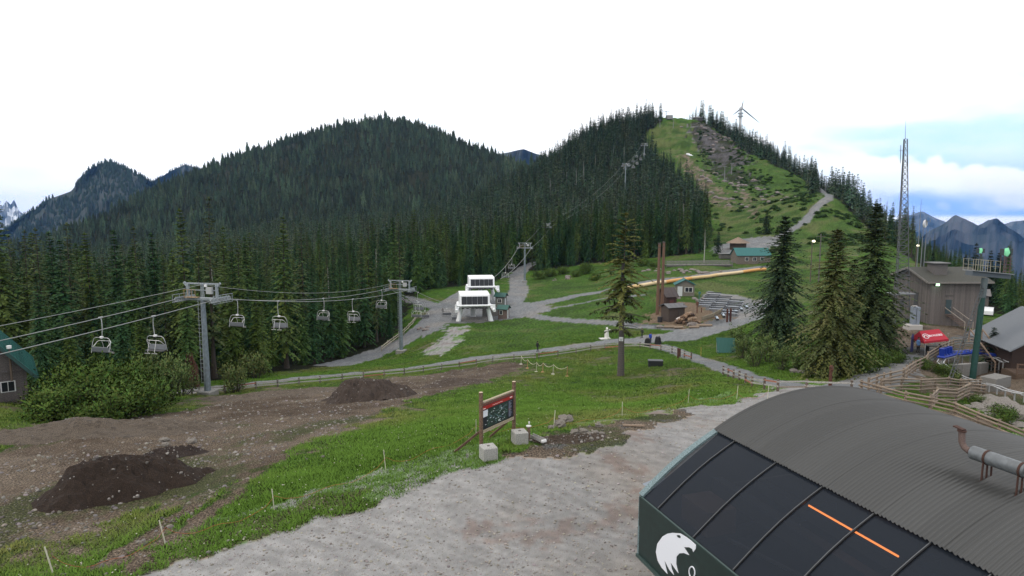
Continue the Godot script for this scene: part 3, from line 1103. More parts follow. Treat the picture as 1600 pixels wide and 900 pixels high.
	b.prism(PackedVector2Array([Vector2(2.2, 0.23), Vector2(2.26, 0.18), Vector2(2.34, 0.15), Vector2(2.41, 0.16), Vector2(2.37, 0.22), Vector2(2.27, 0.25)]), O - w * 0.012, a, Vector3.DOWN, -w * 0.006)
	obj("emblem_eye", b, mat(Color(0.008, 0.022, 0.02), 0.4), logo)
	b = B.new()  # the first looped strokes of the script lettering that runs on out of view
	for q in [[3.0, 0.9, 0.13, 0.17], [3.32, 1.02, 0.12, 0.1], [3.6, 1.05, 0.1, 0.1]]:
		var p := []
		for k in 15:
			var an := TAU * k / 14.0 + 2.0
			p.append(O - w * 0.012 + a * (q[0] + cos(an) * q[2] + 0.25 * sin(an) * q[3]) + Vector3.DOWN * (q[1] - sin(an) * q[3]))
		b.tube(p, 0.021, 5)
	b.tube([O - w * 0.012 + a * 2.9 + Vector3.DOWN * 1.05, O - w * 0.012 + a * 3.05 + Vector3.DOWN * 1.3, O - w * 0.012 + a * 3.25 + Vector3.DOWN * 1.12], 0.021, 5)
	obj("script_lettering", b, white, st)
	# inside: a floor, a back wall, machinery beams and a lit strip lamp
	b = B.new()
	b.quad(at.call(0.1, -2.7, -3.8), at.call(L, -2.7, -3.8), at.call(L, 8, -3.8), at.call(0.1, 8, -3.8), Vector3.UP)
	b.quad(at.call(0.1, 3.5, -3.8), at.call(L, 3.5, -3.8), at.call(L, 3.5, 0.9), at.call(0.1, 3.5, 0.9), -w)
	b.quad(at.call(0.1, 8.0, -1.9), at.call(L, 8.0, -1.9), at.call(L, 8.0, -0.1), at.call(0.1, 8.0, -0.1), w)
	obj("inner_shell", b, mat(Color(0.022, 0.02, 0.02), 0.8), st)
	b = B.new()
	b.beam(at.call(0.6, -0.4, -1.6), at.call(L, -0.4, -1.6), 0.35, 0.5)
	b.beam(at.call(0.5, 1.4, -1.9), at.call(L, 1.4, -1.9), 0.3, 0.35)
	for t in [2.0, 5.5, 9.0]:
		b.beam(at.call(t, -2.3, -2.6), at.call(t, 3.0, -2.2), 0.22, 0.3)
	b.tube([at.call(3.2, -1.9, -1.9), at.call(7.5, -1.4, -1.5)], 0.05)
	obj("machinery_beam", b, mat(Color(0.05, 0.052, 0.06), 0.6), st)
	b = B.new()
	b.box(at.call(1.7, -1.5, -1.9), Vector3(1.0, 0.75, 1.3), Basis(w, Vector3.UP, w.cross(Vector3.UP)))
	obj("machine_housing", b, mat(Color(0.2, 0.11, 0.075), 0.6), st)
	b = B.new()
	b.tube([at.call(4.6, -0.52, -0.5), at.call(7.25, -0.52, -0.5)], 0.025, 8)
	var e := StandardMaterial3D.new()
	e.albedo_color = Color(1, 0.8, 0.6)
	e.emission_enabled = true
	e.emission = Color(1.0, 0.55, 0.25)
	e.emission_energy_multiplier = 7.0
	var lamp := obj("strip_lamp_tube", b, e, st)
	var li := OmniLight3D.new()
	li.name = "strip_lamp_light"
	li.light_color = Color(1, 0.6, 0.3)
	li.light_energy = 0.12
	li.light_size = 0.1
	li.omni_range = 12.0
	li.omni_attenuation = 2.0
	li.shadow_enabled = true
	add_child(li)
	li.position = at.call(5.9, -0.52, -0.68)
	# legs that carry the station, below the fascia
	for t in [1.5, 6.0, 11.0]:
		for s in [-1.8, 6.5]:
			var p: Vector3 = at.call(t, s, 0)
			b = B.new()
			b.tube([Vector3(p.x, hgt(p.x, p.z) - 0.3, p.z), at.call(t, s, -3.8)], 0.32, 12)
			obj("leg", b, mat(Color(0.03, 0.045, 0.045), 0.5), st)
	b = B.new()
	b.prism(PackedVector2Array([Vector2(0, 0), Vector2(0.75, 0.12), Vector2(0.75, 0.0), Vector2(0.55, -0.38)]), at.call(-0.42, -2.25, -1.95), (w * 0.9 + Vector3.UP * 0.1).normalized(), Vector3.UP, -a * 0.5)
	obj("side_bracket", b, mat(Color(0.2, 0.23, 0.27), 0.5, 0.3), st)
	# the silencer standing on the roof
	var sil := thing("exhaust_silencer", "silver exhaust silencer with rusty bands standing on the corrugated roof", "exhaust pipe")
	var ax := func(t: float, s: float, y: float) -> Vector3: return at.call(t, s, vault.call(s) + y)
	b = B.new()
	var p0: Vector3 = ax.call(6.72, 2.25, 0.56)
	var p1: Vector3 = ax.call(7.95, 2.25, 0.56)
	b.tube([p0, p0.lerp(p1, 0.01), p0.lerp(p1, 0.99), p1], [0.15, 0.165, 0.165, 0.15], 20)
	obj("silencer_drum", b, mat(Color(0.13, 0.14, 0.148), 0.5, 0.2, "blotch", Vector3(1.2, 1.2, 1.2)), sil)
	var rust := mat(Color(0.09, 0.038, 0.026), 0.9, 0.0, "clod", Vector3(0.4, 0.4, 0.4))
	for f in [0.3, 0.93]:
		b = B.new()
		b.tube([p0.lerp(p1, f - 0.02), p0.lerp(p1, f + 0.02)], 0.178, 20)
		var band := obj("band", b, rust, sil)
		for s in [-0.16, 0.0, 0.16]:
			b = B.new()
			var q: Vector3 = p0.lerp(p1, f) + w * s * 0.9
			var foot: Vector3 = ax.call(6.72 + 1.23 * f, 2.25 + s * 0.95, 0.0)
			b.beam(q + Vector3.DOWN * 0.12, foot, 0.03, 0.03)
			b.box(foot + Vector3.UP * 0.02, Vector3(0.1, 0.03, 0.1))
			obj("leg", b, rust, band)
	b = B.new()
	b.tube([p1, p1.lerp(p0, -0.35)], 0.07, 12)
	obj("inlet_pipe", b, mat(Color(0.25, 0.2, 0.19), 0.7, 0.3, "clod", Vector3(0.4, 0.4, 0.4)), sil)
	b = B.new()
	var e0 := p0 - a * 0.08
	b.tube([p0, e0, e0 - a * 0.12 + Vector3.UP * 0.05, e0 - a * 0.19 + Vector3.UP * 0.16, e0 - a * 0.21 + Vector3.UP * 0.42], 0.075, 12)
	var pipe := obj("outlet_pipe", b, mat(Color(0.22, 0.15, 0.13), 0.75, 0.2, "clod", Vector3(0.4, 0.4, 0.4)), sil)
	b = B.new()
	b.tube([p0, p0 - a * 0.05], 0.1, 12)
	b.tube([e0 - a * 0.21 + Vector3.UP * 0.42, e0 - a * 0.21 + Vector3.UP * 0.45], 0.1, 12)
	b.beam(e0 - a * 0.16 + Vector3.UP * 0.47, e0 - a * 0.4 + Vector3.UP * 0.5, 0.13, 0.03)
	obj("flange", b, rust, pipe)

# ---------------------------------------------------------------- chairlift
var galv := Color(0.27, 0.3, 0.32)

func wheel(b: B, c: Vector3, axis: Vector3, r: float) -> void:
	var p := []
	var x := axis.cross(Vector3.UP).normalized()
	for k in 13:
		var a := TAU * k / 12.0
		p.append(c + (x * cos(a) + Vector3.UP * sin(a)) * r)
	b.tube(p, r * 0.22, 5, false)
	for k in 3:
		var a := PI * k / 3.0
		var d := (x * cos(a) + Vector3.UP * sin(a)) * r
		b.beam(c - d, c + d, 0.05, 0.05)

# a lift tower at its own origin: h to the rope, arms across x, the ropes run along z
func lift_tower(h: float, label: String, at: Vector3, turn: float, lean := 0.0) -> Node3D:
	var o := thing("lift_tower", label, "lift tower", at, turn, "lift towers")
	var m := mat(galv, 0.55, 0.3, "blotch", Vector3(2, 4, 2))
	var b := B.new()
	b.cbox(Vector3(0, 0.1, 0), Vector3(1.7, 0.9, 1.7), 0.08)
	obj("footing", b, mat(Color(0.4, 0.39, 0.37), 0.9, 0.0, "clod"), o)
	b = B.new()
	b.tube([Vector3(0, 0.3, 0), Vector3(0, 0.5, 0), Vector3(0, h - 0.2, 0)], [0.42, 0.37, 0.25], 16)
	obj("pole", b, mat(Color(0.2, 0.24, 0.27), 0.5, 0.3, "blotch", Vector3(2, 4, 2)), o)
	b = B.new()
	for s in [-0.2, 0.2]:
		b.beam(Vector3(s - 0.1, 1.5, 0.52), Vector3(s - 0.1, h, 0.42), 0.04, 0.04)
	for k in int((h - 1.5) / 0.45):
		b.beam(Vector3(-0.3, 1.6 + k * 0.45, 0.61), Vector3(0.1, 1.6 + k * 0.45, 0.61), 0.03, 0.03)
	obj("ladder", b, m, o)
	b = B.new()
	b.cbox(Vector3(0, h - 0.15, 0), Vector3(4.6, 0.34, 0.4), 0.04)
	for s in [-1.0, 1.0]:
		b.cbox(Vector3(s * 1.95, h + 0.75, 0), Vector3(0.24, 1.5, 0.3), 0.03)
		b.beam(Vector3(s * 1.95, h + 1.2, 0), Vector3(s * 2.45, h + 1.72, 0), 0.2, 0.22)
	obj("crossarm", b, m, o)
	b = B.new()
	b.box(Vector3(0, h + 1.6, 0), Vector3(4.5, 0.16, 0.18))
	b.box(Vector3(0, h + 0.85, 0), Vector3(3.8, 0.1, 0.1))
	for s in [-0.22, 0.0, 0.22]:
		b.beam(Vector3(s, h - 0.2, 0), Vector3(s * 0.6, h + 1.7, 0), 0.07, 0.07)
	obj("lifting_frame", b, m, o)
	b = B.new()
	b.box(Vector3(1.1, h + 0.85, 0.15), Vector3(0.75, 0.75, 0.3))
	obj("control_box", b, mat(Color(0.36, 0.37, 0.37), 0.6), o)
	b = B.new()
	b.box(Vector3(0.6, h + 1.4, 0.15), Vector3(0.26, 0.26, 0.2))
	obj("floodlight", b, mat(Color(0.75, 0.75, 0.75), 0.4), o)
	for s in [-1.0, 1.0]:
		b = B.new()
		b.beam(Vector3(s * 2.35, h + 0.05, -1.5), Vector3(s * 2.35, h + 0.05, 1.5), 0.1, 0.18)
		for k in 2:
			b.box(Vector3(s * 2.35, h - 0.35, -0.9 + k * 1.8), Vector3(0.45, 0.05, 1.5))
		b.tube([Vector3(s * 2.75, h - 0.5, -1.6), Vector3(s * 2.75, h - 0.5, 1.6)], 0.03, 5)
		for k in 4:
			b.beam(Vector3(s * 2.75, h - 0.5, -1.5 + k), Vector3(s * 2.75, h + 0.4, -1.5 + k), 0.04, 0.04)
		b.tube([Vector3(s * 2.75, h + 0.4, -1.6), Vector3(s * 2.75, h + 0.4, 1.6)], 0.03, 5)
		var sh := obj("sheave_beam", b, m, o)
		for k in 6:
			b = B.new()
			wheel(b, Vector3(s * 2.4, h - 0.18, -1.4 + 0.56 * k), Vector3(1, 0, 0), 0.24)
			obj("sheave", b, mat(Color(0.33, 0.35, 0.36), 0.5, 0.3), sh)
	b = B.new()
	b.box(Vector3(-1.2, h + 0.05, 0.3), Vector3(1.7, 0.05, 0.6))
	for k in 4:
		b.beam(Vector3(-2.0 + k * 0.5, h + 0.05, 0.58), Vector3(-2.0 + k * 0.5, h + 0.95, 0.58), 0.04, 0.04)
	b.beam(Vector3(-2.0, h + 0.95, 0.58), Vector3(-0.5, h + 0.95, 0.58), 0.04, 0.04)
	obj("work_platform", b, mat(Color(0.3, 0.2, 0.1), 0.7), o)
	return o

var chair0: Node3D

# a four-seat chair hanging from the rope at its origin; its back faces +z
func make_chair() -> Node3D:
	var o := thing("lift_chair", "", "chairlift chair", Vector3.ZERO, 0.0, "chairs hanging on the lift")
	var m := mat(Color(0.42, 0.43, 0.43), 0.45, 0.4)
	var b := B.new()
	b.cbox(Vector3(0, 0.02, 0), Vector3(0.12, 0.16, 0.5), 0.03)
	b.tube([Vector3(0, 0, 0), Vector3(0.1, -0.3, 0), Vector3(0.14, -0.9, 0.02), Vector3(0.1, -1.7, 0.05), Vector3(0, -1.95, 0.05)], 0.045, 7)
	obj("hanger", b, m, o)
	b = B.new()
	b.tube([Vector3(-1.05, -3.5, 0.35), Vector3(-1.1, -2.5, 0.1), Vector3(-0.95, -2.1, 0.05), Vector3(-0.7, -1.98, 0.05), Vector3(0.7, -1.98, 0.05), Vector3(0.95, -2.1, 0.05), Vector3(1.1, -2.5, 0.1), Vector3(1.05, -3.5, 0.35)], 0.036, 7)
	obj("frame", b, m, o)
	b = B.new()
	b.cbox(Vector3(0, -1.95, 0.05), Vector3(0.34, 0.22, 0.22), 0.04)
	obj("hanger_joint", b, mat(Color(0.65, 0.65, 0.65), 0.5), o)
	b = B.new()
	b.cbox(Vector3(0, -3.42, -0.05), Vector3(2.05, 0.09, 0.55), 0.03)
	obj("seat", b, mat(Color(0.05, 0.05, 0.055), 0.6), o)
	b = B.new()
	b.cbox(Vector3(0, -3.12, 0.28), Vector3(2.05, 0.52, 0.07), 0.025, Basis(Vector3.RIGHT, 0.16))
	obj("backrest", b, mat(Color(0.15, 0.16, 0.175), 0.55), o)
	b = B.new()
	b.tube([Vector3(-0.85, -2.85, 0.25), Vector3(-0.85, -2.45, -0.2), Vector3(-0.7, -2.35, -0.3), Vector3(0.7, -2.35, -0.3), Vector3(0.85, -2.45, -0.2), Vector3(0.85, -2.85, 0.25)], 0.032, 6)
	b.tube([Vector3(-0.4, -2.36, -0.3), Vector3(-0.4, -3.5, -0.6), Vector3(-0.75, -3.62, -0.62), Vector3(-0.1, -3.62, -0.62)], 0.025, 5)
	b.tube([Vector3(0.4, -2.36, -0.3), Vector3(0.4, -3.5, -0.6), Vector3(0.1, -3.62, -0.62), Vector3(0.75, -3.62, -0.62)], 0.025, 5)
	obj("safety_bar", b, mat(Color(0.6, 0.6, 0.58), 0.45, 0.3), o)
	return o

func rope_points(a: Vector3, b: Vector3, sag: float) -> Array:
	var p := []
	for k in 25:
		var f := k / 24.0
		p.append(a.lerp(b, f) + Vector3.DOWN * sag * 4.0 * f * (1.0 - f))
	return p

func rope(a: Vector3, b: Vector3, sag: float, r: float, label: String, called := "haul_rope") -> void:
	var m := B.new()
	m.tube(rope_points(a, b, sag), r, 5)
	single(called, m, mat(Color(0.3, 0.31, 0.31), 0.5, 0.4), label, "cable", Vector3.ZERO, 0.0, "ropes of the chairlift")

func hang(a: Vector3, b: Vector3, sag: float, f: float, turn: float, label: String) -> void:
	var p := a.lerp(b, f) + Vector3.DOWN * sag * 4.0 * f * (1.0 - f)
	if chair0 == null:
		chair0 = make_chair()
		chair0.position = p
		chair0.rotation.y = turn
		chair0.set_meta("label", label)
		return
	dup(chair0, p, turn, label)

func build_lift() -> void:
	var feet := [g(Vector2(-35.34, -72.55)), g(Vector2(-21.78, -123.69)), g(Vector2(4.57, -227.55)), g(Vector2(15.4, -295.86)), Vector3(Vector3(77.02, 8.96, -440)), Vector3(Vector3(105.64, 47.67, -520))]
	feet[3] = g(Vector2(feet[3].x, feet[3].z))
	for k in [4, 5]:
		feet[k].y = hgt(feet[k].x, feet[k].z)
	var hs := [11.4, 12.6, 12.4, 14.0, 23.0, 16.0]
	var labels := ["tall grey lift tower by the gravel path at the leafy bushes", "grey lift tower beside the road with the log railing", "grey lift tower on the grass where the road climbs into the forest", "grey lift tower half hidden among trees above the curving road", "lift tower standing out of the trees low on the right hill", "lift tower near the top of the wooded hill beside the ski run"]
	var tops := []
	for k in 6:
		var d: Vector3 = (feet[mini(k + 1, 5)] - feet[maxi(k - 1, 0)]) * Vector3(1, 0, 1)
		if k == 0:
			d = (feet[1] - feet[0]) * Vector3(1, 0, 1)
		if k == 2:
			d = feet[3] - feet[2]
		var turn := atan2(-d.x, -d.z)
		lift_tower(hs[k], labels[k], feet[k], turn)
		var x := Vector3(cos(turn), 0, -sin(turn))
		tops.append([feet[k] + Vector3.UP * hs[k] - x * 2.4, feet[k] + Vector3.UP * hs[k] + x * 2.4, turn, feet[k] + Vector3.UP * (hs[k] + 1.5)])
	# towards the camera the ropes leave the picture on the left
	var back: Vector3 = (feet[0] - feet[1]).normalized() * 60.0
	var t0 = tops[0]
	var far0: Vector3 = t0[0] + Vector3(back.x, -1.5, back.z)
	var far1: Vector3 = t0[1] + Vector3(back.x, -1.5, back.z)
	rope(far0, t0[0], 0.7, 0.045, "upper haul rope running left from the tall lift tower above the brown house")
	rope(far1, t0[1], 0.7, 0.045, "lower haul rope running left from the tall lift tower past two chairs")
	rope(t0[3] + Vector3(back.x, -1.2, back.z), t0[3], 0.6, 0.03, "thin signal line above the haul ropes left of the tall tower", "signal line".replace(" ", "_"))
	var t1 = tops[1]
	rope(t0[0], t1[0], 1.2, 0.04, "haul rope between the two near lift towers, on the forest side")
	rope(t0[1], t1[1], 1.2, 0.04, "haul rope between the two near lift towers, on the meadow side")
	rope(t0[3], t1[3], 1.6, 0.026, "thin signal line strung between the two near lift towers", "signal_line")
	var w0: Vector3 = g(Vector2(-9.72, -147.73), 3.0)
	rope(t1[0], w0 + Vector3(-2.4, 0, 0), 1.0, 0.04, "haul rope from the second tower down to the white station, forest side")
	rope(t1[1], w0 + Vector3(2.4, 0, 0), 1.0, 0.04, "haul rope from the second tower down to the white station, meadow side")
	var up0: Vector3 = g(Vector2(-4.38, -173.74), 6.0)
	for s in 2:
		var side: String = ["left", "right"][s]
		rope(up0 + Vector3(-1.2 + 2.4 * s, 0, 0), tops[2][s], 1.2, 0.05, "dark %s haul rope climbing from the rear white station to the road tower" % side)
		for k in range(2, 5):
			rope(tops[k][s], tops[k + 1][s], [0, 0, 0.8, 4.0, 2.0][k], 0.03, ["", "", "%s haul rope between the road tower and the half hidden tower", "%s haul rope climbing through the trees of the right hill", "%s haul rope running up beside the ski run to the top tower"][k] % side)
	hang(far0, t0[0], 0.7, 0.812, t0[2], "empty chair seen from the front, leftmost, above the bushes")
	hang(far1, t0[1], 0.7, 0.839, t0[2] + PI, "empty chair with pale back towards us, second left of the tall tower")
	var nm := ["first", "second", "third"]
	var q := [0.166, 0.553, 0.941]
	for k in q.size():
		hang(t0[0], t1[0], 1.2, q[k], t0[2], "empty chair on the forest side rope, %s right of the tall tower" % nm[k])
	q = [0.201, 0.567]
	for k in q.size():
		hang(t0[1], t1[1], 1.2, q[k], t0[2] + PI, "empty pale backed chair on the meadow side rope, %s right of the tall tower" % nm[k])
	hang(t1[1], w0 + Vector3(2.4, 0, 0), 1.0, 0.08, t0[2] + PI, "empty chair just passing the second lift tower")
	hang(t1[0], w0 + Vector3(-2.4, 0, 0), 1.0, 0.35, t0[2], "empty chair low over the road past the second tower")
	for k in 2:
		hang(up0 + Vector3(-1.2, 0, 0), tops[2][0], 1.2, 0.45 + 0.25 * k, tops[2][2], ["dark chair rising from the rear white station, lower one", "dark chair rising towards the road tower, upper one"][k])
	for k in 4:
		hang(tops[4][0], tops[5][0], 2.0, 0.12 + 0.2 * k, tops[4][2], "small far chair on the left rope up the hill, %s from below" % ["first", "second", "third", "fourth"][k])
		hang(tops[4][1], tops[5][1], 2.0, 0.2 + 0.2 * k, tops[4][2] + PI, "small far chair on the right rope up the hill, %s from below" % ["first", "second", "third", "fourth"][k])

# a white lift station: a shell over the bull wheel with a dark row of windows in front, on two legs. Front is +z.
func white_station(label: String, at: Vector3, turn: float, legs: bool, s: float) -> void:
	var o := thing("white_lift_station", label, "lift station", at, turn)
	var white := mat(Color(0.78, 0.8, 0.82), 0.45)
	var b := B.new()
	var side := PackedVector2Array([Vector2(2.7, 3.6), Vector2(2.2, 6.1), Vector2(1.6, 6.35), Vector2(-4.6, 6.35), Vector2(-5.2, 6.1), Vector2(-5.6, 3.6)])
	b.prism(side, Vector3(-2.9, 0, 0), Vector3(0, 0, 1), Vector3.UP, Vector3(5.8, 0, 0))
	obj("shell", b, white, o)
	var n := Vector3(0, 0.5, 2.5).normalized()
	for k in 5:
		b = B.new()
		var x := -2.55 + 1.02 * k
		b.box(Vector3(x + 0.51, 4.85, 2.47), Vector3(0.98, 2.0, 0.08), Basis(Vector3.RIGHT, -0.197))
		obj("window_pane", b, mat(Color(0.008, 0.01, 0.014), 0.4), o)
	b = B.new()
	for k in 3:
		b.box(Vector3(2.91, 5.0, -3.6 + k * 1.7), Vector3(0.05, 1.5, 1.5))
	obj("side_window", b, mat(Color(0.15, 0.28, 0.34), 0.2), o)
	for q in [-1.0, 1.0]:
		b = B.new()
		b.tube([Vector3(q * 3.6, 3.0, 5.2), Vector3(q * 3.3, 3.45, 2.6), Vector3(q * 3.0, 3.5, -5.5)], 0.33, 10)
		obj("track_rail", b, white, o)
		b = B.new()
		b.tube([Vector3(q * 3.6, 3.0, 4.4), Vector3(q * 3.6, 4.3, 4.3)], 0.26, 8)
		obj("rail_end_post", b, white, o)
	b = B.new()
	b.tube([Vector3(-3.6, 4.05, 4.3), Vector3(3.6, 4.05, 4.3)], 0.22, 8)
	obj("cross_rail", b, white, o)
	b = B.new()
	wheel(b, Vector3(0, 3.2, 0), Vector3(1, 0, 0), 0.1)
	var p := []
	for k in 25:
		p.append(Vector3(cos(TAU * k / 24.0) * 2.3, 3.2, sin(TAU * k / 24.0) * 2.3 - 0.5))
	b.tube(p, 0.13, 6, false)
	for k in 3:
		var e := Vector3(cos(PI * k / 3.0) * 2.3, 0, sin(PI * k / 3.0) * 2.3)
		b.beam(Vector3(0, 3.2, -0.5) - e, Vector3(0, 3.2, -0.5) + e, 0.14, 0.14)
	b.box(Vector3(0, 3.5, -1.5), Vector3(1.6, 0.5, 4.0))
	obj("bull_wheel", b, mat(Color(0.08, 0.085, 0.09), 0.6, 0.2), o)
	for k in 6:
		b = B.new()
		b.box(Vector3(-2.3 + 0.9 * k, 3.35, 2.9), Vector3(0.5, 0.4, 0.5))
		obj("tyre_bank", b, mat(Color(0.05, 0.05, 0.055), 0.8), o)
	for q in [-1.0, 1.0]:
		for e in ([1.2] if legs else [-2.0]):
			b = B.new()
			b.tube([Vector3(q * 3.3, -0.4, e + 0.6), Vector3(q * 2.5, 3.6, e)], [0.5, 0.34], 12)
			obj("leg", b, white, o)
	b = B.new()
	b.tube([Vector3(0, -0.4, -4.2), Vector3(0, 3.6, -4.0)], [0.6, 0.45], 12)
	obj("leg", b, white, o)
	o.scale = Vector3(s * 1.16, s, s)

func hut(called: String, label: String, at: Vector3, turn: float, w: float, d: float, h: float, rise: float, wall: Color, roof: Color, windows: Array, cat := "hut", door := Color(0.5, 0.52, 0.53)) -> Node3D:
	# gable hut: ridge along x; windows: [face 0 front +z / 1 right +x, x, y, w, h, is door]
	var o := thing(called, label, cat, at, turn)
	var b := B.new()
	b.prism(PackedVector2Array([Vector2(-d / 2, -0.4), Vector2(d / 2, -0.4), Vector2(d / 2, h), Vector2(0, h + rise), Vector2(-d / 2, h)]), Vector3(-w / 2, 0, 0), Vector3(0, 0, 1), Vector3.UP, Vector3(w, 0, 0))
	obj("wall", b, wood(wall), o)
	for s in [-1.0, 1.0]:
		b = B.new()
		var over := 0.35
		var e := Vector3(0, h + rise + 0.06, 0)
		var f := Vector3(0, h - over * rise / (d / 2) + 0.06, s * (d / 2 + over))
		b.beam((e + f) * 0.5 - Vector3(w / 2 + over, 0, 0), (e + f) * 0.5 + Vector3(w / 2 + over, 0, 0), e.distance_to(f), 0.1, (e - f).cross(Vector3.RIGHT) * -s)
		var rf := obj("roof", b, mat(roof, 0.55, 0.1, "blotch", Vector3(2, 2, 2)), o)
		b = B.new()
		var nr := int(w / 0.8)
		for k in nr + 1:
			var x := Vector3(-w / 2 - over + (w + 2 * over) * k / nr, 0.075, 0)
			b.beam(e + x, f + x, 0.05, 0.05)
		obj("roof_seam", b, mat(roof * 1.1, 0.55), rf)
	for q in windows:
		b = B.new()
		var c := Vector3(q[1], q[2], d / 2 + 0.02) if q[0] == 0 else Vector3(w / 2 + 0.02, q[2], q[1])
		var sz := Vector3(q[3], q[4], 0.08) if q[0] == 0 else Vector3(0.08, q[4], q[3])
		b.box(c, sz + Vector3(0.16, 0.16, 0) if q[0] == 0 else sz + Vector3(0, 0.16, 0.16))
		var fr := obj("door" if q[5] else "window", b, mat(Color(0.6, 0.6, 0.58) if not q[5] else door, 0.6), o)
		if q[5]:
			b = B.new()
			b.box(c + (Vector3(q[3] * 0.35, 0, 0.06) if q[0] == 0 else Vector3(0.06, 0, q[3] * 0.35)), Vector3(0.08, 0.08, 0.08))
			obj("handle", b, mat(Color(0.1, 0.1, 0.1), 0.4, 0.8), fr)
			continue
		for k in 2:
			b = B.new()
			var off: float = (k - 0.5) * q[3] * 0.5
			b.box(c + (Vector3(off, 0, 0.02) if q[0] == 0 else Vector3(0.02, 0, off)), Vector3(q[3] * 0.44, q[4], 0.08) if q[0] == 0 else Vector3(0.08, q[4], q[3] * 0.44))
			obj("pane", b, mat(Color(0.02, 0.024, 0.03), 0.08), fr)
	return o

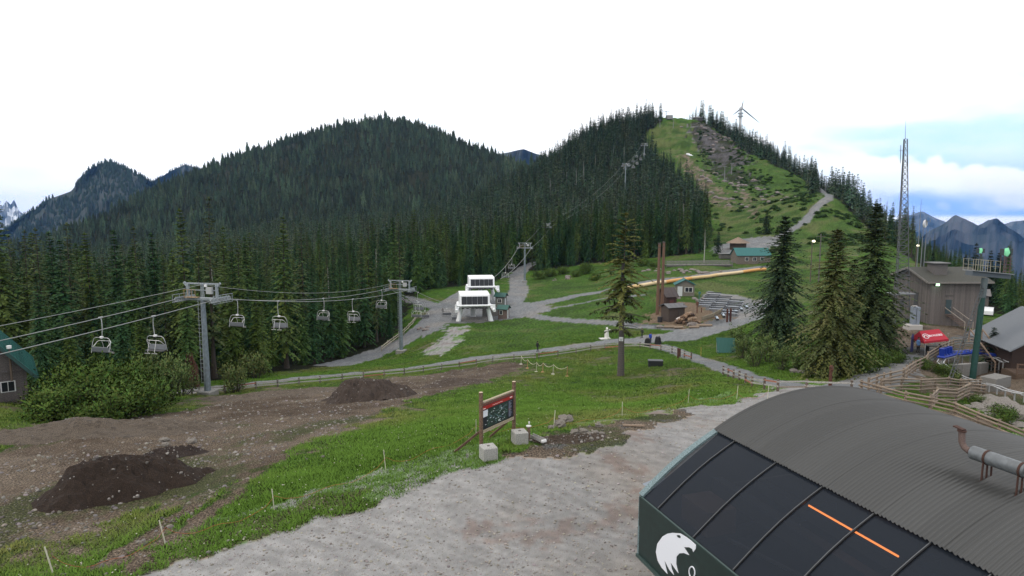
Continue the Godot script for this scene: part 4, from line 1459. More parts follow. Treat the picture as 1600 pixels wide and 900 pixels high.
# ---------------------------------------------------------------- people: one skin over a skeleton, as surface nets
func person(label: String, at: Vector3, turn: float, pose: String, top: Color, legs: Color, skin: Color, hat: Color) -> void:
	var sw := 0.16 if pose == "walk" else 0.03
	var J := {"pel": Vector3(0, 0.95, 0), "che": Vector3(0, 1.3, 0.02), "nec": Vector3(0, 1.5, 0.0), "hea": Vector3(0, 1.64, 0.02), "crn": Vector3(0, 1.7, 0.0)}
	for s in [-1.0, 1.0]:
		var k := "l" if s < 0 else "r"
		var f: float = sw * s
		J["hip" + k] = Vector3(0.09 * s, 0.92, 0)
		J["kne" + k] = Vector3(0.1 * s, 0.5, f * 0.9 + 0.03)
		J["ank" + k] = Vector3(0.11 * s, 0.08, f * 1.5 - 0.02)
		J["toe" + k] = Vector3(0.12 * s, 0.05, f * 1.5 + 0.15)
		J["sho" + k] = Vector3(0.18 * s, 1.42, 0)
		J["elb" + k] = Vector3(0.25 * s, 1.14, -f * 0.6 - 0.02)
		J["wri" + k] = Vector3(0.24 * s, 0.9, -f * 1.1 + 0.08)
		if pose == "sit":
			J["kne" + k] = Vector3(0.12 * s, 0.9, 0.42)
			J["ank" + k] = Vector3(0.12 * s, 0.48, 0.42)
			J["toe" + k] = Vector3(0.13 * s, 0.45, 0.6)
			J["wri" + k] = Vector3(0.14 * s, 1.02, 0.28)
		J["han" + k] = J["wri" + k] + (J["wri" + k] - J["elb" + k]).normalized() * 0.09
	var bones := [["pel", "che", 0.15, 0.165, top], ["che", "nec", 0.15, 0.06, top], ["nec", "hea", 0.055, 0.06, skin], ["hea", "crn", 0.1, 0.105, skin]]
	for k in ["l", "r"]:
		bones.append_array([["hip" + k, "kne" + k, 0.095, 0.068, legs], ["kne" + k, "ank" + k, 0.065, 0.045, legs], ["ank" + k, "toe" + k, 0.05, 0.04, Color(0.03, 0.03, 0.03)],
			["che", "sho" + k, 0.1, 0.075, top], ["sho" + k, "elb" + k, 0.066, 0.05, top], ["elb" + k, "wri" + k, 0.05, 0.038, top], ["wri" + k, "han" + k, 0.034, 0.03, skin], ["hip" + k, "pel", 0.11, 0.13, legs]])
	var cell := 0.034
	var lo := Vector3(-0.42, -0.05, -0.45)
	var n := Vector3i(25, 55, 34)
	var val := PackedFloat32Array()
	val.resize(n.x * n.y * n.z)
	val.fill(1.0)
	for bo in bones:
		var a: Vector3 = J[bo[0]]
		var b: Vector3 = J[bo[1]]
		var ab := b - a
		var g0 := ((a.min(b) - Vector3.ONE * 0.26 - lo) / cell).floor()
		var g1 := ((a.max(b) + Vector3.ONE * 0.26 - lo) / cell).ceil()
		for i in range(maxi(0, int(g0.x)), mini(n.x, int(g1.x))):
			for j in range(maxi(0, int(g0.y)), mini(n.y, int(g1.y))):
				for k in range(maxi(0, int(g0.z)), mini(n.z, int(g1.z))):
					var p := lo + Vector3(i, j, k) * cell
					var t := clampf((p - a).dot(ab) / maxf(ab.length_squared(), 1e-6), 0, 1)
					var d := p.distance_to(a + ab * t) - lerpf(bo[2], bo[3], t)
					var o := (i * n.y + j) * n.z + k
					var h := maxf(0.035 - absf(val[o] - d), 0.0) / 0.035
					val[o] = minf(val[o], d) - h * h * 0.035 * 0.25
	var B2 := B.new()
	var vert := {}
	var corner := [Vector3i(0, 0, 0), Vector3i(1, 0, 0), Vector3i(0, 1, 0), Vector3i(1, 1, 0), Vector3i(0, 0, 1), Vector3i(1, 0, 1), Vector3i(0, 1, 1), Vector3i(1, 1, 1)]
	var edges := [[0, 1], [2, 3], [4, 5], [6, 7], [0, 2], [1, 3], [4, 6], [5, 7], [0, 4], [1, 5], [2, 6], [3, 7]]
	var at_ := func(q: Vector3i) -> float: return val[(q.x * n.y + q.y) * n.z + q.z]
	for i in n.x - 1:
		for j in n.y - 1:
			for k in n.z - 1:
				var c := Vector3i(i, j, k)
				var s := 0
				for q in 8:
					if at_.call(c + corner[q]) < 0:
						s += 1
				if s == 0 or s == 8:
					continue
				var sum := Vector3.ZERO
				var cnt := 0
				for e in edges:
					var va: float = at_.call(c + corner[e[0]])
					var vb: float = at_.call(c + corner[e[1]])
					if (va < 0) != (vb < 0):
						sum += Vector3(c + corner[e[0]]).lerp(Vector3(c + corner[e[1]]), va / (va - vb))
						cnt += 1
				var p := lo + sum / cnt * cell
				var best := 9.0
				var col := top
				for bo in bones:
					var a: Vector3 = J[bo[0]]
					var ab: Vector3 = J[bo[1]] - a
					var t := clampf((p - a).dot(ab) / maxf(ab.length_squared(), 1e-6), 0, 1)
					var d := absf(p.distance_to(a + ab * t) - lerpf(bo[2], bo[3], t))
					if d < best:
						best = d
						col = bo[4]
				if p.y > 1.69 or (p.y > 1.6 and p.z < -0.03):
					col = hat
				var gr := Vector3(at_.call(c + Vector3i(1, 0, 0)) - at_.call(c), at_.call(c + Vector3i(0, 1, 0)) - at_.call(c), at_.call(c + Vector3i(0, 0, 1)) - at_.call(c))
				vert[c] = [p, gr.normalized(), col]
	for c in vert:
		for ax in 3:
			var d := Vector3i.ZERO
			d[ax] = 1
			var e := Vector3i.ZERO
			e[(ax + 1) % 3] = 1
			var f := Vector3i.ZERO
			f[(ax + 2) % 3] = 1
			if not (vert.has(c - e) and vert.has(c - f) and vert.has(c - e - f)):
				continue
			if (at_.call(c) < 0) == (at_.call(c + d) < 0):
				continue
			var q := [vert[c], vert[c - e], vert[c - e - f], vert[c - f]]
			B2.col = q[0][2]
			B2.tri(q[0][0], q[1][0], q[2][0], q[0][1], q[1][1], q[2][1])
			B2.tri(q[0][0], q[2][0], q[3][0], q[0][1], q[2][1], q[3][1])
	B2.col = skin  # five bent fingers to each hand, and the face
	for s in ["l", "r"]:
		var h: Vector3 = J["han" + s]
		var d: Vector3 = (h - J["wri" + s]).normalized()
		for k in 4:
			var o := Vector3(0, 0, (k - 1.5) * 0.018)
			var l: float = [0.06, 0.072, 0.068, 0.052][k]
			B2.tube([h + o, h + o + d * l * 0.55, h + o + d * l * 0.95 + Vector3(0, 0, 0.015)], [0.011, 0.009, 0.007], 5)
		B2.tube([h - d * 0.05 + Vector3(0, 0, 0.025), h + Vector3(0, 0, 0.055), h + d * 0.03 + Vector3(0, 0, 0.06)], [0.012, 0.01, 0.008], 5)
	B2.tube([Vector3(0, 1.665, 0.1), Vector3(0, 1.635, 0.135)], [0.008, 0.016], 5)
	B2.col = Color(0.02, 0.02, 0.02)
	for s in [-0.035, 0.035]:
		B2.box(Vector3(s, 1.67, 0.112), Vector3(0.022, 0.01, 0.012))
	B2.col = Color(0.25, 0.1, 0.09)
	B2.box(Vector3(0, 1.6, 0.113), Vector3(0.045, 0.01, 0.01))
	single("person", B2, mat(Color.WHITE, 0.85), label, "person", at, turn)

# ---------------------------------------------------------------- fences
# a fence along points: posts and rails are parts. rails: heights; bays split each stretch
func fence(called: String, label: String, cat: String, p: Array, rails: Array, post_h: float, post_r: float, rail_r: float, bay: float, col: Color, alt := [], square := false, jitter := 0.04) -> void:
	var o := thing(called, label, cat, g(p[0]))
	var o0 := o.position
	var pts := []
	for i in p.size() - 1:
		var n := maxi(1, int(round(p[i].distance_to(p[i + 1]) / bay)))
		for k in n:
			pts.append(g(p[i].lerp(p[i + 1], float(k) / n)) - o0)
	pts.append(g(p[-1]) - o0)
	var cnt := 0
	for i in pts.size():
		var b := B.new()
		if square:
			b.cbox(pts[i] + Vector3(0, post_h * 0.5 - 0.1, 0), Vector3(post_r * 2, post_h + 0.2, post_r * 2), 0.02)
		else:
			b.tube([pts[i] - Vector3(0, 0.25, 0), pts[i] + Vector3(R(-0.03, 0.03), post_h, R(-0.03, 0.03))], [post_r * 1.1, post_r], 7)
		var v := R(0.75, 1.15)
		obj("post", b, wood(col * [0.8, 0.9, 1.0][i % 3]), o)
		if i == 0:
			continue
		for h in rails:
			b = B.new()
			var d := (pts[i] - pts[i - 1] as Vector3).normalized()
			var s := d.cross(Vector3.UP).normalized() * post_r * 0.8
			var a: Vector3 = pts[i - 1] + Vector3.UP * (h + R(-jitter, jitter)) - d * R(0.05, 0.2) + s
			var e: Vector3 = pts[i] + Vector3.UP * (h + R(-jitter, jitter)) + d * R(0.05, 0.2) + s
			if square:
				b.beam(a, e, rail_r * 0.7, rail_r * 2.0)
			else:
				b.tube([a, e], [rail_r * R(0.85, 1.1), rail_r * R(0.7, 1.0)], 6)
			cnt += 1
			var c: Color = col * [1.0, 0.82, 1.15][cnt % 3]
			if alt.size():
				c = alt[cnt % alt.size()]
			obj("rail", b, wood(c), o)

func mound(called: String, label: String, at: Vector2, turn: float, l: float, w: float, h: float, col: Color, seed_: int, lumps := 1.0) -> void:
	# a heap of tipped soil, highest in two or three humps, with stones lying on it
	var b := B.new()
	var nz := noise(seed_, 0.5, 4)
	var nz2 := noise(seed_ + 9, 2.2, 3)
	var grid := []
	var c := Vector2(cos(turn), -sin(turn))
	var s := Vector2(sin(turn), cos(turn))
	var o := g(at)
	for i in 61:
		var row := []
		for k in 41:
			var u := (i / 30.0 - 1.0) * 1.12
			var v := (k / 20.0 - 1.0) * 1.12
			var e := pow(pow(absf(u), 2.8) + pow(absf(v), 2.0), 0.45) + nz.get_noise_2d(u * l * 0.5, v * w * 0.5) * 0.22
			var hump := 0.86 + 0.14 * cos(u * 6.0 * lumps + 1.0)
			var y := h * hump * clampf(1.25 - e * 1.22, -0.12, 0.8) + nz2.get_noise_2d(u * l, v * w) * 0.2 * clampf(1.25 - e, 0, 1)
			var p := at + c * u * l * 0.5 + s * v * w * 0.5
			row.append(Vector3(p.x, hgt(p.x, p.y) + y, p.y) - o)
		grid.append(row)
	for i in 60:
		for k in 40:
			var f := 1.0 + 0.5 * nz2.get_noise_2d(i * 0.9, k * 0.9) + 0.4 * nz.get_noise_2d(i, k)
			b.col = Color(f, f, f)
			b.quad(grid[i][k], grid[i + 1][k], grid[i + 1][k + 1], grid[i][k + 1], Vector3.UP)
	var root := thing(called, label, "mound", o)
	obj("soil", b, mat(col, 1.0, 0.0, "clod", Vector3(1.3, 1.3, 1.3), 5.0), root)
	rng.seed = seed_
	b = B.new()
	for i in 160:
		var x := rng.randi() % 61
		var z := rng.randi() % 41
		var p: Vector3 = grid[x][z]
		var r := 0.025 + 0.09 * pow(R(0, 1), 5.0)
		var v := R(0.1, 0.34)
		b.col = Color(v, v * 0.93, v * 0.87)
		b.rock(p, Vector3(r * R(0.8, 1.5), r, r), rng, 3, 5)
	obj("loose_stone", b, mat(Color.WHITE, 0.9), root).set_meta("kind", "stuff")

# ---------------------------------------------------------------- on the meadow
func map_picture() -> ImageTexture:  # the print on the board: a dark resort map with pale trails and labels, under a red heading
	var im := Image.create(320, 220, false, Image.FORMAT_RGB8)
	im.fill(Color(0.07, 0.1, 0.13))
	var nz := noise(61, 0.02, 4)
	for y in range(40, 210):
		for x in range(44, 262):
			var v := nz.get_noise_2d(x, y)
			im.set_pixel(x, y, Color(0.08, 0.13, 0.13).lerp(Color(0.16, 0.27, 0.2), clampf(v + 0.5, 0, 1)))
	im.fill_rect(Rect2i(0, 0, 320, 34), Color(0.62, 0.13, 0.09))
	im.fill_rect(Rect2i(4, 42, 46, 62), Color(0.85, 0.86, 0.88))
	rng.seed = 9
	for k in 14:
		var p := Vector2(R(60, 240), R(60, 190))
		var a := R(0, TAU)
		for q in 70:
			a += R(-0.35, 0.35)
			p += Vector2(cos(a), sin(a) * 0.7) * 1.6
			if p.x > 50 and p.x < 255 and p.y > 45 and p.y < 205:
				im.fill_rect(Rect2i(int(p.x), int(p.y), 2, 2), Color(0.5, 0.62, 0.66))
	for k in 26:
		im.fill_rect(Rect2i(int(R(20, 240)), int(R(50, 200)), int(R(8, 16)), 5), Color(0.9, 0.93, 0.95))
	for k in 22:
		im.fill_rect(Rect2i(270, 50 + k * 7, int(R(16, 40)), 3), Color(0.6, 0.62, 0.7) if k != 11 else Color(0.8, 0.4, 0.15))
	for k in 12:
		im.fill_rect(Rect2i(100 + k * 9, 16 + (k % 3), int(R(4, 8)), 7), Color(0.92, 0.85, 0.82))
	im.fill_rect(Rect2i(284, 10, 26, 10), Color(0.95, 0.92, 0.9))
	im.fill_rect(Rect2i(6, 20, 22, 8), Color(0.95, 0.92, 0.9))
	return ImageTexture.create_from_image(im)

func build_map_sign() -> void:
	var a := g(Vector2(-1.53, -30.71))
	var c := g(Vector2(0.1, -33.06))
	var o := thing("map_sign", "large map board with red heading between two timber posts", "sign", a)
	var e := c - a
	var d := (e * Vector3(1, 0, 1)).normalized()
	var out := Vector3(-d.z, 0, d.x)
	if out.z < 0:
		out = -out
	var timber := wood(Color(0.21, 0.13, 0.085))
	var pale := wood(Color(0.5, 0.42, 0.29))
	var w := Vector2(e.x, e.z).length()
	for k in 2:
		var b := B.new()
		var q := d * w * k
		b.tube([q + Vector3(0, -0.5, 0), q + Vector3(0, 2.9 + e.y * k * 0.6, 0)], 0.1, 12)
		var post := obj("post", b, timber, o)
		b = B.new()
		b.tube([q + Vector3(0, 2.9 + e.y * k * 0.6, 0), q + Vector3(0, 2.91 + e.y * k * 0.6, 0)], 0.1, 12)
		obj("post_top", b, mat(Color(0.52, 0.42, 0.3), 0.9), post)
		b = B.new()
		b.beam(q - out * 0.08 + Vector3(0, 0.9, 0), q - d * 0.9 - out * 1.0 + Vector3(0, hgt(a.x + (q - d * 0.9 - out).x, a.z + (q - d * 0.9 - out).z) - a.y, 0), 0.1, 0.1)
		obj("brace", b, wood(Color(0.13, 0.075, 0.045)), o)
	var y0 := 0.98
	var H := 1.22
	var basis_ := Basis(d, Vector3.UP, d.cross(Vector3.UP))
	var mid := d * w * 0.5 + Vector3.UP * e.y * 0.3
	var b := B.new()
	b.cbox(mid + Vector3(0, y0 - 0.07, 0) + out * 0.02, Vector3(w - 0.16, 0.16, 0.09), 0.01, basis_)
	obj("bottom_rail", b, pale, o)
	b = B.new()
	b.cbox(mid + Vector3(0, y0 + H + 0.2, 0) + out * 0.02, Vector3(w - 0.16, 0.09, 0.14), 0.01, basis_)
	obj("top_rail", b, pale, o)
	b = B.new()
	b.cbox(mid + Vector3(0, y0 + H + 0.08, 0), Vector3(w - 0.18, 0.15, 0.07), 0.01, basis_)
	obj("header_plank", b, wood(Color(0.24, 0.1, 0.07)), o)
	b = B.new()
	b.box(mid + Vector3(0, y0 + H * 0.5, 0), Vector3(w - 0.2, H - 0.01, 0.04), basis_)
	var bd := obj("board", b, mat(Color(0.03, 0.035, 0.04), 0.6), o)
	b = B.new()
	var p := mid + out * 0.026 + Vector3(0, y0 + 0.01, 0)
	var hw := d * (w - 0.22) * 0.5
	var up := Vector3(0, H - 0.03, 0)
	b.quad(p - hw, p + hw, p + hw + up, p - hw + up, out)
	for v in b.v:
		b.u.append(Vector2((v - p).dot(d) / (w - 0.22) + 0.5, 1.0 - (v.y - p.y) / (H - 0.03)))
	var m := StandardMaterial3D.new()
	m.albedo_texture = map_picture()
	m.roughness = 0.4
	obj("map_print", b, m, bd)

func build_meadow() -> void:
	build_map_sign()
	var conc := mat(Color(0.6, 0.59, 0.56), 0.9, 0.0, "clod", Vector3(0.7, 0.7, 0.7), 0.6)
	var spots := [[Vector2(-1.11, -29.02), 0.35, "pale concrete block nearest to us, at the left foot of the map board"], [Vector2(0.39, -31.46), 0.3, "pale concrete block beside the white trough, at the right of the map board"]]
	for s in spots:
		var o := thing("concrete_block", s[2], "concrete block", g(s[0]), s[1], "concrete blocks")
		var b := B.new()
		b.cbox(Vector3(0, 0.31, 0), Vector3(0.72, 0.66, 0.72), 0.035)
		obj("block", b, conc, o)
		b = B.new()
		b.tube([Vector3(0, 0.64, 0), Vector3(0, 0.66, 0)], 0.07, 8)
		obj("lifting_eye", b, mat(Color(0.1, 0.09, 0.085), 0.8), o)
	var o := thing("timber_stub", "short timber stub with a white cap behind the right concrete block", "post", g(Vector2(0.86, -31.97)))
	var b := B.new()
	b.tube([Vector3(0, -0.2, 0), Vector3(0, 0.72, 0)], 0.09, 10)
	obj("post", b, wood(Color(0.22, 0.15, 0.1)), o)
	b = B.new()
	b.tube([Vector3(0, 0.72, 0), Vector3(0, 0.76, 0)], 0.14, 10)
	b.rock(Vector3(0.02, 0.92, 0), Vector3(0.05, 0.08, 0.05), rng)
	obj("cap", b, mat(Color(0.6, 0.6, 0.58), 0.7), o)
	o = thing("metal_trough", "white metal trough lying tilted in the dirt beside the concrete block", "trough", g(Vector2(1.47, -31.49)), 0.42)
	b = B.new()
	var t := Basis(Vector3.RIGHT, -0.12)
	for s in [-1.0, 1.0]:
		b.box(t * Vector3(0.12 * s, 0.22, -0.4), Vector3(0.02, 0.16, 1.5), t)
	b.box(t * Vector3(0, 0.14, -0.4), Vector3(0.26, 0.02, 1.5), t)
	obj("channel", b, mat(Color(0.62, 0.61, 0.6), 0.5, 0.2, "clod"), o)
	b = B.new()
	b.cbox(t * Vector3(0, 0.2, 0.36), Vector3(0.28, 0.14, 0.1), 0.02, t)
	obj("end_cap", b, mat(Color(0.7, 0.7, 0.7), 0.5), o)
	rng.seed = 31
	var stone := mat(Color(0.3, 0.27, 0.235), 0.95, 0.0, "clod", Vector3(0.6, 0.6, 0.6), 1.0)
	var rocks := [[Vector2(2.71, -35.53), 0.42, "pale boulder with a pointed top behind the trough"], [Vector2(3.18, -37.13), 0.5, "flat pale boulder lying on top of the group of rocks"], [Vector2(2.2, -34.98), 0.2, "small flat rock left of the pointed boulder"], [Vector2(4.89, -35.15), 0.24, "lone grey rock on the grass edge right of the rock pile"], [Vector2(3.42, -33.8), 0.26, "rock at the left end of the row of rocks"], [Vector2(3.9, -33.76), 0.3, "largest rock in the row of rocks by the dirt"], [Vector2(4.12, -33), 0.22, "pinkish rock in the middle of the row of rocks"], [Vector2(4.47, -33.29), 0.25, "rock near the right end of the row of rocks"], [Vector2(4.79, -33.15), 0.17, "smallest rock at the right end of the row of rocks"], [Vector2(4.11, -32.07), 0.16, "low rock in front of the row of rocks"],
		[Vector2(-20.93, -40.47), 0.3, "single stone at the top of the bare dirt field"], [Vector2(-23.24, -41.24), 0.34, "whitish stone lying in the bare dirt behind the dark mound"], [Vector2(-22.31, -39.78), 0.25, "small white stone beside the whitish stone in the bare dirt"], [Vector2(-34.19, -45.38), 0.3, "stone on the grass bank below the brown house"]]
	for r in rocks:
		b = B.new()
		b.rock(Vector3(0, r[1] * 0.35, 0), Vector3(r[1] * R(0.9, 1.3), r[1] * R(0.5, 0.8), r[1]), rng, 6, 9)
		single("field_stone", b, stone, r[2], "rock", g(r[0]), R(0, 6), "stones by the gravel")
	b = B.new()
	b.beam(Vector3(-0.6, 0.08, 0), Vector3(0.6, 0.1, 0.1), 0.18, 0.06)
	single("plank_piece", b, wood(Color(0.33, 0.24, 0.17)), "loose plank lying on the dirt at the edge of the gravel", "plank", g(Vector2(6.93, -35.37)))
	# marker stakes with an orange line strung low between them
	var st := [Vector2(-15.57, -20.53), Vector2(-12.91, -22.66), Vector2(-9.73, -25.04), Vector2(-5.97, -29.14), Vector2(-1.94, -33.52), Vector2(2.37, -35.36), Vector2(6.99, -39.48), Vector2(12.93, -45.78), Vector2(16.35, -45.4), Vector2(18.68, -45.63)]
	var where := ["in the lower left corner", "by the wheel ruts", "by the bare patch at the gravel edge", "alone in the middle of the grass", "against the left post of the map board", "above the pale boulders", "behind the row of rocks", "on the grass right of the rocks", "second from the right end of the stake line", "at the right end of the stake line by the arched roof"]
	for k in st.size():
		b = B.new()
		var dx := [-0.22, -0.18, -0.06, -0.08, 0.0, 0.08, 0.0, 0.06, 0.06, 0.06][k] as float
		b.beam(Vector3(0, -0.1, 0), Vector3(dx, R(0.9, 1.05), 0.02), 0.035, 0.035)
		single("marker_stake", b, mat(Color(0.52, 0.5, 0.4), 0.8), "thin pale marker stake " + where[k], "stake", g(st[k]), 0.0, "marker stakes along the grass")
	b = B.new()
	for k in st.size() - 1:
		var p := []
		for q in 13:
			var f := q / 12.0
			var e: Vector2 = st[k].lerp(st[k + 1], f)
			p.append(g(e, 0.09 + 0.55 * pow(absf(f - 0.5) * 2.0, 6.0) + 0.05 * sin(f * 17.0)))
		b.tube(p, 0.008, 4, false)
	single("marker_line", b, mat(Color(0.36, 0.11, 0.04), 0.8), "thin orange line strung low from stake to stake across the grass", "rope")
	# rope barrier in the meadow
	var rp := [Vector2(1.26, -88.08), Vector2(2.03, -83.05), Vector2(3.06, -78.95), Vector2(3.82, -77.98), Vector2(4.96, -75.8), Vector2(6.49, -73.87)]
	o = thing("rope_barrier", "sagging white rope on short posts standing in the grass", "rope barrier", g(rp[0]))
	var prev := Vector3.ZERO
	for k in rp.size():
		var p: Vector3 = g(rp[k]) - o.position
		b = B.new()
		b.tube([p + Vector3(0, 0.04, 0), p + Vector3(0.05, 1.25, 0)], 0.03, 6)
		b.tube([p - Vector3(0, 0.02, 0), p + Vector3(0, 0.06, 0)], 0.22, 9)
		obj("post", b, mat(Color(0.45, 0.25, 0.12) if k % 2 else Color(0.5, 0.48, 0.4), 0.7), o)
		if k:
			b = B.new()
			b.tube(rope_points(prev + Vector3(0.05, 1.2, 0), p + Vector3(0.05, 1.2, 0), 0.4), 0.025, 4, false)
			obj("rope", b, mat(Color(0.6, 0.56, 0.42), 0.8), o)
		prev = p
	o = thing("black_chest", "black lidded chest standing alone on the meadow", "chest", g(Vector2(17.69, -77.41)), -0.1)
	b = B.new()
	b.cbox(Vector3(0, 0.36, 0), Vector3(1.75, 0.74, 0.9), 0.03)
	obj("body", b, mat(Color(0.02, 0.021, 0.022), 0.6), o)
	b = B.new()
	b.cbox(Vector3(0, 0.78, 0), Vector3(1.82, 0.1, 0.96), 0.03)
	obj("lid", b, mat(Color(0.06, 0.065, 0.07), 0.5), o)
	mound("soil_mound", "long mound of dark wet soil with stones, in the left corner of the field", Vector2(-18.99, -30.03), 0.62, 7.5, 3.6, 2.3, Color(0.062, 0.037, 0.024), 41, 0.8)
	mound("soil_mound", "brown conical mound of tipped soil near the path", Vector2(-13.78, -61.03), 0.2, 8.6, 5.0, 2.5, Color(0.115, 0.083, 0.066), 43, 0.25)
	mound("soil_mound", "low grey brown heap of earth right of the conical mound", Vector2(-6.06, -69.64), 0.25, 8.0, 3.4, 0.8, Color(0.17, 0.13, 0.105), 47, 0.5)
	mound("soil_mound", "low bank of bare earth behind the conical mound, towards the left", Vector2(-26.27, -68.31), 0.2, 16.0, 3.6, 0.7, Color(0.26, 0.21, 0.165), 48, 1.5)
	mound("soil_mound", "long eroded earth bank along the grass below the bushes", Vector2(-29.63, -44.16), 0.35, 17.0, 5.0, 1.3, Color(0.25, 0.2, 0.155), 49, 1.2)
	mound("soil_mound", "small heap of reddish soil at the right end of the dark mound", Vector2(-20.38, -36.95), 0.5, 4.2, 2.2, 0.7, Color(0.075, 0.05, 0.04), 50, 0.4)
	mound("soil_mound", "low spread of brown rubble behind the white trough", Vector2(2.95, -32.39), 0.25, 4.2, 1.6, 0.28, Color(0.15, 0.11, 0.08), 51, 1.2)
	# plank barrier along the path, with orange and white rails
	var wh := Color(0.5, 0.48, 0.44)
	var red := Color(0.5, 0.2, 0.13)
	fence("plank_barrier", "low barrier of white and orange planks along the path left of the standing walker", "barrier", [Vector2(-37.3, -72.75), Vector2(-31.14, -75.99), Vector2(-24.07, -78.39), Vector2(-16.99, -83.12), Vector2(-10.03, -89.34), Vector2(-2.87, -93.91), Vector2(3.44, -93.8)], [0.38, 0.75], 0.95, 0.09, 0.07, 2.9, Color(0.2, 0.17, 0.14), [wh, wh, wh, wh, red, wh, wh, wh, wh, wh, wh], true)
	fence("plank_barrier", "low barrier of white and orange planks curving round the plaza to the right", "barrier", [Vector2(4.03, -94.24), Vector2(9.89, -97.2), Vector2(14.61, -99.04), Vector2(20, -98.33), Vector2(23.29, -91.54), Vector2(23.72, -83.14)], [0.38, 0.75], 0.95, 0.09, 0.07, 2.7, Color(0.2, 0.17, 0.14), [wh, wh, red, wh, wh, wh, wh], true)
	fence("plank_barrier", "low barrier of planks beside the narrow path nearest the arched roof", "barrier", [Vector2(21.78, -64.6), Vector2(20.56, -53.56), Vector2(20.87, -49.06), Vector2(23.19, -49.2), Vector2(26.27, -48.36)], [0.38, 0.75], 0.95, 0.08, 0.06, 2.4, Color(0.2, 0.15, 0.12), [Color(0.33, 0.27, 0.22), wh, wh, wh, red], true)
	fence("log_railing", "pale log railing on the outer edge of the forest road", "fence", [Vector2(-26.57, -128.03), Vector2(-25.31, -134.66), Vector2(-23.98, -140.75), Vector2(-23.19, -147.72), Vector2(-23.36, -156.08)], [0.45, 0.95], 1.2, 0.09, 0.09, 4.0, Color(0.5, 0.45, 0.36))
	# people
	person("person in dark clothes walking alone on the long path", g(Vector2(4.19, -103)), 2.2, "walk", Color(0.012, 0.013, 0.018), Color(0.014, 0.015, 0.02), Color(0.3, 0.19, 0.14), Color(0.02, 0.016, 0.014))
	person("person in dark green clothes walking across the plaza", g(Vector2(22.27, -108.06)), -1.2, "walk", Color(0.02, 0.03, 0.02), Color(0.015, 0.018, 0.018), Color(0.3, 0.19, 0.14), Color(0.02, 0.016, 0.014))
	person("person in a bright blue jacket between two black covered bins", g(Vector2(22.48, -102.42), -0.05), 0.4, "stand", Color(0.02, 0.06, 0.4), Color(0.03, 0.05, 0.14), Color(0.3, 0.19, 0.14), Color(0.03, 0.02, 0.015))
	for k in 2:
		b = B.new()
		b.rock(Vector3(0, 0.55, 0), Vector3(0.5, 0.62, 0.5), rng, 7, 9)
		b.tube([Vector3(0, -0.05, 0), Vector3(0, 0.5, 0), Vector3(0, 1.05, 0), Vector3(0, 1.15, 0)], [0.58, 0.52, 0.42, 0.3], 9)
		for q in 3:
			b.tube([Vector3(0.2 * (q - 1), 1.1, 0), Vector3(0.24 * (q - 1), 1.32, 0)], [0.1, 0.03], 5)
		single("covered_bin", b, mat(Color(0.012, 0.012, 0.014), 0.6), ["black covered bin left of the person in blue", "black covered bin right of the person in blue"][k], "bin", g([Vector2(21.53, -99.92), Vector2(23.5, -101.43)][k]), R(0, 3), "black bins")
	o = thing("bear_carving", "white upright carved figure beside the path left of the lone tree", "statue", g(Vector2(16.66, -110.85)), 0.2)
	b = B.new()
	b.cbox(Vector3(-0.3, 0.08, 0.1), Vector3(2.0, 0.18, 1.3), 0.04)
	obj("plinth", b, mat(Color(0.5, 0.5, 0.48), 0.8), o)
	b = B.new()
	b.tube([Vector3(0, 0.15, 0), Vector3(0, 0.5, 0), Vector3(-0.05, 1.1, 0.02), Vector3(0, 1.5, 0), Vector3(0.02, 1.75, 0)], [0.42, 0.4, 0.36, 0.24, 0.14], 10)
	b.rock(Vector3(0, 1.88, 0.06), Vector3(0.2, 0.24, 0.24), rng, 7, 9)
	b.tube([Vector3(0, 1.86, 0.2), Vector3(0, 1.8, 0.38)], [0.12, 0.07], 7)
	for s in [-1.0, 1.0]:
		b.tube([Vector3(0.25 * s, 1.4, 0), Vector3(0.42 * s, 1.55 + 0.1 * s, 0.15), Vector3(0.45 * s, 1.9 * (0.8 + 0.1 * s), 0.3)], [0.12, 0.1, 0.08], 7)
		b.tube([Vector3(0.12 * s, 2.05, 0.02), Vector3(0.16 * s, 2.14, 0.02)], [0.06, 0.03], 6)
		b.tube([Vector3(0.2 * s, 0.4, 0.1), Vector3(0.24 * s, 0.18, 0.3)], [0.18, 0.14], 7)
	obj("figure", b, mat(Color(0.68, 0.67, 0.63), 0.7), o)

